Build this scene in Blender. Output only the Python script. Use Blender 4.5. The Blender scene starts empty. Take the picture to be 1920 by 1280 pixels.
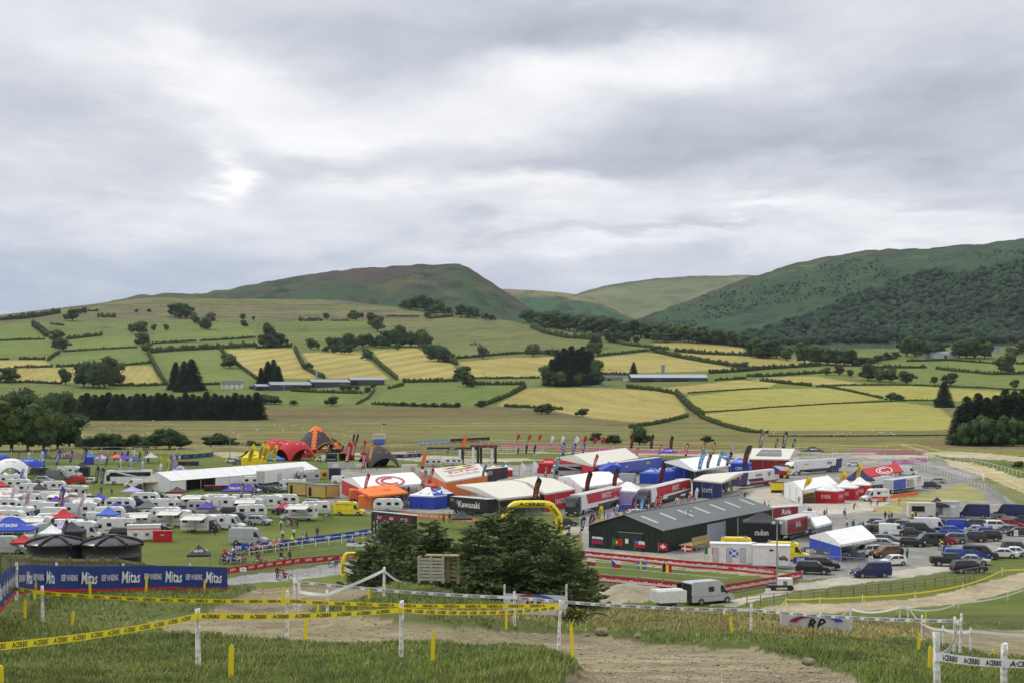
import bpy, math, random, zlib
import numpy as np
from math import radians, sin, cos, pi, atan2, sqrt
random.seed(7); RNG = np.random.default_rng(7)
F = 2666.7; YH = 730.0; ZC = 24.5          # lens in photo pixels, eye-level row, eye height over the paddock
scene = bpy.context.scene
COL = scene.collection

# ------------------------------------------------------------------ materials
_M = {}
def lin(c):
 return tuple(((x / 255.0) / 12.92 if x <= 10 else (((x / 255.0) + .055) / 1.055) ** 2.4) for x in c)
def mat(name, rgb, rough=.6, metal=0., var=.10, scale=3., coat=0., bump=0., trans=0.):
 """plain painted / cloth / plastic surface with a little procedural dirt"""
 if name in _M: return _M[name]
 m = bpy.data.materials.new(name); m.use_nodes = True; nt = m.node_tree; N = nt.nodes; L = nt.links
 b = N['Principled BSDF']; b.inputs['Roughness'].default_value = rough; b.inputs['Metallic'].default_value = metal
 if coat: b.inputs['Coat Weight'].default_value = coat
 tc = N.new('ShaderNodeTexCoord'); nz = N.new('ShaderNodeTexNoise'); nz.inputs['Scale'].default_value = scale; nz.inputs['Detail'].default_value = 4
 L.new(tc.outputs['Object'], nz.inputs['Vector'])
 rp = N.new('ShaderNodeMapRange'); rp.inputs[1].default_value = .3; rp.inputs[2].default_value = .7
 rp.inputs[3].default_value = 1 - var; rp.inputs[4].default_value = 1 + var * .6
 L.new(nz.outputs['Fac'], rp.inputs[0])
 mx = N.new('ShaderNodeVectorMath'); mx.operation = 'SCALE'; mx.inputs[0].default_value = rgb[:3]
 L.new(rp.outputs[0], mx.inputs['Scale']); L.new(mx.outputs[0], b.inputs['Base Color'])
 if bump:
  bp = N.new('ShaderNodeBump'); bp.inputs['Strength'].default_value = bump; L.new(nz.outputs['Fac'], bp.inputs['Height']); L.new(bp.outputs[0], b.inputs['Normal'])
 if trans:
  b.inputs['Transmission Weight'].default_value = trans
 _M[name] = m; return m
C = dict(white=(.74,.74,.73), cream=(.62,.60,.52), red=(.46,.010,.016), darkred=(.25,.01,.015), blue=(.02,.06,.42), navy=(.012,.018,.09), royal=(.014,.038,.19),
  midblue=(.05,.14,.55), purple=(.09,.035,.30), black=(.012,.012,.014), charcoal=(.035,.036,.04), grey=(.16,.165,.17), silver=(.42,.43,.44),
  lightgrey=(.5,.5,.5), orange=(.75,.17,.02), yellow=(.85,.66,.02), hiviz=(.72,.85,.03), green=(.02,.16,.05), teal=(.03,.3,.32), pink=(.7,.18,.4),
  lilac=(.42,.36,.62), brown=(.12,.05,.02), tan=(.42,.33,.2), skin=(.5,.29,.2), tyre=(.015,.015,.016), glass=(.02,.025,.03), mustard=(.62,.38,.06),
  skyblue=(.09,.30,.62), darkgreen=(.012,.03,.02), lime=(.22,.6,.05), maroon=(.12,.012,.02), denim=(.05,.08,.16), wood=(.24,.19,.11), bronze=(.22,.1,.035), slate=(.1,.12,.14))
def K(c):
 """a painted surface by colour word"""
 return mat('paint_' + c, C[c], .45, var=.10, scale=1.5, coat=.08)
def T(c):
 """tent cloth / banner cloth by colour word"""
 return mat('cloth_' + c, C[c], .75, var=.10, scale=1.2)
GLASS = mat('window_glass', C['glass'], .08, var=.05)
SCREEN = mat('windscreen_glass', (.10,.125,.135), .06, var=.1, scale=1.)
RUBBER = mat('rubber', C['tyre'], .8)
ALLOY = mat('alloy', (.38,.38,.39), .35, .6)
STEEL = mat('galvanised_steel', (.34,.35,.36), .45, .5)
LAMPG = mat('lamp_lens', (.7,.7,.68), .15)
TAILR = mat('tail_lamp', (.4,.01,.01), .2)
WHITEP = mat('whitewashed_wood', (.74,.73,.67), .85, var=.6, scale=9., bump=.4)
INK = mat('black_print', (.012,.012,.012), .6)

# ------------------------------------------------------------------ objects
def tag(o, label=None, cat=None, group=None, kind=None):
 if label: o['label'] = label
 if cat: o['category'] = cat
 if group: o['group'] = group
 if kind: o['kind'] = kind
 return o
def empty(name, loc, rz=0., label=None, cat=None, group=None):
 o = bpy.data.objects.new(name, None); COL.objects.link(o); o.location = loc; o.rotation_euler = (0, 0, rz); o.empty_display_size = .2
 return tag(o, label, cat, group)
def dup(root, loc, rz, label, group=None, scale=None):
 r = root.copy(); COL.objects.link(r); r.location = loc; r.rotation_euler = (0, 0, rz); r['label'] = label
 if group: r['group'] = group
 if scale: r.scale = scale
 for ch in root.children:
  c = ch.copy(); COL.objects.link(c); c.parent = r
  for g in ch.children:
   d = g.copy(); COL.objects.link(d); d.parent = c
 return r
_FONT = {}
def glyphs(s, bold=.012, shear=0.):
 k = (s, bold, shear)
 if k not in _FONT:
  cu = bpy.data.curves.new('t', 'FONT'); cu.body = s; cu.resolution_u = 1; cu.offset = bold; cu.shear = shear; cu.size = 1.
  ob = bpy.data.objects.new('t', cu); COL.objects.link(ob)
  dg = bpy.context.evaluated_depsgraph_get(); dg.update()
  me = bpy.data.meshes.new_from_object(ob.evaluated_get(dg))
  v = np.array([x.co[:2] for x in me.vertices]); f = [tuple(p.vertices) for p in me.polygons]
  bpy.data.meshes.remove(me); bpy.data.objects.remove(ob); bpy.data.curves.remove(cu)
  if len(v):
   mn = v.min(0); mx = v.max(0); v = (v - mn) / (mx[1] - mn[1]); w = (mx[0] - mn[0]) / (mx[1] - mn[1])
  else: w = 1
  _FONT[k] = (v, f, w)
 return _FONT[k]
class MB:
 def __init__(s): s.v = []; s.f = []; s.i = []; s.mats = []
 def mi(s, m):
  if m not in s.mats: s.mats.append(m)
  return s.mats.index(m)
 def add(s, vs, fs, m):
  o = len(s.v); s.v += [tuple(map(float, p)) for p in vs]; k = s.mi(m)
  for f in fs: s.f.append(tuple(o + j for j in f)); s.i.append(k)
  return s
 def box(s, c, d, m, rz=0., taper=1.):
  x, y, z = d[0]/2, d[1]/2, d[2]/2; vs = []
  for sz in (-1, 1):
   t = taper if sz > 0 else 1.
   for sx, sy in ((-1,-1),(1,-1),(1,1),(-1,1)):
    px, py = sx*x*t, sy*y*t
    vs.append((c[0]+px*cos(rz)-py*sin(rz), c[1]+px*sin(rz)+py*cos(rz), c[2]+sz*z))
  return s.add(vs, [(3,2,1,0),(4,5,6,7),(0,1,5,4),(1,2,6,5),(2,3,7,6),(3,0,4,7)], m)
 def prism(s, prof, y0, y1, m, yfun=None):
  """side profile [(x,z)] extruded across y; yfun(z) scales the half width"""
  n = len(prof); vs = []
  for y in (y0, y1):
   for x, z in prof: vs.append((x, y * (yfun(z) if yfun else 1.), z))
  fs = [tuple(range(n-1, -1, -1))[::-1], tuple(range(n, 2*n))[::-1]]
  fs += [(k, k+n, (k+1) % n + n, (k+1) % n) for k in range(n)]
  return s.add(vs, fs, m)
 def tube(s, p0, p1, r, m, n=6, r1=None, cap=True):
  p0 = np.array(p0, float); p1 = np.array(p1, float); d = p1 - p0; L = np.linalg.norm(d) or 1e-6; d /= L
  a = np.cross(d, (0,0,1) if abs(d[2]) < .9 else (1,0,0)); a /= np.linalg.norm(a); b = np.cross(d, a)
  r1 = r if r1 is None else r1; vs = []
  for p, rr in ((p0, r), (p1, r1)):
   for k in range(n):
    t = 2*pi*k/n; vs.append(p + (a*cos(t) + b*sin(t))*rr)
  fs = [(k, (k+1) % n, (k+1) % n + n, k+n) for k in range(n)]
  if cap: fs += [tuple(range(n))[::-1], tuple(range(n, 2*n))]
  return s.add(vs, fs, m)
 def quad(s, a, b, c, d, m): return s.add([a, b, c, d], [(0,1,2,3)], m)
 def poly(s, pts, m): return s.add(pts, [tuple(range(len(pts)))], m)
 def sheet(s, fn, nu, nv, m):
  """fn(i/nu, j/nv) -> point; m a material or m(i/nu, j/nv)"""
  vs = [fn(i/nu, j/nv) for j in range(nv+1) for i in range(nu+1)]; o = len(s.v); s.v += [tuple(map(float, p)) for p in vs]
  for j in range(nv):
   for i in range(nu):
    mm = m((i+.5)/nu, (j+.5)/nv) if callable(m) and not hasattr(m, 'node_tree') else m
    a = o + j*(nu+1) + i; s.f.append((a, a+1, a+nu+2, a+nu+1)); s.i.append(s.mi(mm))
  return s
 def text(s, t, o, ux, uz, h, m, bold=.012, shear=0., center=True, width=None, mirror=False):
  """lettering lying in the plane ux,uz whose middle (or left foot) is o"""
  v, f, w = glyphs(t, bold, shear); ux = np.array(ux, float); uz = np.array(uz, float); ux /= np.linalg.norm(ux); uz /= np.linalg.norm(uz)
  o = np.array(o, float); k = (width / (w*h)) if width else 1.; x = v[:,0]*h*k; z = v[:,1]*h
  if center: x = x - w*h*k/2; z = z - h/2
  if mirror: x = -x
  P = o + x[:,None]*ux + z[:,None]*uz
  return s.add(P, f, m)
 def build(s, name, parent=None, smooth=False, loc=None):
  me = bpy.data.meshes.new(name); me.from_pydata(s.v, [], s.f)
  for m in s.mats: me.materials.append(m)
  me.polygons.foreach_set('material_index', s.i)
  if smooth: me.polygons.foreach_set('use_smooth', [True]*len(s.f))
  me.update(); o = bpy.data.objects.new(name, me); COL.objects.link(o)
  if parent is not None: o.parent = parent
  if loc is not None: o.location = loc
  return o
def npmesh(name, V, Fa, mats, smooth=False, midx=None, attrs=()):
 """big mesh from numpy arrays (all faces same size)"""
 me = bpy.data.meshes.new(name); n = len(V); k = Fa.shape[1]; me.vertices.add(n); me.vertices.foreach_set('co', V.astype(np.float32).ravel())
 me.loops.add(Fa.size); me.loops.foreach_set('vertex_index', Fa.astype(np.int32).ravel())
 me.polygons.add(len(Fa)); me.polygons.foreach_set('loop_start', np.arange(0, Fa.size, k, dtype=np.int32))
 for m in mats: me.materials.append(m)
 if midx is not None: me.polygons.foreach_set('material_index', midx.astype(np.int32))
 if smooth: me.polygons.foreach_set('use_smooth', np.ones(len(Fa), bool))
 me.update(calc_edges=True)
 for nm, ty, arr in attrs:
  a = me.attributes.new(nm, ty, 'POINT'); a.data.foreach_set('color' if 'COLOR' in ty else 'value', arr.astype(np.float32).ravel())
 return me

# ------------------------------------------------------------------ terrain function
def smooth1(a, sig, ax):
 if sig <= 0: return a
 r = int(3*sig) + 1; k = np.exp(-.5*(np.arange(-r, r+1)/sig)**2); k /= k.sum()
 pad = [(0,0)]*a.ndim; pad[ax] = (r, r); b = np.pad(a, pad, mode='edge')
 return np.apply_along_axis(lambda x: np.convolve(x, k, 'valid'), ax, b)
HILLC = {
 -900: [(0,1.7),(18,4.0),(29,5.6),(43,7.2),(58,8.2),(75,10.4),(100,14.5),(125,17),(165,24.5)],
 0:   [(0,1.7),(18,4.1),(29,5.8),(43,7.0),(50,8.0),(58,8.3),(68,9.6),(76,11.0),(100,15),(123,17),(150,17.6),(170,24.5)],
 260: [(0,1.7),(18,4.1),(29,5.8),(43,7.6),(50,8.25),(58,8.2),(68,9.3),(76,10.6),(100,14.6),(123,16.8),(148,17.6),(165,24.5)],
 430: [(0,1.7),(18,4.1),(29,5.8),(43,7.45),(58,8.5),(72,9.9),(80,11.3),(100,16.0),(123,20),(150,24.5)],
 560: [(0,1.7),(18,4.1),(29,5.7),(43,7.4),(57,8.4),(66,9.2),(75,10.0),(84,11.7),(110,18.5),(145,24.5)],
 700: [(0,1.7),(18,4.1),(29,5.8),(43,7.3),(57,8.0),(64,8.6),(72,9.6),(84,12.0),(110,18.0),(145,24.5)],
 815: [(0,1.7),(18,4.1),(29,5.8),(43,7.5),(57,7.75),(63,8.6),(75,10.8),(90,13.1),(110,17.5),(145,24.5)],
 950: [(0,1.7),(18,4.1),(29,5.8),(43,7.7),(58,9.5),(75,11.5),(90,13.3),(108,16.3),(148,24.5)],
 1100:[(0,1.7),(18,4.1),(29,5.8),(43,7.7),(60,10.1),(85,13.4),(105,16.3),(125,20.5),(150,24.5)],
 1440:[(0,1.7),(18,4.2),(29,5.8),(43,7.8),(61,10.4),(85,13.6),(106,16.6),(130,21.5),(158,24.5)],
 1690:[(0,1.7),(18,4.2),(29,6.0),(42,7.9),(61,10.9),(80,14.0),(107,17.6),(138,22.0),(165,24.5)],
 1920:[(0,1.7),(18,4.3),(29,6.2),(42,8.3),(61,11.6),(74,13.7),(107,18.2),(138,22.0),(165,24.5)],
 2900:[(0,1.7),(18,4.3),(29,6.2),(42,8.5),(74,14),(107,18.2),(138,22.0),(165,24.5)]}
TU = np.arange(-900, 2901, 20.); TD = np.arange(0, 321, 1.)
_ks = sorted(HILLC); _rows = np.array([np.interp(TD, *zip(*(HILLC[k] + [(320, 24.5)]))) for k in _ks])
_rows = smooth1(_rows, 2.2, 1)
TAB = np.array([[0.]*len(TD)]*len(TU))
for j in range(len(TD)): TAB[:, j] = np.interp(TU, _ks, _rows[:, j])
TAB = smooth1(TAB, 2.0, 0); TAB[:, 300:] = 24.5
FD = np.array([600,800,1000,1150,1300,1400,1600,1800,2000,2200,2400,2600,2800,3000,3400.])
FY = np.array([838.9,811,790,775,758,738,705,678,655,635,617,600,585,565,540.])
CREST = [(-900,625),(-300,610),(0,590),(60,583),(130,575),(200,567),(250,560),(300,557),(420,560),(560,561),(640,563),(700,571),(760,578),(850,588),(930,598),(1000,606),(1060,618),(1130,628),(1250,636),(1420,648),(1500,655),(1700,652),(1920,648),(2900,645)]
_cu, _cy = zip(*CREST)
_Dg = np.arange(600, 3401, 10.); _Yg = smooth1(np.interp(_Dg, FD, FY), 4, 0)
def terrain_z(u, D):
 """ground height above the paddock for pixel column u (vector) at depth D (vector)"""
 u = np.asarray(u, float); D = np.asarray(D, float)
 iu = np.clip((u + 900) / 20., 0, len(TU)-1.001); idd = np.clip(D, 0, 319.999)
 a = iu.astype(int); b = idd.astype(int); fa = iu - a; fb = idd - b
 drop = (TAB[a, b]*(1-fa)*(1-fb) + TAB[a+1, b]*fa*(1-fb) + TAB[a, b+1]*(1-fa)*fb + TAB[a+1, b+1]*fa*fb)
 z = ZC - drop
 yy = np.interp(D, _Dg, _Yg); zf = ZC - (yy - YH)*D/F
 yc = np.interp(u, _cu, _cy); Dc = np.interp(-yc, -_Yg, _Dg)
 zc = ZC - (yc - YH)*Dc/F
 over = np.maximum(D - Dc, 0)
 zf = np.where(D > Dc, zc - .05*over - .00006*over**2, zf)
 zf = np.maximum(zf, -40)
 w = np.clip((D - 560)/120., 0, 1); w = w*w*(3-2*w)
 return np.where(D > 320, z*(1-w) + zf*w, z)
def world(u, D, z=None):
 if z is None: z = float(terrain_z(u, D))
 return ((u - 960)*D/F, D, z)
_scan = np.concatenate([np.arange(8, 330, .25), np.arange(330, 3400, 2.)])
def G(u, y, dmin=8.):
 """ground point seen at pixel (u,y) of the photo"""
 Y = YH + F*(ZC - terrain_z(np.full(_scan.shape, u), _scan))/_scan
 ok = np.where((Y <= y) & (_scan >= dmin))[0]
 D = _scan[ok[0]] if len(ok) else _scan[_scan >= 330][np.argmin(Y[_scan >= 330])]
 return world(u, float(D))
def Gp(u, y):
 """paddock plain point (beyond the brow of the hill)"""
 if y < 838: return G(u, y, 330)
 D = ZC*F/(y - YH); return ((u-960)*D/F, D, float(terrain_z(u, D)))
def Hh(u, y, z):
 """point at height z above the paddock seen at pixel (u,y)"""
 D = (ZC - z)*F/(y - YH); return ((u-960)*D/F, D, z)

# ------------------------------------------------------------------ camera
cam = bpy.data.cameras.new('camera'); co = bpy.data.objects.new('camera', cam); COL.objects.link(co)
co.location = (0, 0, ZC); co.rotation_euler = (radians(90), 0, 0); cam.sensor_width = 36.; cam.lens = F/1920*36
cam.shift_y = (YH - 640)/1920.; cam.clip_start = .5; cam.clip_end = 30000
scene.camera = co
scene.view_settings.view_transform = 'Standard'; scene.view_settings.look = 'None'; scene.view_settings.gamma = 1; scene.view_settings.exposure = .1
scene.render.resolution_x = 1024; scene.render.resolution_y = 682
scene.cycles.max_bounces = 4; scene.cycles.diffuse_bounces = 2; scene.cycles.glossy_bounces = 2; scene.cycles.transmission_bounces = 2; scene.cycles.volume_bounces = 0
scene.cycles.use_denoising = True
try: scene.cycles.denoiser = 'OPENIMAGEDENOISE'
except Exception: pass

# ------------------------------------------------------------------ sky
SUN_EL, SUN_AZ = radians(48), radians(-60)      # azimuth from +Y towards +X
wd = bpy.data.worlds.new('World'); scene.world = wd; wd.use_nodes = True; nt = wd.node_tree; N = nt.nodes; L = nt.links; N.clear()
def nd(t, **kw):
 n = N.new(t)
 for k, v in kw.items(): setattr(n, k, v)
 return n
def _in(n, i, v):
 if hasattr(v, 'is_output') or isinstance(v, bpy.types.NodeSocket): L.new(v, n.inputs[i])
 else: n.inputs[i].default_value = v
def mth(op, a, b=None, c=None, clamp=False):
 n = nd('ShaderNodeMath', operation=op); n.use_clamp = clamp; _in(n, 0, a)
 if b is not None: _in(n, 1, b)
 if c is not None: _in(n, 2, c)
 return n.outputs[0]
def mixc(f, a, b):
 n = nd('ShaderNodeMix', data_type='RGBA'); n.clamp_factor = True
 L.new(f, n.inputs[0]) if not isinstance(f, float) else setattr(n.inputs[0], 'default_value', f)
 for i, v in ((6, a), (7, b)):
  if isinstance(v, tuple): n.inputs[i].default_value = (*v, 1)
  else: L.new(v, n.inputs[i])
 return n.outputs[2]
tc = nd('ShaderNodeTexCoord'); sp = nd('ShaderNodeSeparateXYZ'); L.new(tc.outputs['Generated'], sp.inputs[0])
X_, Y_, Z_ = sp.outputs
az = mth('ARCTAN2', X_, Y_); el = mth('ARCSINE', Z_)
den = mth('ADD', mth('MAXIMUM', Z_, 0.0), .15)
cp = nd('ShaderNodeCombineXYZ'); L.new(mth('DIVIDE', X_, den), cp.inputs[0]); L.new(mth('DIVIDE', Y_, den), cp.inputs[1])
def fbm(vec, scale, detail, dist=0., off=(0,0,0), rough=.5):
 mp = nd('ShaderNodeMapping'); L.new(vec, mp.inputs[0]); mp.inputs['Location'].default_value = off; mp.inputs['Scale'].default_value = scale
 n = nd('ShaderNodeTexNoise'); n.inputs['Scale'].default_value = 1.; n.inputs['Detail'].default_value = detail; n.inputs['Roughness'].default_value = rough
 n.inputs['Distortion'].default_value = dist; L.new(mp.outputs[0], n.inputs['Vector']); return n.outputs['Fac']
w1 = fbm(cp.outputs[0], (2.,1.8,1), 6, .3, (3.1,1.7,0), .58); w2 = fbm(cp.outputs[0], (2.,1.8,1), 6, .3, (9.3,4.2,0), .58)
azw = mth('ADD', az, mth('MULTIPLY', mth('SUBTRACT', w1, .5), .22)); elw = mth('ADD', el, mth('MULTIPLY', mth('SUBTRACT', w2, .5), .085))
def blob(u, y, su, sy, amp, tilt=0.):
 a0 = math.atan((u-960)/F); e0 = math.atan((YH-y)/F*cos(a0)); dx = mth('SUBTRACT', azw, a0); dy = mth('SUBTRACT', elw, e0)
 if tilt: dy = mth('SUBTRACT', dy, mth('MULTIPLY', dx, tilt))
 q = mth('ADD', mth('POWER', mth('ABSOLUTE', mth('MULTIPLY', dx, F/su)), 2.), mth('POWER', mth('ABSOLUTE', mth('MULTIPLY', dy, F/sy)), 2.))
 return mth('MULTIPLY', mth('EXPONENT', mth('MULTIPLY', q, -1.)), amp)
tot = None
BLOBS = [ # u, y, half widths in photo pixels, brightness, tilt
 (365,330,55,40,.30),(370,130,170,60,.16,-.3),(560,190,160,60,.10),(700,265,260,40,.10),(980,110,150,60,.13),(1270,105,120,60,.12,.2),(1150,150,300,50,.10),
 (0,190,230,50,-.10),(160,280,200,40,-.02),(600,60,340,60,-.10),(900,75,160,50,-.08),(760,130,170,50,-.08,.1),(1060,30,200,50,-.12),(1330,30,180,35,-.15),
 (1750,60,230,80,-.03),(1620,150,260,50,-.14),(1880,170,180,60,-.10),(1400,230,260,50,-.12),(1100,300,220,30,-.10),(1430,300,260,45,-.14,.0),(1750,280,260,60,-.12),
 (600,330,190,35,-.11,.1),(840,300,150,30,-.08),(150,370,180,30,-.08),(60,420,200,18,-.06),(1060,340,150,25,.14),(820,370,330,35,.11),(300,400,260,40,.07),(640,430,260,25,.05),
 (1420,390,130,20,.13),(1200,420,260,14,-.10),(1740,380,200,20,.08),(1850,350,150,25,-.06),(1680,440,260,22,.10),(1240,450,200,18,.07),(1050,445,160,20,.10),(30,520,70,25,.12),
 (900,420,130,14,-.06),(980,230,140,30,.05),(220,90,120,50,.07),(90,230,60,16,.05),(420,235,200,22,.06)]
for b in BLOBS:
 v = blob(*b); tot = v if tot is None else mth('ADD', tot, v)
n1 = fbm(cp.outputs[0], (1.5,1.25,1), 8, .25, (1.3,7.7,0), .55); n2 = fbm(cp.outputs[0], (4.5,4.2,1), 7, .3, (5.3,2.7,0), .6)
lum = mth('ADD', mth('ADD', mth('MULTIPLY', tot, 1.15), .73), mth('ADD', mth('MULTIPLY', mth('SUBTRACT', n1, .5), .42), mth('MULTIPLY', mth('SUBTRACT', n2, .5), .22)))
# overcast skies are brighter overhead
up = mth('MULTIPLY', mth('POWER', mth('MAXIMUM', mth('SUBTRACT', el, .30), 0.), 1.), .60)
lum = mth('ADD', lum, up); lum = mth('MAXIMUM', lum, .46)
warm = mixc(mth('MULTIPLY', mth('SUBTRACT', lum, .46), 2.6, clamp=True), (.88,.96,1.12), (.985,.995,1.03))
sc = nd('ShaderNodeVectorMath', operation='SCALE'); L.new(warm, sc.inputs[0]); L.new(mth('MULTIPLY', lum, 10.), sc.inputs['Scale'])
sky = nd('ShaderNodeTexSky', sky_type='NISHITA'); sky.sun_disc = False; sky.sun_elevation = SUN_EL; sky.sun_rotation = SUN_AZ; sky.air_density = 1.2; sky.dust_density = 2.
skb = nd('ShaderNodeVectorMath', operation='MULTIPLY'); L.new(sky.outputs[0], skb.inputs[0]); skb.inputs[1].default_value = (.55,.55,.6)
# blue haze band low over the hills, mostly to the left, where the cover thins
hz = mth('EXPONENT', mth('MULTIPLY', mth('POWER', mth('ABSOLUTE', mth('MULTIPLY', mth('SUBTRACT', elw, .066), 1/.030)), 2.), -1.))
lf = mth('ADD', mth('MULTIPLY', az, -1.1), .50, clamp=True)
gap = mth('MULTIPLY', hz, lf, clamp=True)
blue = nd('ShaderNodeVectorMath', operation='SCALE'); blue.inputs[0].default_value = (.50,.58,.74); L.new(mth('ADD', mth('MULTIPLY', n2, 3.0), 7.6), blue.inputs['Scale'])
skymix = mixc(.12, blue.outputs[0], skb.outputs[0])
fin = mixc(mth('MULTIPLY', gap, 1.1, clamp=True), sc.outputs[0], skymix)
bg = nd('ShaderNodeBackground'); L.new(fin, bg.inputs[0]); bg.inputs[1].default_value = .1
out = nd('ShaderNodeOutputWorld'); L.new(bg.outputs[0], out.inputs[0])
wd.cycles.sampling_method = 'MANUAL'; wd.cycles.sample_map_resolution = 512
sl = bpy.data.lights.new('sun', 'SUN'); sl.energy = 1.5; sl.angle = radians(10); sl.color = (1, .97, .92)
so = bpy.data.objects.new('sun', sl); COL.objects.link(so)
so.rotation_euler = (pi/2 - SUN_EL, 0, -SUN_AZ + pi)  # lamp shines from azimuth SUN_AZ
# ------------------------------------------------------------------ noise + masks
def _hash(ix, iy, s):
 h = (ix.astype(np.int64)*374761393 + iy.astype(np.int64)*668265263 + s*974711) & 0x7fffffff
 h = (h ^ (h >> 13))*1274126177 & 0x7fffffff
 return ((h ^ (h >> 16)) & 0xffff)/65535.
def vnoise(x, y, s=0, oct=3, rough=.5):
 t = np.zeros(np.shape(x)); a = 1.; tot = 0
 for o in range(oct):
  fx = np.floor(x); fy = np.floor(y); dx = x - fx; dy = y - fy; dx = dx*dx*(3-2*dx); dy = dy*dy*(3-2*dy)
  h = lambda i, j: _hash(fx+i, fy+j, s+o*17)
  t += a*((h(0,0)*(1-dx) + h(1,0)*dx)*(1-dy) + (h(0,1)*(1-dx) + h(1,1)*dx)*dy); tot += a; a *= rough; x = x*2.03+11.3; y = y*2.03+5.1
 return t/tot
def inpoly(U, Y, poly):
 px = [p[0] for p in poly]; py = [p[1] for p in poly]; r = np.zeros(U.shape, bool)
 bb = np.where((U >= min(px)) & (U <= max(px)) & (Y >= min(py)) & (Y <= max(py)))[0]
 if not len(bb): return r
 u = U[bb]; y = Y[bb]; c = np.zeros(len(bb), bool); n = len(poly); j = n - 1
 for i in range(n):
  xi, yi = poly[i]; xj, yj = poly[j]
  if yi != yj: c ^= ((yi > y) != (yj > y)) & (u < (xj-xi)*(y-yi)/(yj-yi) + xi)
  j = i
 r[bb] = c; return r
# terrain grid: columns fan out from the eye, rows get denser where the ground shows
cols = np.concatenate([np.arange(-900, -60, 14.), np.arange(-60, 1981, 3.), np.arange(1992, 2900, 14.)])
r = [3., 6., 8., 10., 11., 12.]
while r[-1] < 60: r.append(r[-1] + max(.10, .00034*r[-1]**2))
while r[-1] < 168: r.append(r[-1] + .5)
y = YH + F*ZC/r[-1]
while y > 840: y -= 1.3; r.append(F*ZC/(y - YH))
_yy = 838.
while _yy > 556: _yy -= 1.15; r.append(float(np.interp(-_yy, -_Yg, _Dg)))
r = sorted(set(round(v, 3) for v in r)) + [3500, 4200, 5500, 8000, 12000]
rowsD = np.array(r)
UU, DD = np.meshgrid(cols, rowsD); UU = UU.ravel(); DD = DD.ravel()
ZZ = terrain_z(UU, DD); XX = (UU-960)*DD/F
YP = YH + F*(ZC - ZZ)/DD
near = DD < 140
jn = vnoise(XX*.9, DD*.9, 3, 3) - .5; jn2 = vnoise(XX*.9+40, DD*.9+9, 5, 3) - .5
UJ = UU + jn*np.where(near, 900/DD, 900/DD); YJ = YP + jn2*np.where(near, 12, 5.)*np.where(near, 30/np.maximum(DD,18), 1.)
N1 = vnoise(XX*.05, DD*.05, 21, 4); N2 = vnoise(XX*.4, DD*.25, 31, 4); N3 = vnoise(XX*.012, DD*.004, 41, 4)
def cc(*c): return np.array(c)
tint = np.zeros((len(UU), 3)); dirt = np.zeros(len(UU)); hay = np.zeros(len(UU)); stripe = np.zeros(len(UU)); lush = np.zeros(len(UU))
GR1 = cc(.078,.110,.020); GR2 = cc(.130,.152,.032)
tint[:] = GR1 + (GR2-GR1)*np.clip(N1*1.6-.3, 0, 1)[:,None]
def paint(mask, c1, c2=None, n=N2, d=0.):
 a = cc(*c1); b = cc(*(c2 or c1)); t = np.clip((n[mask]-.5)*1.7+.5, 0, 1)[:,None]
 tint[mask] = a + (b-a)*t; dirt[mask] = d
SOIL = (.165,.137,.078); SOIL2 = (.285,.243,.148); GRAV = (.20,.195,.175); GRAV2 = (.29,.28,.245)
plain = (~near) & (DD < 600)
# paddock plain
YARD = [(1085,965),(1095,1034),(1170,1030),(1240,1046),(1340,1056),(1500,1074),(1530,1084),(1600,1082),(1700,1072),(1790,1057),(1830,1035),(1930,1032),(2300,1032),(2300,960),(1930,950),(1890,912),(1850,893),(1790,872),(1720,858),(1640,850),(1560,850),(1300,862),(1100,868),(900,872),(640,880),(600,932),(640,958),(700,962),(1000,962)]
paint(plain & inpoly(UJ, YJ, YARD), GRAV, GRAV2, N2, .7)
paint(plain & inpoly(UJ, YJ, [(1040,985),(1105,985),(1105,1000),(1040,1000)]), (.4,.36,.28), GRAV2, N2, .7)
paint(plain & inpoly(UJ, YJ, [(1295,905),(1540,915),(1545,945),(1700,925),(1650,955),(1560,965),(1450,960),(1390,935),(1280,925)]), (.37,.34,.28), (.46,.42,.34), N2, .8)
paint(plain & inpoly(UJ, YJ, [(1640,952),(1690,932),(1760,918),(1812,905),(1848,925),(1846,940),(1700,944),(1690,962),(1640,962)]), (.24,.235,.08), (.32,.30,.14), N2, .1)
paint(plain & inpoly(UJ, YJ, [(1820,900),(1850,905),(1900,940),(1960,980),(1960,940),(1880,910),(1850,890)]), (.12,.14,.04), (.2,.2,.07), N2)
paint(plain & inpoly(UJ, YJ, [(1850,908),(1930,925),(1990,950),(1990,962),(1900,940)]), (.10,.13,.035), (.2,.2,.08), N2)
paint(plain & inpoly(UJ, YJ, [(1100,1030),(1200,1030),(1290,1050),(1345,1054),(1500,1078),(1508,1088),(1250,1064),(1100,1046),(1060,1034)]), (.42,.35,.23), (.34,.3,.22), N2, .8)
paint(plain & inpoly(UJ, YJ, [(1100,1022),(1200,1024),(1290,1040),(1280,1044),(1200,1034),(1100,1034)]), (.24,.24,.235), (.3,.3,.29), N2, .8)
ROAD = [(1330,1134),(1420,1113),(1500,1093),(1560,1083),(1640,1074),(1700,1066),(1800,1052),(1830,1046),(1822,1060),(1760,1072),(1690,1084),(1600,1094),(1500,1106),(1420,1124),(1380,1136)]
paint(plain & inpoly(UU, YJ, ROAD), (.36,.34,.28), (.42,.39,.32), N2, .6)
paint(plain & inpoly(UJ, YJ, [(1500,1066),(1560,1062),(1660,1064),(1560,1078),(1500,1090)]), (.22,.215,.21), (.28,.27,.25), N2, .7)
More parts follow.
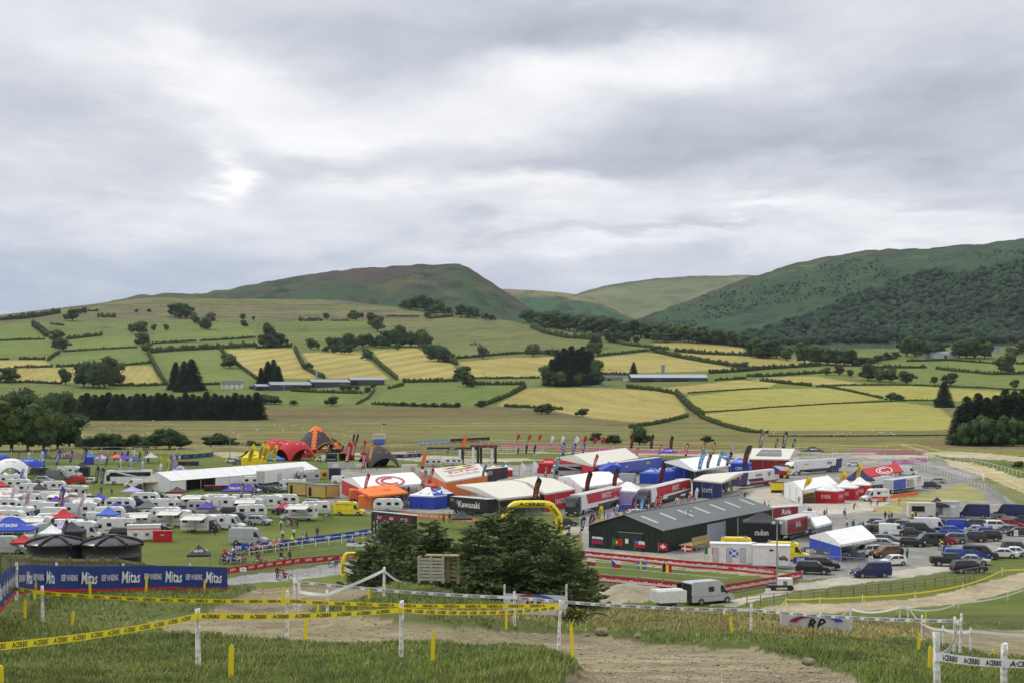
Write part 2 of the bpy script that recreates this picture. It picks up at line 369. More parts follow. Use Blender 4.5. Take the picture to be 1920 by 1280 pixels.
paint(plain & inpoly(UU, YJ, [(380,1092),(470,1076),(560,1066),(640,1054),(740,1040),(740,1062),(640,1076),(560,1086),(430,1096)]), (.26,.26,.25), (.33,.33,.31), N2, .5)
paint(plain & inpoly(UU, YP, [(700,1010),(735,1005),(720,1018),(665,1020)]), (.3,.3,.3), d=.5)
# upper race course, pale stone soil
COURSE = [(640,838),(700,826),(790,819),(900,812),(985,812),(1100,824),(1280,834),(1400,838),(1560,838),(1690,832),(1735,842),(1760,855),(1730,870),(1640,868),(1500,874),(1300,870),(1120,868),(980,872),(900,872),(840,864),(740,862),(640,858)]
mc = plain & inpoly(UJ, YJ, COURSE)
paint(mc & (vnoise(XX*.035, DD*.05, 71, 3) > .46), (.33,.29,.215), (.43,.385,.30), N2, .8)
paint((DD > 330) & (DD < 900) & inpoly(UJ, YJ, [(700,832),(790,818),(900,809),(990,811),(990,822),(900,822),(800,830),(740,838)]), (.36,.31,.22), (.42,.38,.3), N2, .8)
paint(plain & inpoly(UJ, YJ, [(395,838),(430,832),(470,848),(430,860),(400,850)]), (.4,.34,.22), (.3,.27,.16), N2, .8)
paint(plain & inpoly(UJ, YJ, [(1700,834),(1760,840),(1850,850),(2000,862),(2000,872),(1880,862),(1780,856),(1720,848)]), (.34,.29,.19), (.44,.38,.27), N2, .8)
paint(plain & inpoly(UJ, YJ, [(1770,860),(1830,868),(1900,890),(2000,925),(2000,945),(1920,925),(1850,894),(1780,872)]), (.36,.31,.18), (.45,.38,.24), N2, .8)
# lower right race course
LOW = [(1380,1150),(1470,1130),(1560,1131),(1700,1124),(1770,1112),(1840,1092),(1900,1077),(2050,1045),(2050,1082),(1930,1098),(1870,1116),(1800,1131),(1700,1140),(1600,1146),(1500,1152),(1440,1156)]
paint((DD > 100) & (DD < 240) & inpoly(UJ, YJ, LOW), (.30,.25,.16), (.40,.34,.23), N2, .9)
# brown heaps
paint(plain & inpoly(UJ, YJ, [(100,858),(112,848),(135,843),(152,850),(160,860)]), (.10,.06,.03), (.16,.1,.05), N2, .6)
paint(plain & inpoly(UJ, YJ, [(175,852),(195,840),(218,838),(240,846),(235,856)]), (.11,.065,.035), (.17,.1,.06), N2, .6)
MOUND = [(1085,1118),(1110,1112),(1140,1104),(1180,1100),(1215,1103),(1245,1116),(1262,1126),(1250,1134),(1100,1140),(1060,1136)]
# marsh and rough grazing
ms = (DD >= 560) & (YP > 758); st = vnoise(XX*.006, DD*.045, 51, 4)
MCOL = [(.135,.145,.045),(.175,.165,.05),(.105,.085,.035),(.20,.185,.055)]
t = np.clip((st-.32)/.36, 0, .999)*3; ti = t.astype(int); ft = (t-ti)[:,None]; MC = np.array(MCOL)
mm = MC[ti]*(1-ft) + MC[ti+1]*ft; tint[ms] = mm[ms]
mk = ms & (UJ > 480) & (YJ < 792) & inpoly(UJ, YJ, [(480,762),(700,760),(930,764),(1060,772),(1180,785),(1300,796),(1440,812),(1700,818),(1700,800),(2000,800),(2000,824),(1440,822),(1200,800),(900,790),(480,790)])
paint(mk, (.10,.085,.035), (.17,.15,.05), st)
paint(plain & (YJ < 850) & ~mc & (dirt < .1), (.14,.15,.045), (.20,.19,.06), N2)
paint((DD > 500) & inpoly(UJ, YJ, [(1670,832),(1800,826),(1930,818),(2300,810),(2300,838),(1920,842),(1780,838)]), (.13,.10,.05), (.2,.15,.08), N2)
# enclosed fields
fz = (DD > 900) & (YP <= 762 + 0*UU); gN = vnoise(XX*.01, DD*.01, 61, 4)
paint(fz, (.100,.135,.032), (.145,.165,.042), gN)
paint(fz & (UJ < 1010) & (YJ < np.interp(UU, [0,250,700,1000], [612,598,600,600]) + jn*16), (.105,.125,.040), (.165,.155,.060), vnoise(XX*.02, DD*.02, 66, 4))
paint(fz & inpoly(UJ, YJ, [(705,600),(860,592),(1030,612),(1110,655),(1180,660),(1000,668),(850,668),(800,650),(735,632)]), (.115,.135,.042), (.155,.16,.052), gN)
HAY1 = (.265,.22,.062); HAY2 = (.35,.295,.092); HAYY = (.265,.252,.05)
fr = vnoise(XX*.012, DD*.05, 68, 5)
paint(fz & (fr > .56) & (UJ < 1000) & (YJ < np.interp(UU, [0,250,700,1000], [604,600,602,604]) + jn*22), (.085,.075,.045), (.13,.10,.06), gN)
paint(fz & (vnoise(XX*.02, DD*.07, 69, 5) > .66) & (YJ < 655), (.075,.085,.035), (.10,.10,.045), gN)
FIELDS = [
 ('hay',[(-200,676),(0,675),(80,676),(98,686),(0,693),(-200,694)],0),('hay',[(33,691),(140,688),(282,685),(303,719),(30,716)],10),
 ('stripe',[(425,656),(545,653),(556,662),(570,685),(596,709),(480,709),(450,690)],-22),('stripe',[(567,662),(620,660),(672,660),(690,675),(732,711),(610,708),(590,695)],-22),
 ('stripe',[(700,657),(780,652),(797,662),(812,673),(850,682),(858,708),(745,711),(720,690)],-24),('hay',[(860,678),(960,670),(1047,668),(1022,700),(1014,706),(885,707),(866,690)],30),
 ('hay',[(1105,672),(1210,661),(1240,663),(1380,691),(1350,694),(1190,699),(1120,700)],70),('hay',[(1205,647),(1280,640),(1394,651),(1394,660),(1350,661),(1265,653)],80),
 ('hay',[(1240,661),(1330,664),(1445,670),(1530,681),(1440,688),(1385,682),(1330,673)],75),('hay',[(930,760),(985,727),(1120,726),(1230,733),(1268,740),(1287,771),(1262,783),(1200,792),(1100,782),(1030,768)],20),
 ('hay',[(1240,727),(1390,712),(1460,716),(1440,726),(1310,735),(1262,738)],60),('yel',[(1288,742),(1400,730),(1580,726),(1650,748),(1560,755),(1330,772),(1305,768)],60),
 ('yel',[(1318,776),(1500,758),(1680,753),(1760,762),(1785,785),(1780,804),(1640,812),(1440,808),(1370,795)],50),('yel',[(1552,724),(1710,723),(1900,735),(2100,742),(2100,756),(1920,751),(1750,751),(1655,746)],60),
 ('hay',[(1410,712),(1445,706),(1530,705),(1630,721),(1550,722),(1460,716)],60),('hay',[(1440,672),(1500,673),(1530,681),(1450,688)],60),
 ('grn',[(680,758),(745,722),(940,720),(985,722),(935,758)],0),('grn',[(490,738),(660,740),(670,742),(640,757),(490,757)],0),('grn',[(290,662),(420,656),(470,705),(440,716),(330,716)],0),
 ('grn',[(1420,692),(1530,690),(1600,700),(1440,704)],0),('grn',[(1640,680),(1800,676),(2100,690),(2100,722),(1920,722),(1700,716),(1600,700)],0),('pal',[(1560,648),(1690,640),(1700,650),(1560,656)],0),
 ('grn',[(-300,606),(62,606),(92,632),(-300,640)],0),('grn',[(-300,642),(100,636),(110,662),(-300,674)],0),('grn',[(125,635),(255,630),(258,652),(130,658)],0),('grn',[(115,664),(265,656),(282,682),(120,684)],0),
 ('grn',[(290,608),(480,610),(475,632),(290,640)],0),('stripe',[(470,656),(540,654),(556,664),(570,690),(590,708),(520,706)],-22)]
for ty, pl, ang in FIELDS:
 m = (DD > 850) & inpoly(UU + jn*2, YP + jn2*1.2, pl)
 if ty == 'grn': paint(m, (.110,.155,.032), (.145,.185,.042), gN)
 elif ty == 'pal': paint(m, (.25,.24,.15), (.2,.2,.12), gN)
 else:
  paint(m, HAYY if ty == 'yel' else HAY1, HAY2 if ty != 'yel' else (.30,.28,.075), gN); hay[m] = .5 if ty == 'hay' else (.25 if ty == 'yel' else 1.)
  a = radians(ang); stripe[m] = (XX*cos(a) + DD*sin(a))[m]
paint((DD > 1500) & inpoly(UJ, YJ, [(1090,618),(1130,614),(1200,626),(1230,632),(1150,632)]), (.36,.3,.24), (.3,.25,.2), N2)
# foreground hill
nz = near | (DD < 135)
gn = vnoise(XX*.35, DD*.22, 81, 4)
paint(nz, (.060,.078,.020), (.11,.122,.038), gn)
tan = nz & inpoly(UJ, YJ, [(1060,1136),(1240,1134),(1440,1140),(1600,1146),(1750,1166),(1740,1200),(1690,1200),(1440,1192),(1300,1186),(1100,1172),(880,1160),(760,1150),(820,1130),(960,1140)])
paint(tan, (.125,.115,.042), (.19,.15,.065), gn)
bank = nz & inpoly(UJ, YJ, [(85,1108),(200,1106),(430,1102),(440,1118),(390,1135),(330,1150),(250,1160),(190,1166),(90,1150)])
paint(bank, (.055,.075,.02), (.10,.12,.035), gn)
TRACK = [(262,1164),(330,1152),(400,1138),(432,1118),(470,1100),(520,1083),(600,1072),(800,1072),(790,1083),(745,1089),(700,1098),(672,1112),(600,1122),(565,1134),(610,1143),(680,1152),(760,1160),(850,1170),(950,1180),(1060,1180),(1140,1184),(1210,1194),(1330,1205),(1420,1208),(1480,1222),(1560,1240),(1600,1258),(1650,1285),(1760,1400),(960,1400),(1060,1290),(1086,1262),(1086,1240),(1060,1218),(1000,1204),(900,1200),(760,1196),(600,1193),(480,1190),(400,1185),(320,1180)]
tr = nz & inpoly(UJ, YJ, TRACK)
SAND = [(1735,1172),(1800,1176),(1930,1176),(2500,1180),(2500,1236),(1920,1232),(1850,1226),(1790,1208),(1730,1192)]
tr2 = nz & inpoly(UJ, YJ, SAND)
paint(tr | tr2, SOIL, SOIL2, vnoise(XX*.5, DD*1.2, 83, 4), 1.)
darkg = nz & inpoly(UJ, YJ, [(1760,1098),(2500,1090),(2500,1176),(1850,1174),(1720,1164),(1640,1152),(1740,1130)]) & ~tr2
paint(darkg, (.055,.072,.018), (.10,.112,.034), gn)
md = (DD > 120) & (DD < 260) & inpoly(UJ, YJ, MOUND); paint(md, (.27,.235,.165), (.34,.30,.215), N2, .8)
# soft step between track and turf, humps
G2 = lambda a: a.reshape(len(rowsD), len(cols))
lowr = smooth1(smooth1(G2((tr|tr2).astype(float)), 2.5, 0), 2., 1).ravel()
ZZ = ZZ - .28*lowr + np.where(nz, (vnoise(XX*.25, DD*.25, 91, 3)-.5)*.5*np.clip((DD-14)/20, 0, 1)*(1-lowr), 0)
ZZ += np.where(DD < 200, (vnoise(XX*1.7, DD*1.7, 95, 2)-.5)*.05, 0)
def hump(u, y, D, rx, rd, h):
 global ZZ
 x = (u-960)*D/F; ZZ = ZZ + h*np.exp(-((XX-x)/rx)**2 - ((DD-D)/rd)**2)
hump(1178,0,166,3.8,4.5,1.9); hump(1232,0,168,1.4,3,.6); hump(130,0,570,5,9,1.9); hump(212,0,590,5,9,2.2); hump(430,0,600,6,10,1.2); hump(1680,0,640,9,14,2.)
hump(990,0,27.0,1.9,1.6,.45); hump(1020,0,24,1.2,1.,.35)
RUCK = (DD > 300) & (DD < 700); ZZ += np.where(RUCK & (dirt > .7), (vnoise(XX*.08, DD*.08, 97, 3)-.5)*1.2, 0)
V = np.stack([XX, DD, ZZ], 1)
nc = len(cols); nr = len(rowsD); ii = (np.arange(nr-1)[:,None]*nc + np.arange(nc-1)[None,:]).ravel()
Fq = np.stack([ii, ii+1, ii+nc+1, ii+nc], 1)
# ground material
gm = bpy.data.materials.new('ground'); gm.use_nodes = True; nt = gm.node_tree; N = nt.nodes; L = nt.links; bsdf = N['Principled BSDF']; bsdf.inputs['Roughness'].default_value = .95
bsdf.inputs['Specular IOR Level'].default_value = .15
def attr(n): a = nd('ShaderNodeAttribute', attribute_name=n); return a
tcg = nd('ShaderNodeTexCoord')
def noise(scale, detail=3, rough=.5, vec=None, dist=0):
 n = nd('ShaderNodeTexNoise'); n.inputs['Scale'].default_value = scale; n.inputs['Detail'].default_value = detail; n.inputs['Roughness'].default_value = rough; n.inputs['Distortion'].default_value = dist
 L.new(vec or tcg.outputs['Object'], n.inputs['Vector']); return n.outputs['Fac']
A_t = attr('tint'); A_d = attr('dirt').outputs['Fac']; A_h = attr('hay').outputs['Fac']; A_s = attr('stripe').outputs['Fac']
cd = nd('ShaderNodeCameraData')
gfine = noise(9., 4, .6); gmid = noise(1.3, 4, .6); gbig = noise(.11, 4, .55); peb = noise(26., 2, .6)
vor = nd('ShaderNodeTexVoronoi'); vor.inputs['Scale'].default_value = 7.; L.new(tcg.outputs['Object'], vor.inputs['Vector'])
f = mth('ADD', 1., mth('MULTIPLY', mth('SUBTRACT', gfine, .5), .9))
f = mth('MULTIPLY', f, mth('ADD', 1., mth('MULTIPLY', mth('SUBTRACT', gmid, .5), .65)))
f = mth('MULTIPLY', f, mth('ADD', 1., mth('MULTIPLY', mth('ADD', mth('SUBTRACT', gbig, .5), mth('SUBTRACT', noise(.035, 7, .7), .5)), mth('SUBTRACT', .8, mth('MULTIPLY', A_h, .6)))))
rut = noise(.55, 5, .65, dist=1.2); spk = mth('MULTIPLY', mth('ADD', mth('MULTIPLY', mth('SUBTRACT', peb, .5), 1.5), mth('MULTIPLY', mth('SUBTRACT', rut, .5), 1.1)), A_d); f = mth('ADD', f, spk)
wn = noise(.02, 3, .5)
sw = mth('SINE', mth('ADD', mth('MULTIPLY', A_s, .62), mth('MULTIPLY', wn, 9.))); sw2 = mth('SINE', mth('ADD', mth('MULTIPLY', A_s, .155), mth('MULTIPLY', wn, 5.)))
f = mth('ADD', f, mth('MULTIPLY', mth('ADD', mth('MULTIPLY', sw, .17), mth('MULTIPLY', sw2, .13)), A_h))
scv = nd('ShaderNodeVectorMath', operation='SCALE'); L.new(A_t.outputs['Color'], scv.inputs[0]); L.new(mth('MAXIMUM', f, .25), scv.inputs['Scale'])
hs = mixc(mth('MULTIPLY', mth('SUBTRACT', gmid, .42), 1.4, clamp=True), scv.outputs[0], scv.outputs[0])
L.new(scv.outputs[0], bsdf.inputs['Base Color'])
bh = mth('ADD', mth('MULTIPLY', gfine, .05), mth('MULTIPLY', vor.outputs['Distance'], mth('MULTIPLY', A_d, .05)))
bp = nd('ShaderNodeBump'); bp.inputs['Strength'].default_value = .8; bp.inputs['Distance'].default_value = 1.; L.new(bh, bp.inputs['Height']); L.new(bp.outputs[0], bsdf.inputs['Normal'])
me = npmesh('ground', V, Fq, [gm], True, attrs=[('tint','FLOAT_COLOR',np.concatenate([tint, np.ones((len(tint),1))],1)),('dirt','FLOAT',dirt),('hay','FLOAT',hay),('stripe','FLOAT',stripe)])
go = bpy.data.objects.new('ground', me); COL.objects.link(go); tag(go, kind='structure')

# ------------------------------------------------------------------ hills behind
def hillmat(name, ca, cb, cdk, cpale, s=1., th=.6, k=3., cp=.56):
 global nt, N, L, tcg
 m = bpy.data.materials.new(name); m.use_nodes = True; nt = m.node_tree; N = nt.nodes; L = nt.links; b = N['Principled BSDF']; b.inputs['Roughness'].default_value = .95; b.inputs['Specular IOR Level'].default_value = .1
 tcg = nd('ShaderNodeTexCoord'); n1 = noise(.0045*s, 8, .68, dist=.5); n2 = noise(.014*s, 8, .72); mpn = nd('ShaderNodeMapping'); mpn.inputs['Scale'].default_value = (.5, .6, 2.2); L.new(tcg.outputs['Object'], mpn.inputs[0]); n3 = noise(.006*s, 6, .6, vec=mpn.outputs[0], dist=.6)
 at = nd('ShaderNodeAttribute', attribute_name='alt').outputs['Fac']
 c = mixc(mth('ADD', mth('MULTIPLY', mth('SUBTRACT', n1, .5), 9.), mth('MULTIPLY', mth('SUBTRACT', at, th), k), clamp=True), ca, cb)
 c = mixc(mth('MULTIPLY', mth('SUBTRACT', n2, .49), 11., clamp=True), c, cdk)
 c = mixc(mth('MULTIPLY', mth('SUBTRACT', n3, cp), 12., clamp=True), c, cpale)
 L.new(c, b.inputs['Base Color'])
 bp = nd('ShaderNodeBump'); bp.inputs['Strength'].default_value = .8; bp.inputs['Distance'].default_value = 12.; L.new(n2, bp.inputs['Height']); L.new(bp.outputs[0], b.inputs['Normal'])
 return m
def hill(name, ridge, foot_y, Dr, Df, m, u0, u1, bulge=.25, rough=1.):
 """a hill: a slope from its foot up to the measured ridge and a back slope behind it"""
 ru, ry = zip(*ridge); us = np.arange(u0, u1+1, 4.); ts = np.concatenate([np.linspace(0, 1, 90), 1 + np.linspace(.02, .9, 14)])
 U, Tt = np.meshgrid(us, ts); yr = np.interp(U, ru, ry); Drr = np.interp(U, [u0, u1], Dr) if isinstance(Dr, tuple) else Dr
 D = Df + (Drr - Df)*Tt; tt = np.clip(Tt, 0, 1); zr = ZC - (yr-YH)*Drr/F; zf = ZC - (foot_y-YH)*Df/F
 prof = tt*(1-bulge) + bulge*np.sin(tt*pi/2)
 z = zf + (zr - zf)*prof - np.maximum(Tt-1, 0)*abs(Drr-Df)*.35 - np.maximum(Tt-1, 0)**2*300
 X = (U-960)*D/F
 nn = (vnoise(X*.004, D*.002, 7, 4)-.5)*60*rough + (vnoise(X*.02, D*.01, 9, 3)-.5)*14*rough
 z = z + nn*np.clip(np.sin(np.clip(tt, 0, 1)*pi), 0, 1) + (vnoise(X*.03, D*.01, 19, 3)-.5)*8*rough
 V = np.stack([X.ravel(), D.ravel(), z.ravel()], 1); a, b = U.shape; i0 = (np.arange(a-1)[:,None]*b + np.arange(b-1)).ravel()
 me = npmesh(name, V, np.stack([i0, i0+1, i0+b+1, i0+b], 1), [m], True, attrs=[('alt','FLOAT',tt.ravel())])
 o = bpy.data.objects.new(name, me); COL.objects.link(o); tag(o, kind='structure')
 return lambda u, t: ((u-960)*(Df+((np.interp(u,[u0,u1],Dr) if isinstance(Dr,tuple) else Dr)-Df)*t)/F, Df+((np.interp(u,[u0,u1],Dr) if isinstance(Dr,tuple) else Dr)-Df)*t, None), (us, ts, X, D, z)
RA = [(-300,660),(0,612),(100,585),(180,570),(250,556),(290,551),(330,550),(360,552),(420,544),(470,533),(540,523),(600,511),(660,504),(720,500),(780,496),(860,495),(868,498),(880,503),(900,517),(930,534),(960,555),(990,576),(1010,600),(1040,640),(1100,700)]
hill('moorland_hill', RA, 660, 3700, 3050, hillmat('heather_moor', (.052,.088,.042), (.080,.062,.056), (.036,.046,.032), (.095,.105,.045), th=.62, k=2., cp=.57), -300, 1060, .55)
RB = [(860,545),(950,543),(1040,547),(1090,552),(1130,564),(1170,586),(1215,615),(1260,660)]
hill('middle_hill', RB, 650, 4600, 4000, hillmat('bracken_hill', (.06,.11,.055), (.20,.175,.09), (.04,.06,.04), (.055,.115,.06), th=.80, k=9., cp=.6), 860, 1270, .3, .7)
RC = [(980,600),(1040,570),(1090,548),(1130,537),(1180,528),(1230,522),(1290,518),(1400,516),(1500,520),(1600,540)]
hill('distant_hill', RC, 640, 6600, 5200, hillmat('far_pasture', (.135,.155,.075), (.075,.082,.055), (.09,.12,.06), (.17,.175,.09), .7, th=.88, k=16., cp=.52), 970, 1610, .2, .6)
RR = [(1120,650),(1180,612),(1215,592),(1240,583),(1290,564),(1340,544),(1390,524),(1430,514),(1470,502),(1500,492),(1540,484),(1600,473),(1640,469),(1740,466),(1780,460),(1850,456),(1920,449),(2100,440),(2600,440)]
_, HR = hill('wooded_hill', RR, 662, 3900, 2650, hillmat('bracken_slope', (.046,.084,.042), (.074,.058,.050), (.028,.046,.028), (.13,.135,.06), th=.78, k=2.5, cp=.6), 1120, 2600, .45, 1.3)
# ------------------------------------------------------------------ foliage
def leafmat(name, c, var=.55, s=.35):
 global nt, N, L, tcg
 m = bpy.data.materials.new(name); m.use_nodes = True; nt = m.node_tree; N = nt.nodes; L = nt.links; b = N['Principled BSDF']; b.inputs['Roughness'].default_value = .85; b.inputs['Specular IOR Level'].default_value = .12
 tcg = nd('ShaderNodeTexCoord'); n1 = noise(s, 4, .6); n2 = noise(s*7, 2, .6); oi = nd('ShaderNodeObjectInfo')
 f = mth('ADD', 1., mth('MULTIPLY', mth('SUBTRACT', n1, .5), var*3)); f = mth('MULTIPLY', f, mth('ADD', 1., mth('MULTIPLY', mth('SUBTRACT', n2, .5), .9)))
 f = mth('MULTIPLY', f, mth('ADD', .82, mth('MULTIPLY', oi.outputs['Random'], .4)))
 s_ = nd('ShaderNodeVectorMath', operation='SCALE'); s_.inputs[0].default_value = c; L.new(mth('MAXIMUM', f, .15), s_.inputs['Scale']); L.new(s_.outputs[0], b.inputs['Base Color'])
 return m
LEAF = leafmat('broad_leaves', (.066,.098,.026)); LEAFD = leafmat('dark_leaves', (.046,.074,.026)); LEAFG = leafmat('grey_green_leaves', (.080,.092,.042)); NEEDLE = leafmat('needles', (.046,.080,.042)); HEDGE = leafmat('hedge_leaves', (.058,.078,.026), .6, .5)
BARK = mat('bark', (.07,.055,.04), .9, var=.4, scale=4., bump=.3)
def ico(sub=1):
 import bmesh
 bm = bmesh.new(); bmesh.ops.create_icosphere(bm, subdivisions=sub, radius=1.); v = np.array([x.co[:] for x in bm.verts]); f = np.array([[q.index for q in p.verts] for p in bm.faces]); bm.free(); return v, f
IV1, IF1 = ico(1); IV2, IF2 = ico(2)
def leafcloud(n, size, lobes, rng, up=.3):
 """leaf faces spread over and through a set of lobes (cx,cy,cz,rx,ry,rz)"""
 lob = np.array(lobes); w = lob[:,3]*lob[:,4]; w = w/w.sum(); k = rng.choice(len(lob), n, p=w); d = rng.normal(size=(n,3)); d /= np.linalg.norm(d, axis=1)[:,None]
 rr = (rng.random(n)**.35)*rng.uniform(.75, 1.12, n); P = lob[k,:3] + d*lob[k,3:]*rr[:,None]
 nrm = d*.9 + rng.normal(size=(n,3))*.55; nrm[:,2] += up; nrm /= np.linalg.norm(nrm, axis=1)[:,None]
 a = np.cross(nrm, rng.normal(size=(n,3))); a /= np.linalg.norm(a, axis=1)[:,None]; b = np.cross(nrm, a); s = size*rng.uniform(.6, 1.4, n)[:,None]
 V = np.stack([P - a*s, P - b*s*.7, P + a*s, P + b*s*.7], 1).reshape(-1, 3); Fc = np.arange(4*n).reshape(n, 4); return V, Fc
def lumpcore(lobes, rng, k=.80):
 Vs = []; Fs = []; o = 0
 for l in lobes:
  nz_ = 1 + .18*np.sin(IV1 @ rng.normal(size=3)*3 + rng.random()*6) ; v = IV1*nz_[:,None]*np.array(l[3:])*k + np.array(l[:3]); Vs.append(v); Fs.append(IF1 + o); o += len(v)
 return np.concatenate(Vs), np.concatenate(Fs)
def crownmesh(name, lobes, n, size, m, seed):
 rng = np.random.default_rng(seed); V, Fc = leafcloud(n, size, lobes, rng); cv, cf = lumpcore(lobes, rng)
 cf4 = np.concatenate([cf, cf[:, 2:3]], 1) + len(V)
 me = bpy.data.meshes.new(name); faces = [tuple(x) for x in Fc] + [tuple(x+len(V)) for x in cf]
 me.from_pydata(np.concatenate([V, cv]).tolist(), [], faces); me.materials.append(m); me.update(); return me
def broad(seed, m, spread=1., tall=1.):
 """crown of a unit-height broadleaf tree (height 1, trunk foot at 0)"""
 rng = np.random.default_rng(seed); L_ = [(0,0,.52*tall,.32*spread,.32*spread,.38),(0,0,.28,.26*spread,.26*spread,.2)]
 for i in range(11):
  a = rng.random()*6.28; r = rng.uniform(.14, .34)*spread; z = rng.uniform(.16, .80); s = rng.uniform(.12, .20)
  L_.append((cos(a)*r*(1.25-z*.6), sin(a)*r*(1.25-z*.6), z*tall, s*spread, s*spread, s*.9))
 return crownmesh('crown', L_, 1900, .028, m, seed)
def trunkm(r=.03, h=.5, n=4, seed=0):
 rng = random.Random(seed); mb = MB(); mb.tube((0,0,-.03), (0,0,h), r, BARK, 7, r*.55)
 for i in range(n):
  a = 6.28*i/n + rng.random(); z0 = h*rng.uniform(.45, .9); mb.tube((0,0,z0), (cos(a)*.22, sin(a)*.22, z0+rng.uniform(.1,.25)), r*.45, BARK, 5, r*.15)
 return mb
BROADS = [broad(i, LEAF, 1.+.15*(i % 3)) for i in range(4)] + [broad(10+i, LEAFD, 1.1) for i in range(3)] + [broad(20+i, LEAFG, 1.05) for i in range(2)]
def firmesh(seed, m=NEEDLE, n=1500, w=.22, layers=12):
 rng = np.random.default_rng(seed); P = [];
 V = []; Fc = []
 for i in range(n):
  h = rng.random()**1.25; z = .06 + .94*h; R = w*(1-h)**.62*rng.uniform(.55, 1.12) + .008; a = rng.random()*6.28; l = .035+.05*(1-h)
  c = np.array([cos(a)*R, sin(a)*R, z - R*.25]); o_ = np.array([cos(a), sin(a), -.25])*l; t_ = np.array([-sin(a), cos(a), 0])*l*.45
  q = len(V); V += [c-o_*.8, c-t_+(0,0,.006), c+o_, c+t_+(0,0,.006)]; Fc.append((q,q+1,q+2,q+3))
 q = len(V); K_ = 9
 for j in range(5):
  h = j/4; R = w*.62*(1-h)**.7+.002
  for k in range(K_): a = 6.28*k/K_; V.append(np.array([cos(a)*R, sin(a)*R, .07+.9*h]))
 for j in range(4):
  for k in range(K_): Fc.append((q+j*K_+k, q+j*K_+(k+1) % K_, q+(j+1)*K_+(k+1) % K_, q+(j+1)*K_+k))
 me = bpy.data.meshes.new('crown'); me.from_pydata([tuple(x) for x in V], [], Fc); me.materials.append(m); me.update(); return me
FIRS = [firmesh(40+i, w=.17+.03*i) for i in range(3)]
TR = [trunkm(seed=i).build('trunk') for i in range(2)]; TRM = [t.data for t in TR]
for t in TR: bpy.data.objects.remove(t)
_fb = MB().tube((0,0,-.03),(0,0,.9),.018,BARK,6,.004).build('trunk'); FTR = _fb.data; bpy.data.objects.remove(_fb)
def tree(u, y, hpx, kind, label, group, name=None, wide=1., dmin=330., D=None, sink=0.):
 """tree whose foot shows at pixel row y; hpx its height in the photo"""
 p = world(u, D) if D else G(u, y, dmin); h = hpx*(1.12 if hpx < 60 else 1.)*p[1]/F; wide *= 1.18 if kind[0] == 'b' and hpx < 60 else 1.; root = empty(name or ('conifer_tree' if kind[0] == 'f' else 'bush' if kind[0] == 'b' and hpx < 18 and False else 'broadleaf_tree'), (p[0], p[1], p[2]-sink*h), random.random()*6.28, label, 'tree', group)
 root.scale = (h*wide, h*wide, h); root.rotation_euler[0] = random.uniform(-.05, .05)
 i = int(kind[1:]); c = bpy.data.objects.new('crown', (FIRS if kind[0] == 'f' else BROADS)[i]); t = bpy.data.objects.new('trunk', FTR if kind[0] == 'f' else TRM[i % 2])
 for o in (c, t): COL.objects.link(o); o.parent = root
 return root
ORD = 'first second third fourth fifth sixth seventh eighth ninth tenth eleventh twelfth thirteenth fourteenth fifteenth sixteenth seventeenth eighteenth nineteenth twentieth'.split()
def ordn(i, n):
 if n == 1: return 'single'
 if i == 0: return 'leftmost'
 if i == n-1: return 'rightmost'
 if i < 20: return ORD[i] + ' from left'
 return 'twenty-' + ORD[i-20] + ' from left' if i < 29 else 'thirtieth from left' if i == 29 else 'thirty-' + ORD[i-30] + ' from left'
def cluster(items, desc, where, group, D=None, dmin=330, name=None):
 items = sorted(items, key=lambda t: t[0]); n = len(items)
 for i, it in enumerate(items):
  u, y, h, k = it[:4]; w = it[4] if len(it) > 4 else 1.
  lab = (desc + ' ' + where) if n == 1 else '%s, %s %s' % (desc, ordn(i, n), where)
  tree(u, y, h, k, lab, group if n > 1 else None, wide=w*(1. if k[0] == 'f' else 1.05), D=D, dmin=dmin, name=name)
# ---- field hedges
def hedge(pts, hpx, label, m=HEDGE, ragged=.35, seed=0, group='field hedges on the hillside'):
 rng = np.random.default_rng(abs(seed*31 + int(pts[0][0])*7 + len(pts))); P = [np.array(G(u, y, 330)) for u, y in pts]; Vs = []; Fs = []; o = 0; lob = []
 for a, b in zip(P[:-1], P[1:]):
  Lh = np.linalg.norm(b-a); h = hpx*a[1]/F; n = max(2, int(Lh/(h*.55)))
  for k in range(n):
   p = a + (b-a)*(k+rng.random()*.6)/n; hh = 1.15*h*rng.uniform(1-ragged, 1+ragged*1.1); uu = p[0]/p[1]*F + 960
   z = float(terrain_z(uu, p[1])); lob.append((p[0], p[1], z+hh*.42, h*.48, h*.55, hh*.55))
 o0 = np.array(lob[0][:3]); lob = [(l[0]-o0[0], l[1]-o0[1], l[2]-o0[2], *l[3:]) for l in lob]; h = lob[0][5]*2
 V, Fc = leafcloud(min(6000, len(lob)*26), h*.13, lob, rng); cv, cf = lumpcore(lob, rng, .92)
 me = bpy.data.meshes.new('hedge'); me.from_pydata(np.concatenate([V, cv]).tolist(), [], [tuple(x) for x in Fc] + [tuple(x+len(V)) for x in cf]); me.materials.append(m); me.update()
 ob = bpy.data.objects.new('hedge', me); COL.objects.link(ob); ob.location = o0; tag(ob, label, 'hedge', group); return ob
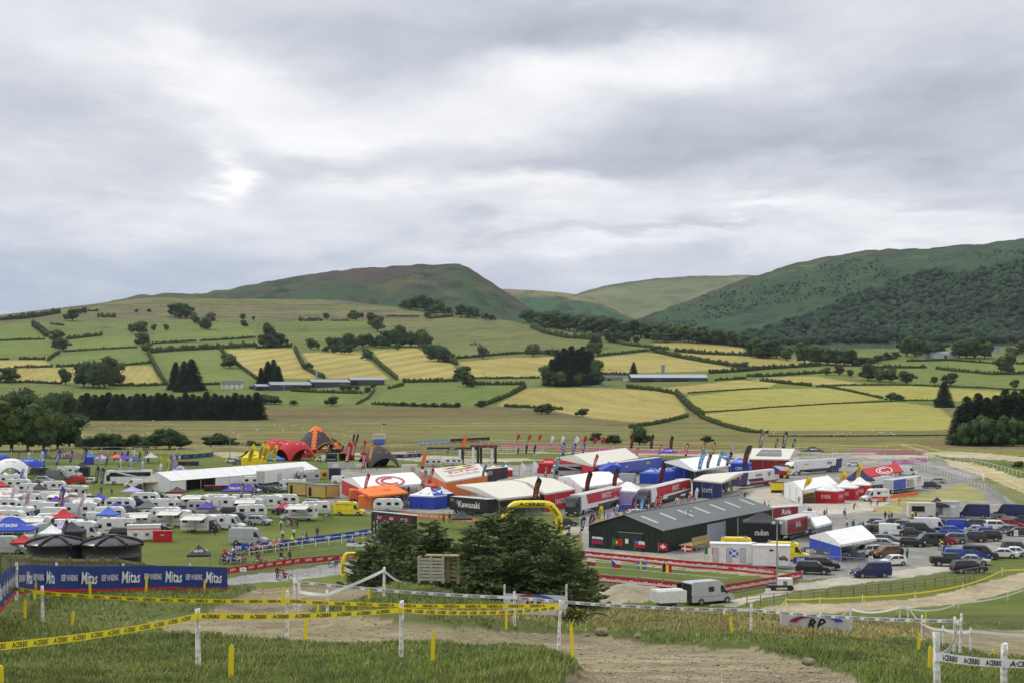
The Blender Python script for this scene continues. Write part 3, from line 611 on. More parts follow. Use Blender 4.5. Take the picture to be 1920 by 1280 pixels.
HG = [
 ([(-60,642),(40,638),(84,637)],4,'trimmed hedge along the lower edge of the top left pasture'),([(62,612),(75,620),(88,632)],9,'bushy hedge running downhill beside the top left pasture'),
 ([(125,637),(160,633),(192,629)],6,'leafy hedge right of the round bushes on the left hillside'),([(95,608),(120,611)],4,'short scrubby hedge high on the left slope'),
 ([(-60,676),(18,674)],4,'low hedge at the picture edge above the first hay strip'),([(36,674),(86,674)],5,'thick short hedge just above the first hay strip'),
 ([(90,676),(100,668),(112,662)],5,'slanting hedge joining two left pastures'),([(25,690),(98,688)],5,'dark hedge between the two left hay strips'),
 ([(118,660),(180,656),(258,652)],4,'neat hedge under the second row of left pastures'),([(106,688),(150,687)],5,'hedge left of the big round trees'),
 ([(226,686),(284,681)],5,'hedge right of the big round trees'),([(278,664),(286,680),(300,705),(312,722)],7,'grey green overgrown hedge falling from the upper field to the track'),
 ([(-60,718),(50,717),(115,720)],5,'dark hedge at the foot of the left hay field'),([(205,723),(260,724),(310,722)],6,'dark hedge below the hay field and big trees'),
 ([(285,645),(350,641),(368,640)],4,'thin hedge left of centre on the upper slope'),([(280,662),(330,658),(370,656),(410,654),(480,650)],9,'wide bushy hedge above the conifer trio'),
 ([(375,640),(430,637),(480,633)],4,'thin level hedge above the wide bushy hedge'),([(410,650),(420,665),(440,680),(456,693),(482,712)],5,'hedge falling past the lone tree towards the white farmhouse'),
 ([(365,722),(412,721)],5,'hedge left of the white farmhouse'),([(-60,604),(0,601),(40,598),(75,594),(112,587)],8,'dark scrub band near the left skyline'),
 ([(165,584),(185,584)],4,'small dark scrub line near the left skyline'),([(185,595),(218,595)],7,'dark gorse patch below the left skyline'),
 ([(480,653),(548,650)],6,'hedge above the first striped hay field'),([(553,655),(560,672),(570,690),(590,702),(608,710)],7,'hedge between the first and second striped hay fields'),
 ([(682,657),(692,668),(715,688),(744,712)],7,'hedge between the second and third striped hay fields'),([(757,717),(860,715)],7,'thick hedge at the foot of the third striped hay field'),
 ([(800,662),(826,672),(856,684)],8,'hedge on the right border of the third striped hay field'),([(855,673),(910,668),(960,664),(1040,660)],5,'hedge along the top of the hay field left of the pine clump'),
 ([(888,710),(1012,709)],4,'hedge at the foot of the hay field left of the pine clump'),([(875,722),(985,721)],6,'hedge above the bright green meadow'),
 ([(545,733),(600,736),(682,738)],6,'hedge in front of the long grey sheds'),([(668,758),(690,747),(702,732)],4,'small hedge left of the bright green meadow'),
 ([(728,729),(757,722)],5,'short hedge at the upper corner of the bright green meadow'),([(698,758),(745,760),(800,762),(862,763)],5,'ragged hedge along the foot of the bright green meadow'),
 ([(900,762),(930,752),(960,740),(985,726)],7,'hedge between the green meadow and the round hay field'),([(945,762),(1000,765),(1055,768)],5,'hedge at the foot of the round hay field'),
 ([(560,602),(605,602)],6,'gorse thicket on the upper middle pasture'),([(620,602),(655,602)],3,'thin gorse line on the upper middle pasture'),
 ([(725,594),(785,594)],3,'thin scrub line below the hilltop trees'),([(805,598),(850,594)],5,'hedge below the hilltop trees'),
 ([(1050,664),(985,664)],5,'hedge just left of the pine clump'),([(1120,668),(1160,664),(1215,658)],5,'hedge along the top of the hay field right of the pine clump'),
 ([(998,615),(1020,625),(1060,634),(1110,637)],9,'broad bushy hedge under the dark wood'),([(1010,611),(1062,611)],7,'light green hedge against the dark wood'),
 ([(1140,640),(1180,648),(1215,652),(1255,656)],6,'hedge falling from the stone heap'),([(1230,661),(1275,671),(1320,679),(1388,689)],7,'long hedge slanting between two hay fields'),
 ([(1265,659),(1320,664),(1445,669)],7,'hedge below the topmost right hay field'),([(1310,641),(1360,646),(1405,650)],5,'hedge above the topmost right hay field'),
 ([(1330,700),(1380,697),(1440,692),(1540,686)],7,'long dark hedge beyond the black roofed sheds'),([(1120,702),(1183,703)],5,'hedge behind the stone barn'),
 ([(1340,713),(1400,710)],5,'short hedge right of the black roofed sheds'),([(1175,727),(1230,732),(1265,739)],6,'hedge curving below the stone barn'),
 ([(1268,740),(1284,756),(1300,770),(1318,782)],9,'overgrown hedge between the round hay field and the wide yellow fields'),([(1290,737),(1380,731),(1440,728)],2.5,'thin hedge above the wide yellow fields'),
 ([(1315,773),(1400,768),(1440,764),(1560,757),(1700,751)],2.5,'thin dark line between the two widest yellow fields'),([(1180,802),(1230,795),(1290,781)],6,'scrubby bank below the round hay field'),
 ([(1312,782),(1350,797),(1400,810),(1440,812)],6,'dark scrub bank at the foot of the widest yellow field'),([(1400,706),(1440,706),(1500,702),(1545,699)],6,'hedge under the green strip on the right'),
 ([(1425,714),(1480,720),(1522,724)],6,'dark hedge above the wide yellow field, right side'),([(1530,725),(1590,722),(1700,722),(1850,728),(1960,735)],3,'thin hedge under the three grey trees'),
 ([(1540,724),(1590,733),(1655,747)],4,'slanting hedge left of the round double bush'),([(1440,818),(1600,818),(1785,816)],2.5,'thin dark bank under the widest yellow field'),
 ([(1600,685),(1640,678),(1680,672)],6,'curved hedge rising to the right farmyard'),([(1620,690),(1680,690),(1738,690)],6,'level hedge in front of the right farmyard'),
 ([(1755,692),(1800,697),(1860,702),(1960,700)],6,'hedge falling to the lone tree on the right'),([(1690,751),(1750,751),(1785,752)],3,'short thin hedge left of the dark spruces'),
 ([(1700,678),(1780,676),(1850,681),(1960,684)],4,'hedge below the right farm buildings'),
 ([(430,838),(500,835),(560,836),(640,835)],5,'dark hedge behind the red dome tents')]
for k, (p, h, lab) in enumerate(HG): hedge(p, h, lab, seed=k)
# ---- trees
cluster([(136,602,24,'b4'),(147,590,12,'b4'),(158,588,13,'b5')],'dark tree','in the small group near the left skyline','trees near the left skyline')
cluster([(338,597,30,'b5',1.1),(328,594,25,'b4'),(350,596,26,'b6')],'dark rounded oak','in the tight clump on the upper slope','oaks on the upper slope')
cluster([(362,601,14,'b7'),(367,608,16,'b0'),(375,611,11,'b7'),(388,618,26,'b7'),(380,617,13,'b0'),(396,602,18,'b7')],'pale grey green tree','in the line falling from the oaks','pale trees below the oaks')
cluster([(262,626,25,'b5',1.2),(246,620,14,'b7')],'round hedgerow tree','at the crossing of upper hedges','trees at the crossing of hedges')
cluster([(268,647,26,'b7',1.2),(276,662,20,'b0',1.1)],'bushy grey tree','between the two left pastures','bushy trees between left pastures')
cluster([(288,620,12,'b0'),(312,620,12,'b0')],'small round tree','on the level hedge line','small round trees on the hedge line')
cluster([(107,640,24,'b7',1.2),(117,658,26,'b8',1.1),(104,654,16,'b8')],'broad brownish bush','beside the left pastures','brownish bushes beside left pastures')
cluster([(430,690,29,'b5',1.15)],'lone dark tree with sheep in its shade','left of the striped hay fields',None)
cluster([(456,600,12,'b0'),(458,613,13,'b4'),(475,600,8,'b7'),(280,586,8,'b5'),(256,586,7,'b5')],'tiny tree','on the open upper slope','tiny trees on the open slope')
cluster([(18,717,31,'b4',1.1)],'round tree at the edge','by the left hay field',None)
cluster([(123,721,30,'b0',.9),(157,725,48,'b5',.9),(175,727,60,'b4',.9),(196,727,64,'b0',.95),(215,722,50,'b7',.8),(186,727,45,'b0')],'tall broad tree','in the large clump by the left hay field','large clump by the left hay field')
cluster([(329,730,46,'f0',1.5),(345,733,50,'f1',1.6),(361,731,52,'f2',1.6)],'dark pointed conifer','of the trio left of the white farmhouse','conifer trio left of the farmhouse')
cluster([(504,650,46,'b8',.6),(494,650,24,'b4'),(508,652,26,'b5'),(526,650,26,'b4'),(540,652,9,'b4')],'hedgerow tree','above the first striped hay field','trees above the first striped field')
cluster([(583,655,20,'b0',1.2),(595,654,11,'b0')],'small bushy tree','above the second striped hay field','small trees above the second field')
cluster([(612,598,12,'b4'),(656,598,12,'b0'),(667,601,19,'b0',1.2),(678,596,10,'b4')],'small dark tree','on the upper middle pasture','small trees on upper middle pasture')
cluster([(698,615,30,'b8',.9),(708,622,30,'b8',.9)],'thin brownish tree','below the moorland hill','thin trees below the moorland hill')
cluster([(757,578,16,'b5'),(770,580,22,'b5'),(782,581,27,'b6'),(796,583,32,'b5'),(812,585,28,'b6'),(827,587,22,'b5'),(840,590,16,'b6'),(810,591,19,'b0',1.2)],'dense dark tree','in the hilltop copse under the moorland hill','hilltop copse')
cluster([(864,594,22,'b5'),(876,595,25,'b6'),(890,597,20,'b5'),(911,600,14,'b5',1.1),(923,601,11,'b6')],'dark rounded tree','just right of the hilltop copse','trees right of the hilltop copse')
cluster([(800,598,13,'b0',1.1)],'small light tree','below the hilltop copse',None)
cluster([(622,657,24,'b0'),(635,658,27,'b4'),(650,656,30,'b0'),(665,654,26,'b0'),(680,651,26,'b4'),(692,648,24,'b5'),(640,663,18,'b4'),(655,663,17,'b4'),(626,663,15,'b0'),(612,660,12,'b4')],'bushy tree','in the wood above the second striped field','wood above the second striped field')
cluster([(704,651,16,'b4'),(716,652,25,'b4'),(730,649,31,'b4'),(743,650,39,'b0',.9),(754,650,28,'b4'),(745,656,13,'b4')],'dark tree','in the wood above the third striped field','wood above the third striped field')
cluster([(770,650,30,'b4'),(786,651,32,'b0',1.1),(794,654,31,'b0')],'full green tree','at the top corner of the third striped field','trees at the top corner of the third field')
cluster([(686,668,14,'b0'),(690,674,17,'b5',1.2)],'round bush','on the hedge between striped fields','round bushes on the hedge')
cluster([(805,668,26,'b4',1.1),(822,677,33,'b5',1.2),(832,678,28,'b4',1.1),(843,679,15,'b4')],'large dark tree','right of the third striped field','large trees right of the third field')
cluster([(905,672,25,'b8',.9)],'lone grey tree','on the hedge left of the pine clump',None)
cluster([(868,713,29,'b5',1.1),(862,711,20,'b4'),(877,724,28,'b0',1.1),(886,726,18,'b0')],'bushy tree','above the bright green meadow','trees above the green meadow')
cluster([(578,695,15,'b0',1.2),(571,693,9,'b0')],'small hedge bush','between the first two striped fields','hedge bushes between striped fields')
cluster([(490,718,26,'f0',1.6),(503,718,37,'f1',1.5),(513,718,40,'f2',1.4),(523,718,29,'f0',1.5)],'dark spruce','in the cluster behind the long grey sheds','spruces behind the grey sheds')
cluster([(498,757,20,'b5',1.5),(515,757,17,'b5',1.4),(551,759,10,'b4',1.5),(623,760,19,'b4',1.2),(483,785,20,'b4',1.)],'round dark bush','on the green field below the sheds','bushes below the sheds')
cluster([(643,731,14,'b7',1.4),(655,731,11,'b7',1.4),(690,736,13,'b7',1.2),(700,728,13,'b0',1.2),(670,731,9,'b0',1.5)],'garden bush','in front of the long grey sheds','bushes in front of the sheds')
cluster([(725,761,7,'b4',1.3),(741,761,7,'b4',1.4),(754,761,9,'b4',1.3),(776,762,9,'b4',1.3),(797,763,9,'b5',1.4),(813,763,10,'b5',1.2),(833,763,10,'b5',1.2),(845,764,8,'b5',1.3),(858,764,11,'b4',1.2)],'small round hawthorn','in the row below the green meadow','hawthorns below the green meadow')
cluster([(903,763,14,'b4',1.4),(1016,775,18,'b4',1.2),(1026,776,22,'b5',1.2),(1092,780,16,'b4',1.4)],'solitary round bush','along the edge of the marsh','solitary bushes on the marsh edge')
cluster([(u, y+4, h+6, k, 1.2) for u, y, h, k in [(992,598,22,'b5'),(1006,600,18,'b5'),(1022,602,22,'b5'),(1037,604,26,'b6'),(1052,606,22,'b5'),(1067,611,26,'b5'),(1082,612,26,'b6'),(1097,614,26,'b5'),(1112,616,28,'b6'),(1127,618,30,'b5'),(1142,620,28,'b6'),(1157,622,26,'b5'),(1172,623,26,'b6'),(1187,625,26,'b5'),(1202,627,28,'b6'),(1217,629,28,'b5'),(1232,631,26,'b6'),(1247,633,24,'b5'),(1262,635,22,'b5')]],'dense dark wood tree','in the belt crossing the middle of the valley','wood belt across the valley')
cluster([(u, y+3, h+3, k, 1.2) for u, y, h, k in [(1276,638,28,'b5'),(1291,639,28,'b0'),(1307,640,26,'b5'),(1323,641,28,'b0'),(1339,642,27,'b5'),(1355,643,27,'b4'),(1371,645,25,'b0'),(1387,647,24,'b5'),(1403,649,22,'b4'),(1418,651,20,'b5')]],'mid green wood tree','in the eastern end of the valley belt','eastern end of the valley belt')
cluster([(1012,613,20,'b7',1.2),(1022,618,15,'b0',1.2),(1000,610,12,'b7')],'light green bushy tree','in front of the dark wood belt','light trees before the wood belt')
cluster([(1142,641,22,'b0',1.2),(1158,643,19,'b4',1.1),(1175,643,20,'b0',1.2),(1192,644,13,'b0',1.2),(1230,641,22,'b0',1.2),(1248,642,18,'b4',1.2),(1298,642,24,'b0',1.1)],'bushy copse tree','around the pale stone heap','copse around the stone heap')
cluster([(1117,652,30,'b7',1.),(1109,668,26,'b8',1.),(1121,666,25,'b8',.9)],'tall grey green tree','behind the pine clump','grey trees behind the pine clump')
cluster([(1000,668,24,'b8',1.3),(1030,666,12,'b4',1.2),(1043,667,13,'b4',1.2),(1225,660,12,'b4',1.3),(1240,660,10,'b4',1.3)],'hedge tree','along the hedge beside the pine clump','hedge trees beside the pine clump')
cluster([(1033,722,44,'f0',1.6),(1047,722,56,'f1',1.6),(1059,722,70,'f2',1.4),(1071,722,74,'f1',1.4),(1083,722,68,'f2',1.4),(1094,722,73,'f1',1.4),(1105,721,58,'f0',1.6)],'tall dark pine','in the big clump by the stone barn','big pine clump by the stone barn')
cluster([(1026,722,36,'b0',1.),(1050,724,30,'b5',1.1),(1114,722,50,'b5',.8),(1085,724,26,'b0',1.)],'leafy tree','at the foot of the pine clump','leafy trees under the pine clump')
cluster([(1188,704,23,'f1',1.5)],'small dark conifer','between the stone barn and the black roofed sheds',None)
cluster([(1408,667,26,'b0',1.1),(1422,669,34,'b0',1.1),(1440,671,36,'b4',1.2),(1456,672,30,'b0',1.1),(1475,676,24,'b0',1.2)],'broad tree','in the group above the slanting hay field','group above the slanting hay field')
cluster([(1395,691,14,'b5',1.4),(1382,689,9,'b5',1.3)],'round hedge bush','at the end of the slanting hedge','bushes at the end of the slanting hedge')
cluster([(1508,681,38,'b0',1.),(1522,682,34,'b0',1.),(1536,683,32,'b5',1.1),(1552,684,34,'b4',1.1),(1568,684,32,'b5',1.1),(1584,685,34,'b4',1.),(1598,685,28,'b5',1.)],'large hedgerow tree','in the row left of the right farm','row left of the right farm')
cluster([(1614,686,18,'b4',1.3),(1630,684,16,'b5',1.2),(1645,680,16,'b4',1.2),(1662,674,15,'b5',1.2),(1680,672,14,'b4',1.2)],'low bushy tree','along the lane to the right farm','bushy trees along the farm lane')
cluster([(1700,668,37,'b0',1.1),(1716,669,32,'b0',1.),(1738,670,34,'b5',1.1),(1752,669,30,'b5'),(1765,669,25,'b6')],'full crowned tree','behind the right farm buildings','trees behind the right farm')
cluster([(1797,671,32,'b0',1.1),(1812,672,39,'b5',1.1),(1828,671,36,'b0',1.2),(1846,672,30,'b0',1.1)],'full crowned tree','right of the right farm silo','trees right of the farm silo')
cluster([(1885,701,39,'b0',1.05)],'lone full tree','in the right hand pasture',None)
cluster([(1550,703,15,'b8',1.1),(1574,703,19,'b8',1.1),(1594,706,14,'b8',1.)],'small grey green tree','in the row over the green strip','small trees over the green strip')
cluster([(1628,713,35,'b5',.95),(1650,716,27,'b8',1.),(1671,716,27,'b8',1.),(1700,720,26,'b8',1.3)],'field tree','in the row of four above the yellow fields','row of four above the yellow fields')
cluster([(1752,719,14,'b8',1.1),(1782,722,24,'b8',1.3),(1903,728,17,'b8',1.1)],'grey pasture tree','on the hedge behind the spruces','pasture trees behind the spruces')
cluster([(1672,751,17,'b5',1.2),(1686,751,13,'b5',1.4)],'dark round bush','in the yellow field left of the spruces','round bushes in the yellow field')
cluster([(1771,763,44,'f1',1.6)],'open branched spruce','standing apart left of the dark spruce wood',None)
cluster([(1756,762,15,'b0',1.2)],'bush','at the foot of the spruce standing apart',None)
cluster([(1800,832,72,'f1',1.6),(1816,834,92,'f2',1.4),(1834,834,98,'f1',1.4),(1852,834,90,'f2',1.4),(1870,832,92,'f0',1.6),(1888,832,104,'f1',1.3),(1905,832,100,'f2',1.3),(1925,832,104,'f1',1.3),(1950,832,100,'f2',1.3)],'tall dark spruce','in the wood at the right edge','spruce wood at the right edge')
cluster([(1806,836,46,'b5',.8),(1828,836,60,'b5',.8),(1850,836,66,'b6',.8),(1875,836,60,'b5',.8),(1900,836,66,'b6',.8),(1930,836,66,'b5',.8)],'dark leafy tree','under the spruces at the right edge','leafy trees under the spruces')
cluster([(1917,664,28,'b7',1.),(1893,664,16,'b7',1.1),(1905,668,14,'b0',1.2)],'pale bushy tree','below the wooded hill at the right edge','pale trees below the wooded hill')
cluster([(152+13.1*i, 785+((i*7) % 3), 40+((i*5) % 7), 'f%d' % (i % 3), 1.9) for i in range(26)],'dark conifer','in the long straight belt over the marsh','long straight conifer belt',)
cluster([(28,806,88,'b6',1.),(62,806,82,'b5',1.),(96,802,78,'b5',1.),(125,800,76,'b6',1.)],'tall tree','of the back row at the left edge','back row of trees at the left edge')
cluster([(-8,845,96,'b4',1.),(22,846,104,'b0',1.05),(52,846,100,'b4',1.),(82,845,96,'b0',1.),(108,843,84,'b5',1.),(130,840,72,'b4',1.)],'huge dark tree','of the front row at the left edge','front row of trees at the left edge')
cluster([(150,843,22,'b7',1.2),(168,843,26,'b4',1.3),(187,843,31,'b0',1.2),(213,843,33,'b4',1.2),(232,842,22,'b4',1.3),(250,842,28,'b0',1.2),(270,842,26,'b4',1.3),(292,842,33,'b4',1.2),(318,842,42,'b4',1.2),(338,840,30,'b5',1.2)],'hawthorn bush','in the row behind the left camp','hawthorn row behind the left camp')
cluster([(395,838,22,'b4',1.3),(412,838,28,'b5',1.3),(430,838,20,'b4',1.4),(472,838,14,'b5',1.5),(500,836,10,'b4',1.5),(620,833,14,'b5',1.4)],'low dark bush','behind the white marquee','bushes behind the marquee')
cluster([(1199,834,38,'b5',1.),(1116,828,19,'b4',1.1),(1140,832,14,'b4',1.4),(1153,833,20,'b4',1.2),(1326,830,15,'b5',1.5)],'windblown thorn tree','behind the far race course','thorn trees behind the far course')
cluster([(1910,842+35,14,'b5',1.6)],'dark gorse bush','by the upper right track',None)
# ---- woodland and scrub on the wooded hill
def wood(name, polyg, n, rad, m, seed, label_kind='stuff'):
 us, ts, X, D, z = HR; rng = np.random.default_rng(seed); U, Tt = np.meshgrid(us, ts); yy = YH + F*(ZC - z)/D; ok = inpoly(U.ravel(), yy.ravel(), polyg) & (Tt.ravel() <= 1)
 idx = np.where(ok)[0]; w = np.gradient(yy, axis=0).ravel()[idx]; w = np.clip(-w, .05, None)*(.08+np.clip(vnoise(X.ravel()[idx]*.006, D.ravel()[idx]*.004, 77, 3)-.42, 0, 1)*9 if n < 2000 else 1); k = rng.choice(idx, n, p=w/w.sum()); Vs = []; Fs = []
 for j, i in enumerate(k):
  s = rad*rng.uniform(.5, 1.5); v = IV1*(1 + .25*rng.normal(size=(len(IV1), 1))*.6)*np.array([s, s, s*.9]) + (X.ravel()[i] + rng.normal()*6, D.ravel()[i] + rng.normal()*8, z.ravel()[i] + s*.55)
  Vs.append(v); Fs.append(IF1 + j*len(IV1))
 me = npmesh(name, np.concatenate(Vs), np.concatenate(Fs), [m], False); o = bpy.data.objects.new(name, me); COL.objects.link(o); tag(o, kind='stuff')
WOODM = leafmat('far_wood_leaves', (.024,.043,.023), .8, .012)
wood('woodland', [(1330,648),(1400,630),(1440,618),(1500,598),(1560,573),(1620,550),(1690,525),(1740,508),(1810,515),(1860,503),(1930,488),(2200,470),(2560,470),(2560,650),(1700,640),(1500,646),(1400,645)], 11000, 6.5, WOODM, 3)
wood('scrub', [(1180,625),(1290,568),(1400,528),(1500,500),(1640,480),(1760,480),(1900,470),(2200,470),(2200,500),(1740,505),(1640,540),(1470,570),(1330,600),(1240,640)], 900, 2.2, leafmat('scrub_leaves', (.040,.062,.030), .6, .02), 4)
# ---- farm buildings
def M_(n, c, r=.8, **k): return mat(n, c, r, **k)
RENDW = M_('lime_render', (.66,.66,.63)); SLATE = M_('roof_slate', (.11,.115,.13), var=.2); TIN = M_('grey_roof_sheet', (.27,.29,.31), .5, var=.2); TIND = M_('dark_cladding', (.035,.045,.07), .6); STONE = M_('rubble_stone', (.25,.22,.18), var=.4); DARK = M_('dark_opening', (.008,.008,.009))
def shed(name, u0, y0, u1, y1, depth, eave, ridge, wall, roof, label, opens=(), cat='barn', chim=0, wins=0):
 """gabled building; (u0,y0)-(u1,y1) is the foot of its front wall"""
 a = np.array(G(u0, y0, 330)); b = np.array(G(u1, y1, 330)); Lx = np.linalg.norm((b-a)[:2]); ang = atan2(b[1]-a[1], b[0]-a[0]); root = empty(name, tuple(a), ang, label, cat)
 mb = MB(); e = -1.5; mb.add([(0,0,e),(Lx,0,e),(Lx,depth,e),(0,depth,e),(0,0,eave),(Lx,0,eave),(Lx,depth,eave),(0,depth,eave),(0,depth/2,ridge),(Lx,depth/2,ridge)],[(0,1,5,4),(2,3,7,6),(1,2,6,9,5),(3,0,4,8,7)], wall); mb.build('wall', root)
 t = .12; mb = MB()
 for s0, s1 in ((-.3, depth/2), (depth+.3, depth/2)):
  zz = eave - .3*(ridge-eave)/(depth/2)+.05
  mb.add([(-.3,s0,zz),(Lx+.3,s0,zz),(Lx+.3,s1,ridge+.05),(-.3,s1,ridge+.05),(-.3,s0,zz+t),(Lx+.3,s0,zz+t),(Lx+.3,s1,ridge+.05+t),(-.3,s1,ridge+.05+t)],[(3,2,1,0),(4,5,6,7),(0,1,5,4),(1,2,6,5),(3,0,4,7),(2,3,7,6)], roof)
 rf = mb.build('roof', root)
 for k in range(chim): MB().box((Lx*(.08+.84*k/max(1,chim-1)), depth/2, ridge+.5), (.9,.7,1.6), wall).build('chimney', rf)
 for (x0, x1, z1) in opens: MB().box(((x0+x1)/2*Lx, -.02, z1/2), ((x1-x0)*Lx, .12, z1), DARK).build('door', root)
 for k in range(wins):
  for zz in (1.6, 4.1):
   if k == wins//2 and zz < 2: MB().box((Lx*(k+.5)/wins, -.03, 1.05), (1.1,.1,2.1), DARK).build('door', root)
   else: MB().box((Lx*(k+.5)/wins, -.03, zz), (1.1,.1,1.2), GLASS).build('window', root)
 return root
shed('farmhouse',415,729,454,729,7,5.2,8.4,RENDW,SLATE,'white farmhouse with slate roof and two chimneys',chim=2,wins=4,cat='house')
shed('outbuilding',467,729,480,729,6,3.,4.5,TIND,SLATE,'small dark outbuilding between the farmhouse and the sheds',opens=[(.3,.6,2.4)])
shed('farm_shed',480,732,508,731,14,4.5,6.5,TIND,TIN,'short blue grey shed at the left end of the long sheds',opens=[(.1,.5,3.)])
shed('farm_shed',508,732,584,729,16,6,9,TIND,TIN,'long grey roofed shed with a white lower wall',opens=[(.47,.62,4.5),(.66,.97,4.5)])
shed('farm_shed',584,727,657,724,16,6.2,9,TIND,TIN,'long dark shed in the middle of the farm sheds',opens=[(.02,.09,4)])
shed('farm_shed',657,723,721,721,16,6.4,9,TIND,TIN,'long dark shed at the right end, one bay open',opens=[(.0,.22,5)])
shed('stone_barn',1119,714,1170,712,8,4,6.5,STONE,SLATE,'old stone barn with patched roof beside the pine clump',opens=[(.4,.5,2.5)])
shed('lean_shed',1168,713,1184,714,6,3,4.2,RENDW,SLATE,'small pale lean shed right of the stone barn')
shed('cattle_shed',1184,716,1327,714,18,5,8.5,TIND,M_('pale_roof_sheet',(.36,.37,.40),.5,var=.2),'long black sided cattle shed with pale sheet roof',opens=[(.1,.3,3.),(.4,.75,3.)])
shed('farmhouse',1717,666,1732,666,8,6,9,M_('ochre_render',(.45,.38,.25)),SLATE,'ochre farmhouse at the left of the right farm',chim=1,wins=2,cat='house')
shed('farm_shed',1731,671,1752,670,14,5,8,M_('grey_block',(.3,.3,.31)),TIN,'grey farm shed left of the pale blue shed',opens=[(.5,.8,3)])
shed('farm_shed',1752,672,1794,671,18,6,9.5,M_('pale_blue_sheet',(.40,.46,.50)),TIN,'pale blue farm shed with open door and silo beside it',opens=[(.44,.56,4)])
shed('cottage',1857,660,1876,660,8,5,8,M_('grey_render',(.4,.4,.4)),SLATE,'low grey cottage under the wooded hill at right',chim=1,wins=2,cat='house')
def silo(u, y, h, r, label):
 p = G(u, y, 330); root = empty('silo', p, 0, label, 'silo'); MB().tube((0,0,1.5),(0,0,h),r,TIN,12).build('tank', root); MB().tube((0,0,h),(0,0,h+r),r,TIN,12,.2).build('roof', root)
 for k in range(4): MB().tube((r*.8*cos(k*pi/2),r*.8*sin(k*pi/2),-.3),(r*.8*cos(k*pi/2),r*.8*sin(k*pi/2),1.6),.12,STEEL).build('leg', root)
silo(1798,671,11,1.9,'tall grey feed silo beside the pale blue shed'); silo(1243,700,10,2.2,'pale feed silo behind the cattle shed'); silo(594,712,9,1.4,'small pale feed silo behind the grey sheds')
for j, (u, y, L_) in enumerate([(1075,724,30),(1100,722,24),(1110,718,20)]):
 p = G(u, y, 330); ob = MB()
 for i in range(int(L_/1.5)): ob.tube((i*1.5,0,.7),(i*1.5,1.4,.7),.72,M_('silage_wrap',(.45,.46,.47),.4),10)
 tag(ob.build('bale_row', loc=p), 'row of pale wrapped bales below the pines, ' + ['nearest row','middle row','farthest row'][j], 'bales', 'wrapped bales below the pines')
# stone heap, pylons
def rockheap(u, y, wpx, hpx, n, label, m):
 p = G(u, y, 330); s = p[1]/F; rng = np.random.default_rng(5); mb = MB()
 for i in range(n):
  a = rng.uniform(-1, 1); hh = (1-abs(a))*hpx*s*rng.random(); r = wpx*s*.06*rng.uniform(.5, 1.3); v = IV1*(1+.3*rng.normal(size=(len(IV1),1))*.5)*r + (a*wpx*s/2, rng.normal()*3, hh); mb.add(v.tolist(), IF1.tolist(), m)
 tag(mb.build('stone_heap', loc=p), label, 'stone heap')
rockheap(1140,628,50,12,70,'pale heap of quarried stone in front of the wood belt',M_('quarry_stone',(.34,.29,.25),var=.3)); rockheap(892,647,26,9,40,'dark rocky outcrop on the middle pasture',STONE)
def pole(u, y, hpx, label, double=False, g='power line poles'):
 p = G(u, y, 330); h = hpx*p[1]/F; root = empty('power_pole', p, 0, label, 'power pole', g); xs = (-1.6, 1.6) if double else (0,)
 for x in xs: MB().tube((x,0,-1),(x,0,h),.32,M_('pole_wood',(.30,.28,.25)),6,.22).build('pole', root)
 MB().box((0,0,h*.94),(5.4,.3,.3),M_('pole_wood',(.30,.28,.25))).build('crossarm', root)
for a in [(1553,652,13,'double power pole left of the row of hedgerow trees',True),(1561,652,12,'double power pole right of its twin below the wooded hill',True),(1678,636,19,'tall power pole in front of the wooded hill'),(1701,664,14,'power pole in the farm trees on the right'),(907,716,19,'power pole above the green meadow hedge'),(1101,668,16,'power pole above the pine clump'),(1288,664,14,'power pole on the topmost hay field, right one'),(1277,656,16,'power pole on the topmost hay field, left one'),(532,740,18,'power pole in front of the grey sheds'),(676,740,10,'short double pole below the grey sheds',True),(1903,683,15,'power pole at the right edge above the lone tree'),(1655,650,10,'small power pole on the pale field strip'),(1143,700,9,'small power pole behind the stone barn')]: pole(*a)
# ---- sheep
def sheepmesh():
 mb = MB(); w = M_('fleece', (.62,.60,.53)); mb.add((IV2*(.55,.28,.30)+(0,0,.62)).tolist(), IF2.tolist(), w); mb.tube((.42,0,.72),(.72,0,.80),.15,w,6,.09); mb.tube((.70,0,.82),(.86,0,.70),.10,w,6,.06)
 for x in (-.32,.32):
  for y in (-.13,.13): mb.tube((x,y,0),(x,y,.5),.05,w,5)
 o = mb.build('sheep'); d = o.data; bpy.data.objects.remove(o); return d
SHM = sheepmesh()
def flock(poly_, n, label, seed, group, sc=1.1):
 rng = random.Random(seed); xs = [p[0] for p in poly_]; ys = [p[1] for p in poly_]; k = 0
 while k < n:
  u = rng.uniform(min(xs), max(xs)); y = rng.uniform(min(ys), max(ys))
  if not inpoly(np.array([u]), np.array([y]), poly_)[0]: continue
  o = bpy.data.objects.new('sheep', SHM); COL.objects.link(o); p = G(u, y, 330); o.location = (p[0], p[1], p[2]+.05); o.rotation_euler[2] = rng.random()*6.3; o.scale = (sc,)*3; tag(o, label, 'sheep', group); k += 1
flock([(150,790),(330,790),(330,815),(150,825)], 24, 'white sheep grazing the marsh below the conifer belt', 1, 'sheep below the conifer belt')
flock([(330,795),(660,790),(660,822),(330,822)], 26, 'white sheep grazing the marsh behind the marquee', 2, 'sheep behind the marquee')
flock([(660,795),(900,800),(900,808),(660,808)], 5, 'white sheep near the blue site tower on the marsh', 3, 'sheep near the site tower')
flock([(1380,808),(1700,808),(1700,818),(1380,818)], 16, 'white sheep along the foot of the widest yellow field', 4, 'sheep under the yellow field')
flock([(125,600),(250,600),(250,624),(125,624)], 12, 'tiny sheep on the high left pasture', 5, 'sheep on the high left pasture')
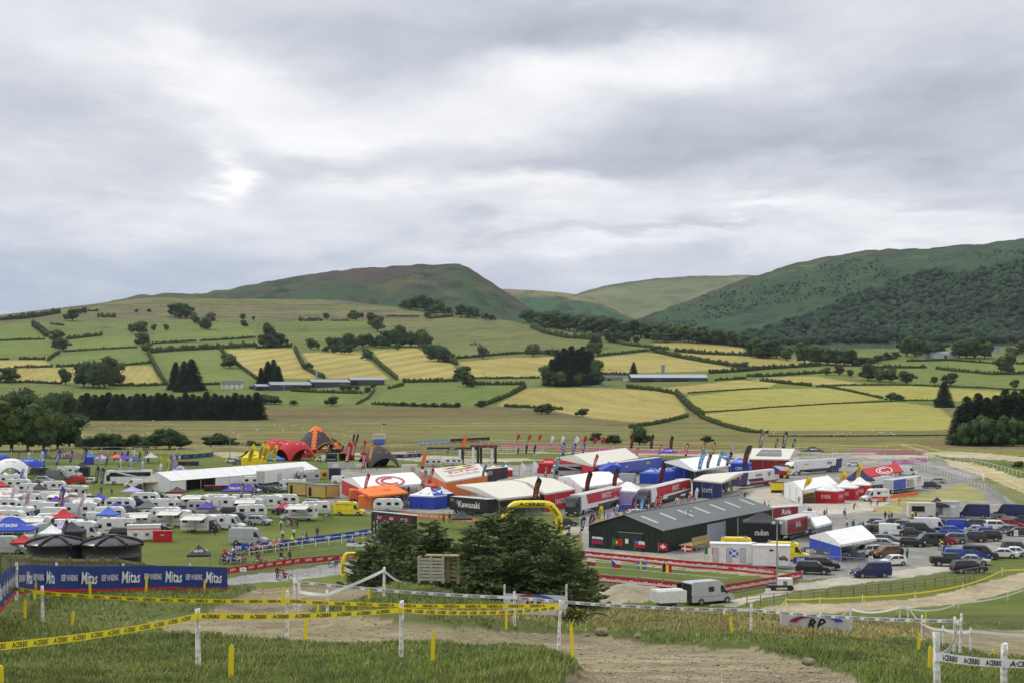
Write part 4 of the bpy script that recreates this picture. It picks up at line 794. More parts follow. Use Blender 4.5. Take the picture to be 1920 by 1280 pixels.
flock([(325,668),(400,668),(400,690),(325,690)], 8, 'tiny sheep in the pasture above the farmhouse', 6, 'sheep above the farmhouse')
flock([(417,688),(450,688),(450,692),(417,692)], 24, 'sheep crowded in the shade of the lone tree', 7, 'sheep under the lone tree')
flock([(530,600),(660,606),(660,620),(530,622)], 18, 'tiny sheep on the upper middle pasture', 8, 'sheep on the upper middle pasture')
flock([(1700,708),(1880,712),(1880,716),(1700,714)], 8, 'tiny sheep in the right hand green pasture', 9, 'sheep in the right pasture')
# ------------------------------------------------------------------ vehicles (forward = +x)
_W = {}
def wheelmesh(r, w):
 if (r, w) not in _W:
  a = MB().tube((0,-w/2,r),(0,w/2,r), r, RUBBER, 14).build('wheel'); b = MB().tube((0,-w/2-.012,r),(0,w/2+.012,r), r*.62, ALLOY, 10).build('rim')
  _W[(r, w)] = (a.data, b.data); bpy.data.objects.remove(a); bpy.data.objects.remove(b)
 return _W[(r, w)]
def link(me, name, parent, loc=(0,0,0)):
 o = bpy.data.objects.new(name, me); COL.objects.link(o); o.parent = parent; o.location = loc; return o
def wheels(root, xs, hw, r=.33, w=.24):
 a, b = wheelmesh(r, w)
 for x in xs:
  for s in (-1, 1): k = link(a, 'wheel', root, (x, s*(hw-w/2+.02), 0)); link(b, 'rim', k)
S = dict(
 van_high=dict(W=2.0,H=2.66,zb=1.2,t=.90,low=[(-3,.4),(-3,1.2),(2.0,1.2),(2.85,1.02),(3.02,.75),(3.0,.35)],up=[(-3,1.2),(-2.96,2.55),(-2.85,2.66),(.9,2.66),(1.35,2.5),(2.1,1.2)],side=[[(1.05,1.3),(1.9,1.3),(1.45,2.1),(1.05,2.1)]],front=((2.06,1.27),(1.44,2.33)),wx=(-1.75,1.95),r=.36),
 van_low=dict(W=1.95,H=1.98,zb=1.1,t=.88,low=[(-2.5,.35),(-2.5,1.1),(1.5,1.1),(2.35,.97),(2.52,.7),(2.5,.3)],up=[(-2.5,1.1),(-2.44,1.88),(-2.3,1.98),(.45,1.98),(.8,1.9),(1.58,1.1)],side=[[(.35,1.18),(1.35,1.18),(.82,1.78),(.35,1.78)]],front=((1.54,1.16),(.86,1.84)),wx=(-1.45,1.6),r=.34),
 hatch=dict(W=1.78,H=1.47,zb=.9,t=.78,low=[(-2.0,.32),(-2.08,.8),(-1.95,.9),(1.1,.9),(1.9,.76),(2.1,.6),(2.1,.28)],up=[(-1.95,.9),(-1.6,1.38),(-1.3,1.46),(.2,1.47),(.5,1.42),(1.2,.9)],side=[[(-1.6,.96),(-.3,.96),(-.3,1.36),(-1.35,1.36)],[(-.22,.96),(.95,.96),(.4,1.36),(-.22,1.36)]],front=((1.15,.95),(.52,1.39)),rear=((-1.92,.96),(-1.62,1.34)),wx=(-1.28,1.3),r=.32),
 suv=dict(W=1.9,H=1.72,zb=1.05,t=.80,low=[(-2.25,.42),(-2.32,.95),(-2.2,1.05),(1.15,1.05),(2.1,.95),(2.3,.75),(2.3,.36)],up=[(-2.2,1.05),(-1.95,1.6),(-1.7,1.70),(.3,1.72),(.6,1.66),(1.3,1.05)],side=[[(-1.85,1.12),(-.35,1.12),(-.35,1.6),(-1.65,1.6)],[(-.27,1.12),(1.0,1.12),(.45,1.6),(-.27,1.6)]],front=((1.26,1.1),(.62,1.63)),rear=((-2.19,1.12),(-1.97,1.56)),wx=(-1.4,1.42),r=.38),
 estate=dict(W=1.82,H=1.48,zb=.9,t=.78,low=[(-2.35,.32),(-2.38,.8),(-2.25,.9),(1.15,.9),(2.1,.78),(2.3,.6),(2.3,.28)],up=[(-2.25,.9),(-1.95,1.38),(-1.6,1.45),(.2,1.48),(.5,1.42),(1.25,.9)],side=[[(-1.9,.96),(-.4,.96),(-.4,1.36),(-1.7,1.36)],[(-.32,.96),(.95,.96),(.4,1.36),(-.32,1.36)]],front=((1.2,.95),(.52,1.39)),rear=((-2.23,.96),(-1.97,1.34)),wx=(-1.4,1.42),r=.33),
 saloon=dict(W=1.82,H=1.42,zb=.88,t=.74,low=[(-2.3,.32),(-2.36,.85),(-1.7,.92),(1.1,.88),(2.1,.76),(2.3,.58),(2.3,.28)],up=[(-2.0,.9),(-1.0,1.36),(-.6,1.42),(.1,1.42),(.4,1.37),(1.25,.88)],side=[[(-1.4,.95),(-.4,.95),(-.4,1.32),(-.85,1.32)],[(-.32,.95),(.95,.95),(.35,1.32),(-.32,1.32)]],front=((1.2,.92),(.42,1.34)),rear=((-1.9,.95),(-1.06,1.33)),wx=(-1.4,1.42),r=.33),
 small_car=dict(W=1.63,H=1.49,zb=.9,t=.74,low=[(-1.65,.32),(-1.76,.7),(-1.7,.9),(1.0,.9),(1.6,.78),(1.76,.55),(1.72,.28)],up=[(-1.7,.9),(-1.4,1.38),(-1.1,1.47),(.1,1.49),(.4,1.43),(1.05,.9)],side=[[(-1.35,.98),(-.5,.98),(-.5,1.37),(-1.1,1.37)],[(-.42,.98),(.8,.98),(.3,1.37),(-.42,1.37)]],front=((1.01,.95),(.44,1.4)),rear=((-1.69,.97),(-1.43,1.33)),wx=(-1.08,1.1),r=.30))
def body(root, sp, col, parts=True, rear='rear', nm='body', extra=None):
 W, H, zb, t = sp['W'], sp['H'], sp['zb'], sp['t']; yf = lambda z: 1 - (1-t)*max(0, z-zb)/(H-zb)
 mb = MB(); mb.prism(sp['low'], -W/2, W/2, col); mb.prism([(x, z+.002) for x, z in sp['up']], -W/2, W/2, col, yf)
 xs = [p[0] for p in sp['low']]; x0, x1 = min(xs), max(xs); zl = sp['low'][-1][1]
 mb.box(((x0+x1)/2, 0, zl+.02), (x1-x0-.1, W*.9, .12), RUBBER)                     # sills and underside
 mb.box((x1+.005, 0, zl+.16), (.06, W*.86, .22), M_('bumper_plastic', (.03,.03,.032), .6)); mb.box((x0-.005, 0, zl+.16), (.06, W*.86, .2), M_('bumper_plastic', (.03,.03,.032), .6))
 for wx in sp['wx']:
  for s in (-1, 1): mb.tube((wx, s*(W/2-.1), sp['r']), (wx, s*(W/2+.006), sp['r']), sp['r']*1.17, RUBBER, 12)
 if extra: extra(mb)
 mb.build(nm, root)
 for poly_ in sp['side']:
  for s in (-1, 1): MB().poly([(x, s*(W/2*yf(z)+.014), z) for x, z in (poly_ if s < 0 else poly_[::-1])], GLASS).build('window', root)
 def glass(seg, name, m, sg):
  (xa, za), (xb, zb_) = seg; ya = W/2*.88*yf(za); yb = W/2*.88*yf(zb_); d = .016*sg; MB().quad((xa+d,-ya,za+.01),(xa+d,ya,za+.01),(xb+d,yb,zb_+.01),(xb+d,-yb,zb_+.01), m).build(name, root)
 glass(sp['front'], 'windscreen', SCREEN, 1)
 if 'rear' in sp: glass(sp['rear'], 'rear_window', GLASS, -1)
 zf = sp['low'][-3][1] if len(sp['low']) > 6 else sp['low'][-2][1]
 for s in (-1, 1):
  MB().box((x1-.10, s*(W/2-.24), zl+.44), (.22, .34, .17), LAMPG).build('headlight', root); MB().box((x0+.02, s*(W/2-.13), zb-.14), (.12, .2, .26), TAILR).build('tail_light', root)
  MB().box((sp['front'][0][0]-.25, s*(W/2+.11), zb+.12), (.12, .2, .16 if H < 2 else .3), M_('bumper_plastic', (.03,.03,.032), .6)).build('mirror', root)
 MB().box((x1+.035, 0, zl+.18), (.012, .5, .11), K('white')).build('number_plate', root)
 wheels(root, sp['wx'], W/2, sp['r'])
def veh(kind, color, opt=''):
 """one vehicle at the origin; kind and colour choose the shape and paint"""
 name = dict(hatch='parked_car', suv='parked_suv', estate='estate_car', saloon='parked_car', small_car='small_car', van_high='parked_van', van_low='parked_van').get(kind, kind)
 root = empty(name, (0,0,0), 0); col = K(color)
 if kind in S:
  sp = S[kind]
  def ex(mb):
   W = sp['W']/2
   if kind.startswith('van'):
    mb.box((-.4, 0, .95), (3.2 if kind == 'van_high' else 2.3, sp['W']+.016, .03), M_('bumper_plastic', (.03,.03,.032), .6))
    for s in (-1,1): mb.box((-.2, s*(W*.985), (sp['H']+.4)/2), (.02, .02, sp['H']*.6), M_('seam', (.05,.05,.05)))
   if 'rack' in opt:
    for x in (-2, -1, 0, .8): mb.box((x*.9, 0, sp['H']+.08), (.06, sp['W']*.8, .06), STEEL)
    for s in (-1,1): mb.box((-.5, s*sp['W']*.36, sp['H']+.1), (3.6, .06, .1), STEEL)
   for q in ([(-.8,1.5,.7),(-2.1,1.5,.7)] if 'camper' in opt else [(-.35,1.45,.9),(-1.6,1.45,1.1)] if 'minibus' in opt else [(-.3,1.9,.8)] if 'crew' in opt else []):
    hz_ = .55 if kind == 'van_high' else .45; zc = 1.75 if kind == 'van_high' else 1.5
    for s in (-1, 1): mb.box((q[0], s*(W*.955), zc), (q[2], .1, hz_), GLASS)
   if 'pod' in opt: mb.box((-.3,0,sp['H']+.2),(1.8,.8,.35),K('black'),taper=.85)
   if 'vents' in opt:
    for x in (-2.2,-1.2,-.2): mb.box((x,.1,sp['H']+.06),(.55,.5,.12),K('grey'))
   if 'cabblue' in opt: mb.box((1.5,0,.9),(2.,sp['W']+.03,.5),K('navy'))
   if 'stripe' in opt:
    for s in (-1,1): mb.box((-.6,s*W*1.0,.8),(4.2,.03,.35),K('red')); mb.text('RACING TEAM',(-1.3,s*(W*.96+.02),2.),(-s,0,0),(0,0,1),.32,K('red'),center=True)
   if 'open' in opt: mb.quad((-3.03,-.85,.6),(-3.03,.85,.6),(-3.,.8,2.45),(-3.,-.8,2.45),M_('dark_opening',(.008,.008,.009))); mb.box((-3.35,.98,1.5),(.75,.06,1.9),GLASS)
   if 'medic' in opt:
    for s in (-1,1): mb.text('EMERGENCY AMBULANCE',(-.8,s*(W*.93+.03),2.15),(-s,0,0),(0,0,1),.2,K('darkgreen'))
    mb.box((.6,0,2.75),(.3,1.2,.16),K('midblue')); mb.box((-2.7,0,2.75),(.3,1.2,.14),K('midblue'))
   if 'brand' in opt:
    for s in (-1,1): mb.text('Husqvarna',(-1.0,s*(W*.95+.03),1.85),(-s,0,0),(0,0,1),.42,K('navy'))
  body(root, sp, col, extra=ex)
  if 'awning' in opt: awning(root, 3.2, 2.5, 2.5, 1. if 'awningl' in opt else -1.)
 elif kind == 'pickup_truck':
  sp = dict(W=1.9,H=1.8,zb=1.08,t=.8,low=[(-2.65,.5),(-2.65,1.08),(-1.1,1.08),(1.5,1.08),(2.5,1.0),(2.65,.8),(2.65,.42)],up=[(-1.0,1.08),(-.85,1.75),(-.6,1.8),(.5,1.8),(.8,1.74),(1.45,1.08)],side=[[(-.75,1.15),(.0,1.15),(.0,1.66),(-.7,1.66)],[(.08,1.15),(1.15,1.15),(.65,1.66),(.08,1.66)]],front=((1.41,1.13),(.82,1.7)),rear=((-1.02,1.15),(-.88,1.66)),wx=(-1.6,1.7),r=.4)
  body(root, sp, col, extra=lambda mb: (mb.box((-1.85,0,1.085),(1.45,1.6,.02),RUBBER), mb.box((-1.85,.86,1.14),(1.5,.1,.14),col), mb.box((-1.85,-.86,1.14),(1.5,.1,.14),col)))
 elif kind in ('motorhome', 'camper_truck'):
  hb = MB(); hab = [(-3.4,.5),(-3.42,2.86),(-3.25,2.98),(1.9,2.98),(2.55,2.72),(2.5,2.18),(1.7,2.0),(1.7,.5)]; hb.prism(hab, -1.14, 1.14, col)
  for s in (-1,1): hb.box((-1,s*1.145,.95),(4.6,.012,.10),K('grey' if 'g' in opt else 'navy')); hb.poly([(x, s*1.153, z) for x, z in ([(-3,1.1),(-1.5,1.15),(.2,1.7),(1.2,1.75),(-.4,1.45)])][::-s], K('silver'))
  hb.box((-1,0,3.04),(.7,.7,.14),K('lightgrey')); hb.box((.9,.2,3.03),(.5,.5,.1),K('grey')); hb.box((-2.4,-.2,3.01),(1.1,.8,.05),GLASS)
  hb.build('body', root)
  sp = dict(W=2.0,H=2.1,zb=1.25,t=.9,low=[(1.6,.4),(1.6,1.25),(2.4,1.25),(3.1,1.05),(3.3,.8),(3.3,.35)],up=[(1.6,1.25),(1.6,2.1),(2.2,2.1),(2.78,1.25)],side=[[(1.8,1.32),(2.6,1.32),(2.2,1.95),(1.8,1.95)]],front=((2.75,1.3),(2.24,2.04)),wx=(2.2,),r=.34); body(root, sp, K('charcoal') if 'dark' in opt else col, nm='cab'); wheels(root, (-1.7,), 1.1, .34)
  for x, w_ in ((-2.6,.9),(.5,.8)):
   for s in (-1,1): MB().box((x,s*1.15,1.95),(w_,.04,.55),GLASS).build('window', root)
  MB().box((-3.43,0,1.95),(.04,1.1,.5),GLASS).build('rear_window', root); MB().box((-.7,-1.15,1.35),(.65,.03,1.8),K('lightgrey')).build('door', root)
  if 'awning' in opt: awning(root, 4., 2.6, 2.75, 1. if 'awningl' in opt else -1.)
  if 'bike' in opt: MB().box((-3.75,0,1.3),(.5,1.6,.9),K('charcoal')).build('bike_box', root)
 elif kind == 'caravan':
  pf = [(-2.75,.5),(-2.95,1.1),(-2.85,2.1),(-2.5,2.52),(-2.1,2.6),(1.9,2.6),(2.4,2.42),(2.85,1.8),(2.95,1.1),(2.75,.5)]; mb = MB(); mb.prism(pf, -1.1, 1.1, col)
  for s in (-1,1): mb.box((0,s*1.108,.8),(5.2,.01,.14),K('lilac' if 'l' in opt else 'grey')); mb.box((.0,s*1.108,1.2),(4.6,.01,.04),K('grey'))
  mb.box((0,0,2.66),(.8,.7,.12),K('lightgrey')); mb.box((1.4,0,2.63),(.4,.4,.08),K('lightgrey')); mb.build('body', root)
  for x in (-1.8,.2,1.8):
   for s in (-1,1): MB().box((x,s*1.115,1.65),(.9,.03,.55),GLASS).build('window', root)
  MB().quad((2.9,-.8,1.45),(2.9,.8,1.45),(2.72,.8,2.05),(2.72,-.8,2.05),GLASS).build('front_window', root); MB().quad((-2.93,-.8,1.45),(-2.93,.8,1.45),(-2.9,.8,2.05),(-2.9,-.8,2.05),GLASS).build('rear_window', root)
  MB().tube((2.7,.5,.5),(3.9,0,.5),.05,STEEL).tube((2.7,-.5,.5),(3.9,0,.5),.05,STEEL).tube((3.7,0,0),(3.7,0,.6),.06,STEEL).build('hitch', root); wheels(root, (-.1,), 1.1, .32)
  if 'awning' in opt: awning(root, 4., 2.5, 2.45, 1. if 'awningl' in opt else -1.)
 elif kind == 'coach':
  pf = [(-6,.45),(-6.1,1.2),(-6,3.5),(-5.8,3.68),(5.2,3.68),(5.6,3.45),(6.0,2.2),(6.1,1.0),(6.05,.35)]; mb = MB(); mb.prism(pf, -1.25, 1.25, col)
  for s in (-1,1): mb.poly([(x,s*1.262,z) for x, z in [(-5.6,2.1),(4.3,2.1),(4.9,2.5),(4.6,3.2),(-5.6,3.2)]][::-s], GLASS); mb.poly([(x,s*1.266,z) for x, z in [(-2.5,2.1),(.5,2.4),(3.2,3.2),(2.2,3.2),(-1.,2.5)]][::-s], col); mb.box((-4.4,s*1.26,1.2),(2.2,.02,.7),K('grey'))
  mb.box((0,0,3.72),(7,1.4,.08),K('grey')); mb.build('body', root); MB().quad((6.14,-1.1,1.25),(6.14,1.1,1.25),(5.68,1.05,3.4),(5.68,-1.05,3.4),SCREEN).build('windscreen', root)
  MB().box((5.0,1.25,1.75),(.9,.04,1.5),GLASS).build('door', root); MB().box((5.0,-1.25,1.95),(.9,.04,1.),GLASS).build('window', root)
  for s in (-1,1): MB().box((6.1,s*.95,.8),(.06,.4,.25),LAMPG).build('headlight', root); MB().box((6.2,s*1.4,2.9),(.2,.25,.5),K('black')).build('mirror', root)
  wheels(root, (-4.1,-2.9,3.6), 1.24, .5, .3)
 return root
def awning(root, L_, dpt, z, side):
 mb = MB(); s = side; y0 = s*1.15; y1 = s*(1.15+dpt); t = .04; m = T('cream'); mb.add([(-2.6,y0,z),(-2.6+L_,y0,z),(-2.6+L_,y1,z-.45),(-2.6,y1,z-.45),(-2.6,y0,z+t),(-2.6+L_,y0,z+t),(-2.6+L_,y1,z-.45+t),(-2.6,y1,z-.45+t)],[(0,3,2,1),(4,5,6,7),(0,1,5,4),(1,2,6,5),(2,3,7,6),(3,0,4,7)], m)
 a = mb.build('awning', root)
 for x in (-2.5, L_-2.7): MB().tube((x,y1-s*.05,0),(x,y1-s*.05,z-.45),.03,STEEL,5).build('leg', a)
_P = {}
def put(kind, color, opt, u, y, hd, label, cat, group=None, scale=None, z=None, builder=None):
 """place one vehicle, the first of a look is built and the others are copies of it"""
 key = (kind, color, opt); p = Gp(u, y); rz = radians(hd) if hd is not None else 0.
 if key not in _P:
  r_ = (builder or veh)(kind, color, opt); r_.location = p; r_.rotation_euler = (0,0,rz); tag(r_, label, cat, group); _P[key] = r_
  if scale: r_.scale = scale
  return r_
 return dup(_P[key], p, rz, label, group, scale)
# articulated race lorry: cab + box trailer, livery through paint()
def lorry(u0, y0, u1, y1, side, z_side, label, cabcol='white', trcol='white', paint=None, cab=True, H=4.0, cat='lorry', Lfix=None, name='race_lorry', rigid=False):
 """(u0,y0) rear and (u1,y1) front foot of the side that faces us; side=+1 if the near side is the lorry's left"""
 a = np.array(Gp(u0, y0)); b = np.array(Gp(u1, y1)); d = (b-a)[:2]; Lt = np.linalg.norm(d); d = d/Lt; n = np.array([-d[1], d[0]]); c = (a+b)[:2]/2 - n*side*1.25; ang = atan2(d[1], d[0])
 if Lfix: Lt = Lfix
 root = empty(name, (c[0], c[1], 0), ang, label, cat); Lc = 2.2 if cab else 0; x1 = Lt/2; xr = -Lt/2; xt = x1 - (Lc + .7 if cab else 0)
 tm = K(trcol); mb = MB(); mb.box(((xr+xt)/2,0,(1.05+H)/2),(xt-xr,2.5,H-1.05),tm); mb.box(((xr+xt)/2,0,H+.012),(xt-xr-.1,2.4,.02),T('lightgrey')); mb.box(((xr+xt)/2,0,.95),(xt-xr-.6,1.,.2),K('black'))
 for k in range(5): mb.box((xr+(k+.5)*(xt-xr)/5,0,H+.05),(.5,.7,.08),T('white'))
 mb.box(((xr+xt)/2-.3,0,.75),((xt-xr)*.4,2.46,.5),K('charcoal'))
 if paint: paint(mb, xr, xt, H)
 mb.build('trailer', root); MB().box((xr-.01,0,(1.05+H)/2),(.04,2.2,H-1.3),K('lightgrey')).build('rear_door', root)
 if cab:
  cc_ = K(cabcol); mb = MB(); mb.prism([(x1-Lc,.7),(x1-Lc,3.75),(x1-Lc+.5,3.8),(x1-.6,3.45),(x1-.12,2.7),(x1,1.6),(x1,.45),(x1-Lc,.45)], -1.22, 1.22, cc_); mb.box((x1+.01,0,1.15),(.05,1.9,.7),K('charcoal')); mb.box((x1-2.9,0,.85),(3.4,1.0,.25),K('black')); cb = mb.build('cab', root)
  MB().quad((x1+.02,-1.05,1.85),(x1+.02,1.05,1.85),(x1-.12,1.05,2.75),(x1-.12,-1.05,2.75),SCREEN).build('windscreen', cb)
  for s in (-1,1): MB().box((x1-.7,s*1.225,2.3),(.8,.03,.75),GLASS).build('window', cb); MB().box((x1+.03,s*.9,.75),(.06,.4,.2),LAMPG).build('headlight', cb); MB().box((x1+.15,s*1.38,2.5),(.15,.2,.6),K('black')).build('mirror', cb)
  wheels(root, (x1-1.35, x1-4.4), 1.24, .5, .3)
 wheels(root, (xr+1.6, xr+2.8, xr+4.0) if Lt > 9 else (xr+1.6,), 1.24, .48, .3)
 return root
# ------------------------------------------------------------------ tents
def gazebo(kind, color, opt):
 """pop-up tent; opt like '3x3 walls=navy text=KTM'"""
 o = dict(kv.split('=') for kv in opt.split() if '=' in kv); w, d = [float(v) for v in o.get('s', '3x3').split('x')]; he, hp = float(o.get('e', 2.1)), float(o.get('p', 3.2)); m = T(color); m2 = T(o['c2']) if 'c2' in o else m
 root = empty('gazebo', (0,0,0)); mb = MB(); K_ = 5
 for s in range(4):
  cs = [(-w/2,-d/2),(w/2,-d/2),(w/2,d/2),(-w/2,d/2)]; A, B = cs[s], cs[(s+1) % 4]; rl = max(0, w-d)/2; tA = (math.copysign(rl, A[0]), 0); tB = (math.copysign(rl, B[0]), 0)
  def fn(i, j, A=A, B=B, tA=tA, tB=tB):
   ex = A[0]+(B[0]-A[0])*i, A[1]+(B[1]-A[1])*i; tx = tA[0]+(tB[0]-tA[0])*i, 0; q = j; return (ex[0]+(tx[0]-ex[0])*q, ex[1]+(tx[1]-ex[1])*q, he + (hp-he)*(q*.75+.25*q*q) - .10*sin(pi*q)*(1))
  mb.sheet(fn, 4, K_, m if s % 2 == 0 else m2); mb.quad((*A,he-.28),(*B,he-.28),(*B,he+.002),(*A,he+.002), m)
  if 'text' in o:
   nx = (A[0]+B[0])/2; ny = (A[1]+B[1])/2; ln = math.hypot(nx, ny) or 1; q = .38; up = np.array([-nx*q, -ny*q, (hp-he)*q]); up = np.array([-nx, -ny, hp-he]); mb.text(o['text'].replace('_',' '), (nx*(1-.4)+nx/ln*.12, ny*.6+ny/ln*.12, he+(hp-he)*.36+.04), (B[0]-A[0], B[1]-A[1], 0), up, .5 if w < 4 else .8, T(o.get('tc','white')), width=min(w*.45, 2.6))
 mb.build('roof', root)
 for x in (-w/2+.04, w/2-.04):
  for y in (-d/2+.04, d/2-.04): MB().box((x,y,he/2),(.06,.06,he),STEEL).build('leg', root)
 wl = o.get('walls')
 if wl:
  sd = o.get('sides','nesw'); mb = MB(); wm = T(wl); e = .02
  for ch, (p, q) in dict(s=((-w/2,-d/2),(w/2,-d/2)), e=((w/2,-d/2),(w/2,d/2)), n=((w/2,d/2),(-w/2,d/2)), w=((-w/2,d/2),(-w/2,-d/2))).items():
   if ch in sd:
    mb.quad((*p,0.02),(*q,0.02),(*q,he-.26),(*p,he-.26), wm)
    if 'wt' in o:
     mx = np.array([(p[0]+q[0])/2,(p[1]+q[1])/2]); mx = mx*(1+.02/np.linalg.norm(mx)); mb.text(o['wt'].replace('_',' '), (mx[0],mx[1],he*.5), (q[0]-p[0],q[1]-p[1],0),(0,0,1), he*.3, T(o.get('tc','white')), width=min(2.2,w*.6))
  mb.build('side_wall', root)
 return root
def tent(u, y, color, opt, hd, label, cat='gazebo', group=None): return put('gazebo', color, opt, u, y, hd, label, cat, group, builder=gazebo)
def dome(u, y, a, h, c1, c2, hd, label, sharp=1.3, text=None, tcol='white', cat='event tent', name='dome_tent', walls=None):
 root = empty(name, Gp(u, y), radians(hd), label, cat); z = lambda s, t: h*(1-((s*s+t*t)/2)**sharp); X = lambda s: a*s
 fn = lambda i, j: (X(2*i-1)*(1.0+.12*(1-abs(2*j-1))), X(2*j-1)*(1.0+.12*(1-abs(2*i-1))), z(2*i-1, 2*j-1)); m1, m2 = T(c1), T(c2)
 mb = MB().sheet(fn, 18, 18, lambda i, j: m2 if (abs(abs(2*i-1)-abs(2*j-1)) < .12 or ((2*i-1)**2+(2*j-1)**2) < .16) else m1)
 if text:
  for k in range(4):
   an = k*pi/2; dx, dy = cos(an), sin(an); q = .72; mb.text(text, (dx*a*q, dy*a*q, z(q,0)+.25), (-dy,dx,0), (-dx*.8,-dy*.8,.6*h/a), .42, T(tcol), width=a*.7)
 mb.build('canopy', root)
 mb = MB()
 for s0 in (-1, 1):
  for ax in (0, 1):
   pts = [fn((k/12), (s0+1)/2) if ax == 0 else fn((s0+1)/2, k/12) for k in range(13)]
   for p, q in zip(pts[:-1], pts[1:]): mb.tube(p, q, .18, m2, 5, cap=False)
 mb.build('arch', root)
 if walls: MB().sheet(lambda i, j: (lambda p: (p[0]*.99, p[1]*.99, p[2]*j))(fn(i, 1.)), 10, 1, T(walls)).build('back_wall', root)
 return root
def canopy(P4, ze, zr, roof, label, mode='x', walls='', wall='white', name='awning_tent', cat='team awning', txt=None, deco=None, legs=3, wtxt=None):
 """large team tent; P4 = near-left, near-right, far-right, far-left eave corners in the photo at height ze"""
 W = [np.array(Hh(u, y, ze)) for u, y in P4]; c = sum(W)/4; c[2] = 0; Q = [w - c for w in W]; root = empty(name, tuple(c), 0, label, cat); rm = T(roof) if isinstance(roof, str) else roof; mb = MB(); ctr = np.array([0,0,zr])
 for q in Q: q[2] = ze
 if mode == 'x': r0 = (Q[0]+Q[3])/2; r1 = (Q[1]+Q[2])/2
 elif mode == 'y': r0 = (Q[0]+Q[1])/2; r1 = (Q[3]+Q[2])/2
 elif mode == 'hx': r0 = (Q[0]+Q[3])/2*.55; r1 = (Q[1]+Q[2])/2*.55
 else: r0 = ctr*1.; r1 = ctr*1.
 r0 = np.array([r0[0], r0[1], zr]); r1 = np.array([r1[0], r1[1], zr])
 def tri(*p): mb.sheet(lambda i, j: (p[0]*(1-i)+p[1]*i)*(1-j) + (p[3]*(1-i)+p[2]*i)*j - np.array([0,0,.06*ze*sin(pi*i)*sin(pi*j)*.3]), 6, 3, rm)
 if mode == 'y': tri(Q[1],Q[2],r1,r0); tri(Q[3],Q[0],r0,r1); tri(Q[0],Q[1],r0,r0); tri(Q[2],Q[3],r1,r1)
 else: tri(Q[0],Q[1],r1,r0); tri(Q[2],Q[3],r0,r1); tri(Q[1],Q[2],r1,r1); tri(Q[3],Q[0],r0,r0)
 for i in range(4): a, b = Q[i], Q[(i+1) % 4]; dz = np.array([0,0,.35]); mb.quad(a-dz, b-dz, b, a, rm)
 if txt:
  s, col_, k, q, hh = txt; a, b = (Q[0], Q[1]) if mode != 'y' else (Q[3], Q[0]) if k == 'w' else (Q[1], Q[2]); t0, t1 = (r0, r1) if mode != 'y' else ((r1, r0) if k == 'w' else (r0, r1)); m0 = (a+b)/2; m1 = (t0+t1)/2; upv = m1-m0; nn = np.cross(b-a, upv); nn /= np.linalg.norm(nn); mb.text(s, m0+upv*q+nn*.10, b-a, upv, hh, T(col_))
 if deco: deco(mb, Q, r0, r1)
 mb.build('roof', root)
 for i in range(4):
  a, b = Q[i], Q[(i+1) % 4]
  for k in range(legs): p = a + (b-a)*k/legs; MB().tube((p[0],p[1],0),(p[0],p[1],ze),.06,STEEL,5).build('leg', root)
 for i, ch in enumerate('senw'):                       # s near, e right, n far, w left
  if ch in walls:
   a, b = Q[i], Q[(i+1) % 4]; wc = wall if isinstance(wall, str) else wall[walls.index(ch)]; mb = MB(); a0 = a*.995; b0 = b*.995; mb.quad((a0[0],a0[1],.02),(b0[0],b0[1],.02),(b0[0],b0[1],ze-.34),(a0[0],a0[1],ze-.34), T(wc))
   if wtxt and wtxt[0] == ch:
    nn = np.array([(b-a)[1], -(b-a)[0], 0]); nn /= np.linalg.norm(nn); mb.text(wtxt[1], (a0+b0)/2*np.array([1,1,0]) + np.array([0,0,ze*.45]) + nn*.08, b-a, (0,0,1), wtxt[3], T(wtxt[2]))
   mb.build('side_wall', root)
 return root
# ------------------------------------------------------------------ flags
_FL = {}
def flagmesh(shape, h, c, txt, tc, c2, lo=0):
 key = (shape, round(h, 1), c, txt, tc, c2, round(lo, 2))
 if key in _FL: return _FL[key]
 sail = MB(); m = T(c); m2 = T(c2) if c2 else m; lo = max(lo, .10 if shape != 't' else .2); w = h*(1-lo)*(.23 if shape == 'f' else .42 if shape == 't' else .2); z0 = h*lo; cu = lambda z: h*.10*max(0, (z/h-.55)/.45)**2
 def prof(j):
  if shape == 'f': return w*(1-.25*(1-j)) * (1 - max(0, (j-.80)/.20)**2*.92)
  if shape == 't': return w*sin(pi*min(1, (j*.93+.05))**1.6)*1.05 + .02
  return w
 def fn(i, j): z = z0 + (h-z0)*j; return (cu(z) + prof(j)*i, .05*sin(6*j+3*i)*w*2, z - .10*w*i*(1 if shape == 'f' else 0))
 sail.sheet(fn, 3, 12, lambda i, j: m2 if (c2 and j < .18) else m)
 if txt:
  hh = (h-z0)*(.62 if shape == 'f' else .5); v, f, ww = glyphs(txt, .014); th = min(w*.55, hh/ww*1.15); zc = z0+(h-z0)*(.46 if shape != 't' else .55)
  sail.text(txt, (cu(zc)+prof(.5)*.48+.0, -.11*w*2-.03, zc), (.12 if shape=='f' else .25,0,1), (-1,0,.12), th, T(tc), width=hh)
  sail.text(txt, (cu(zc)+prof(.5)*.48+.0, .11*w*2+.03, zc), (.12,0,1), (1,0,-.12), th, T(tc), width=hh)
 s = sail.build('sail'); pl = MB(); zs = [0, .3, .55, .7, .85, 1.]
 for a, b in zip(zs[:-1], zs[1:]): pl.tube((cu(a*h)-.02,0,a*h),(cu(b*h)-.02,0,b*h),.035,K('charcoal'),5,cap=False)
 p = pl.build('pole'); b_ = MB().tube((0,0,0),(0,0,.12),.25,K('charcoal'),8).build('base'); r_ = (s.data, p.data, b_.data)
 for o in (s, p, b_): bpy.data.objects.remove(o)
 _FL[key] = r_; return r_
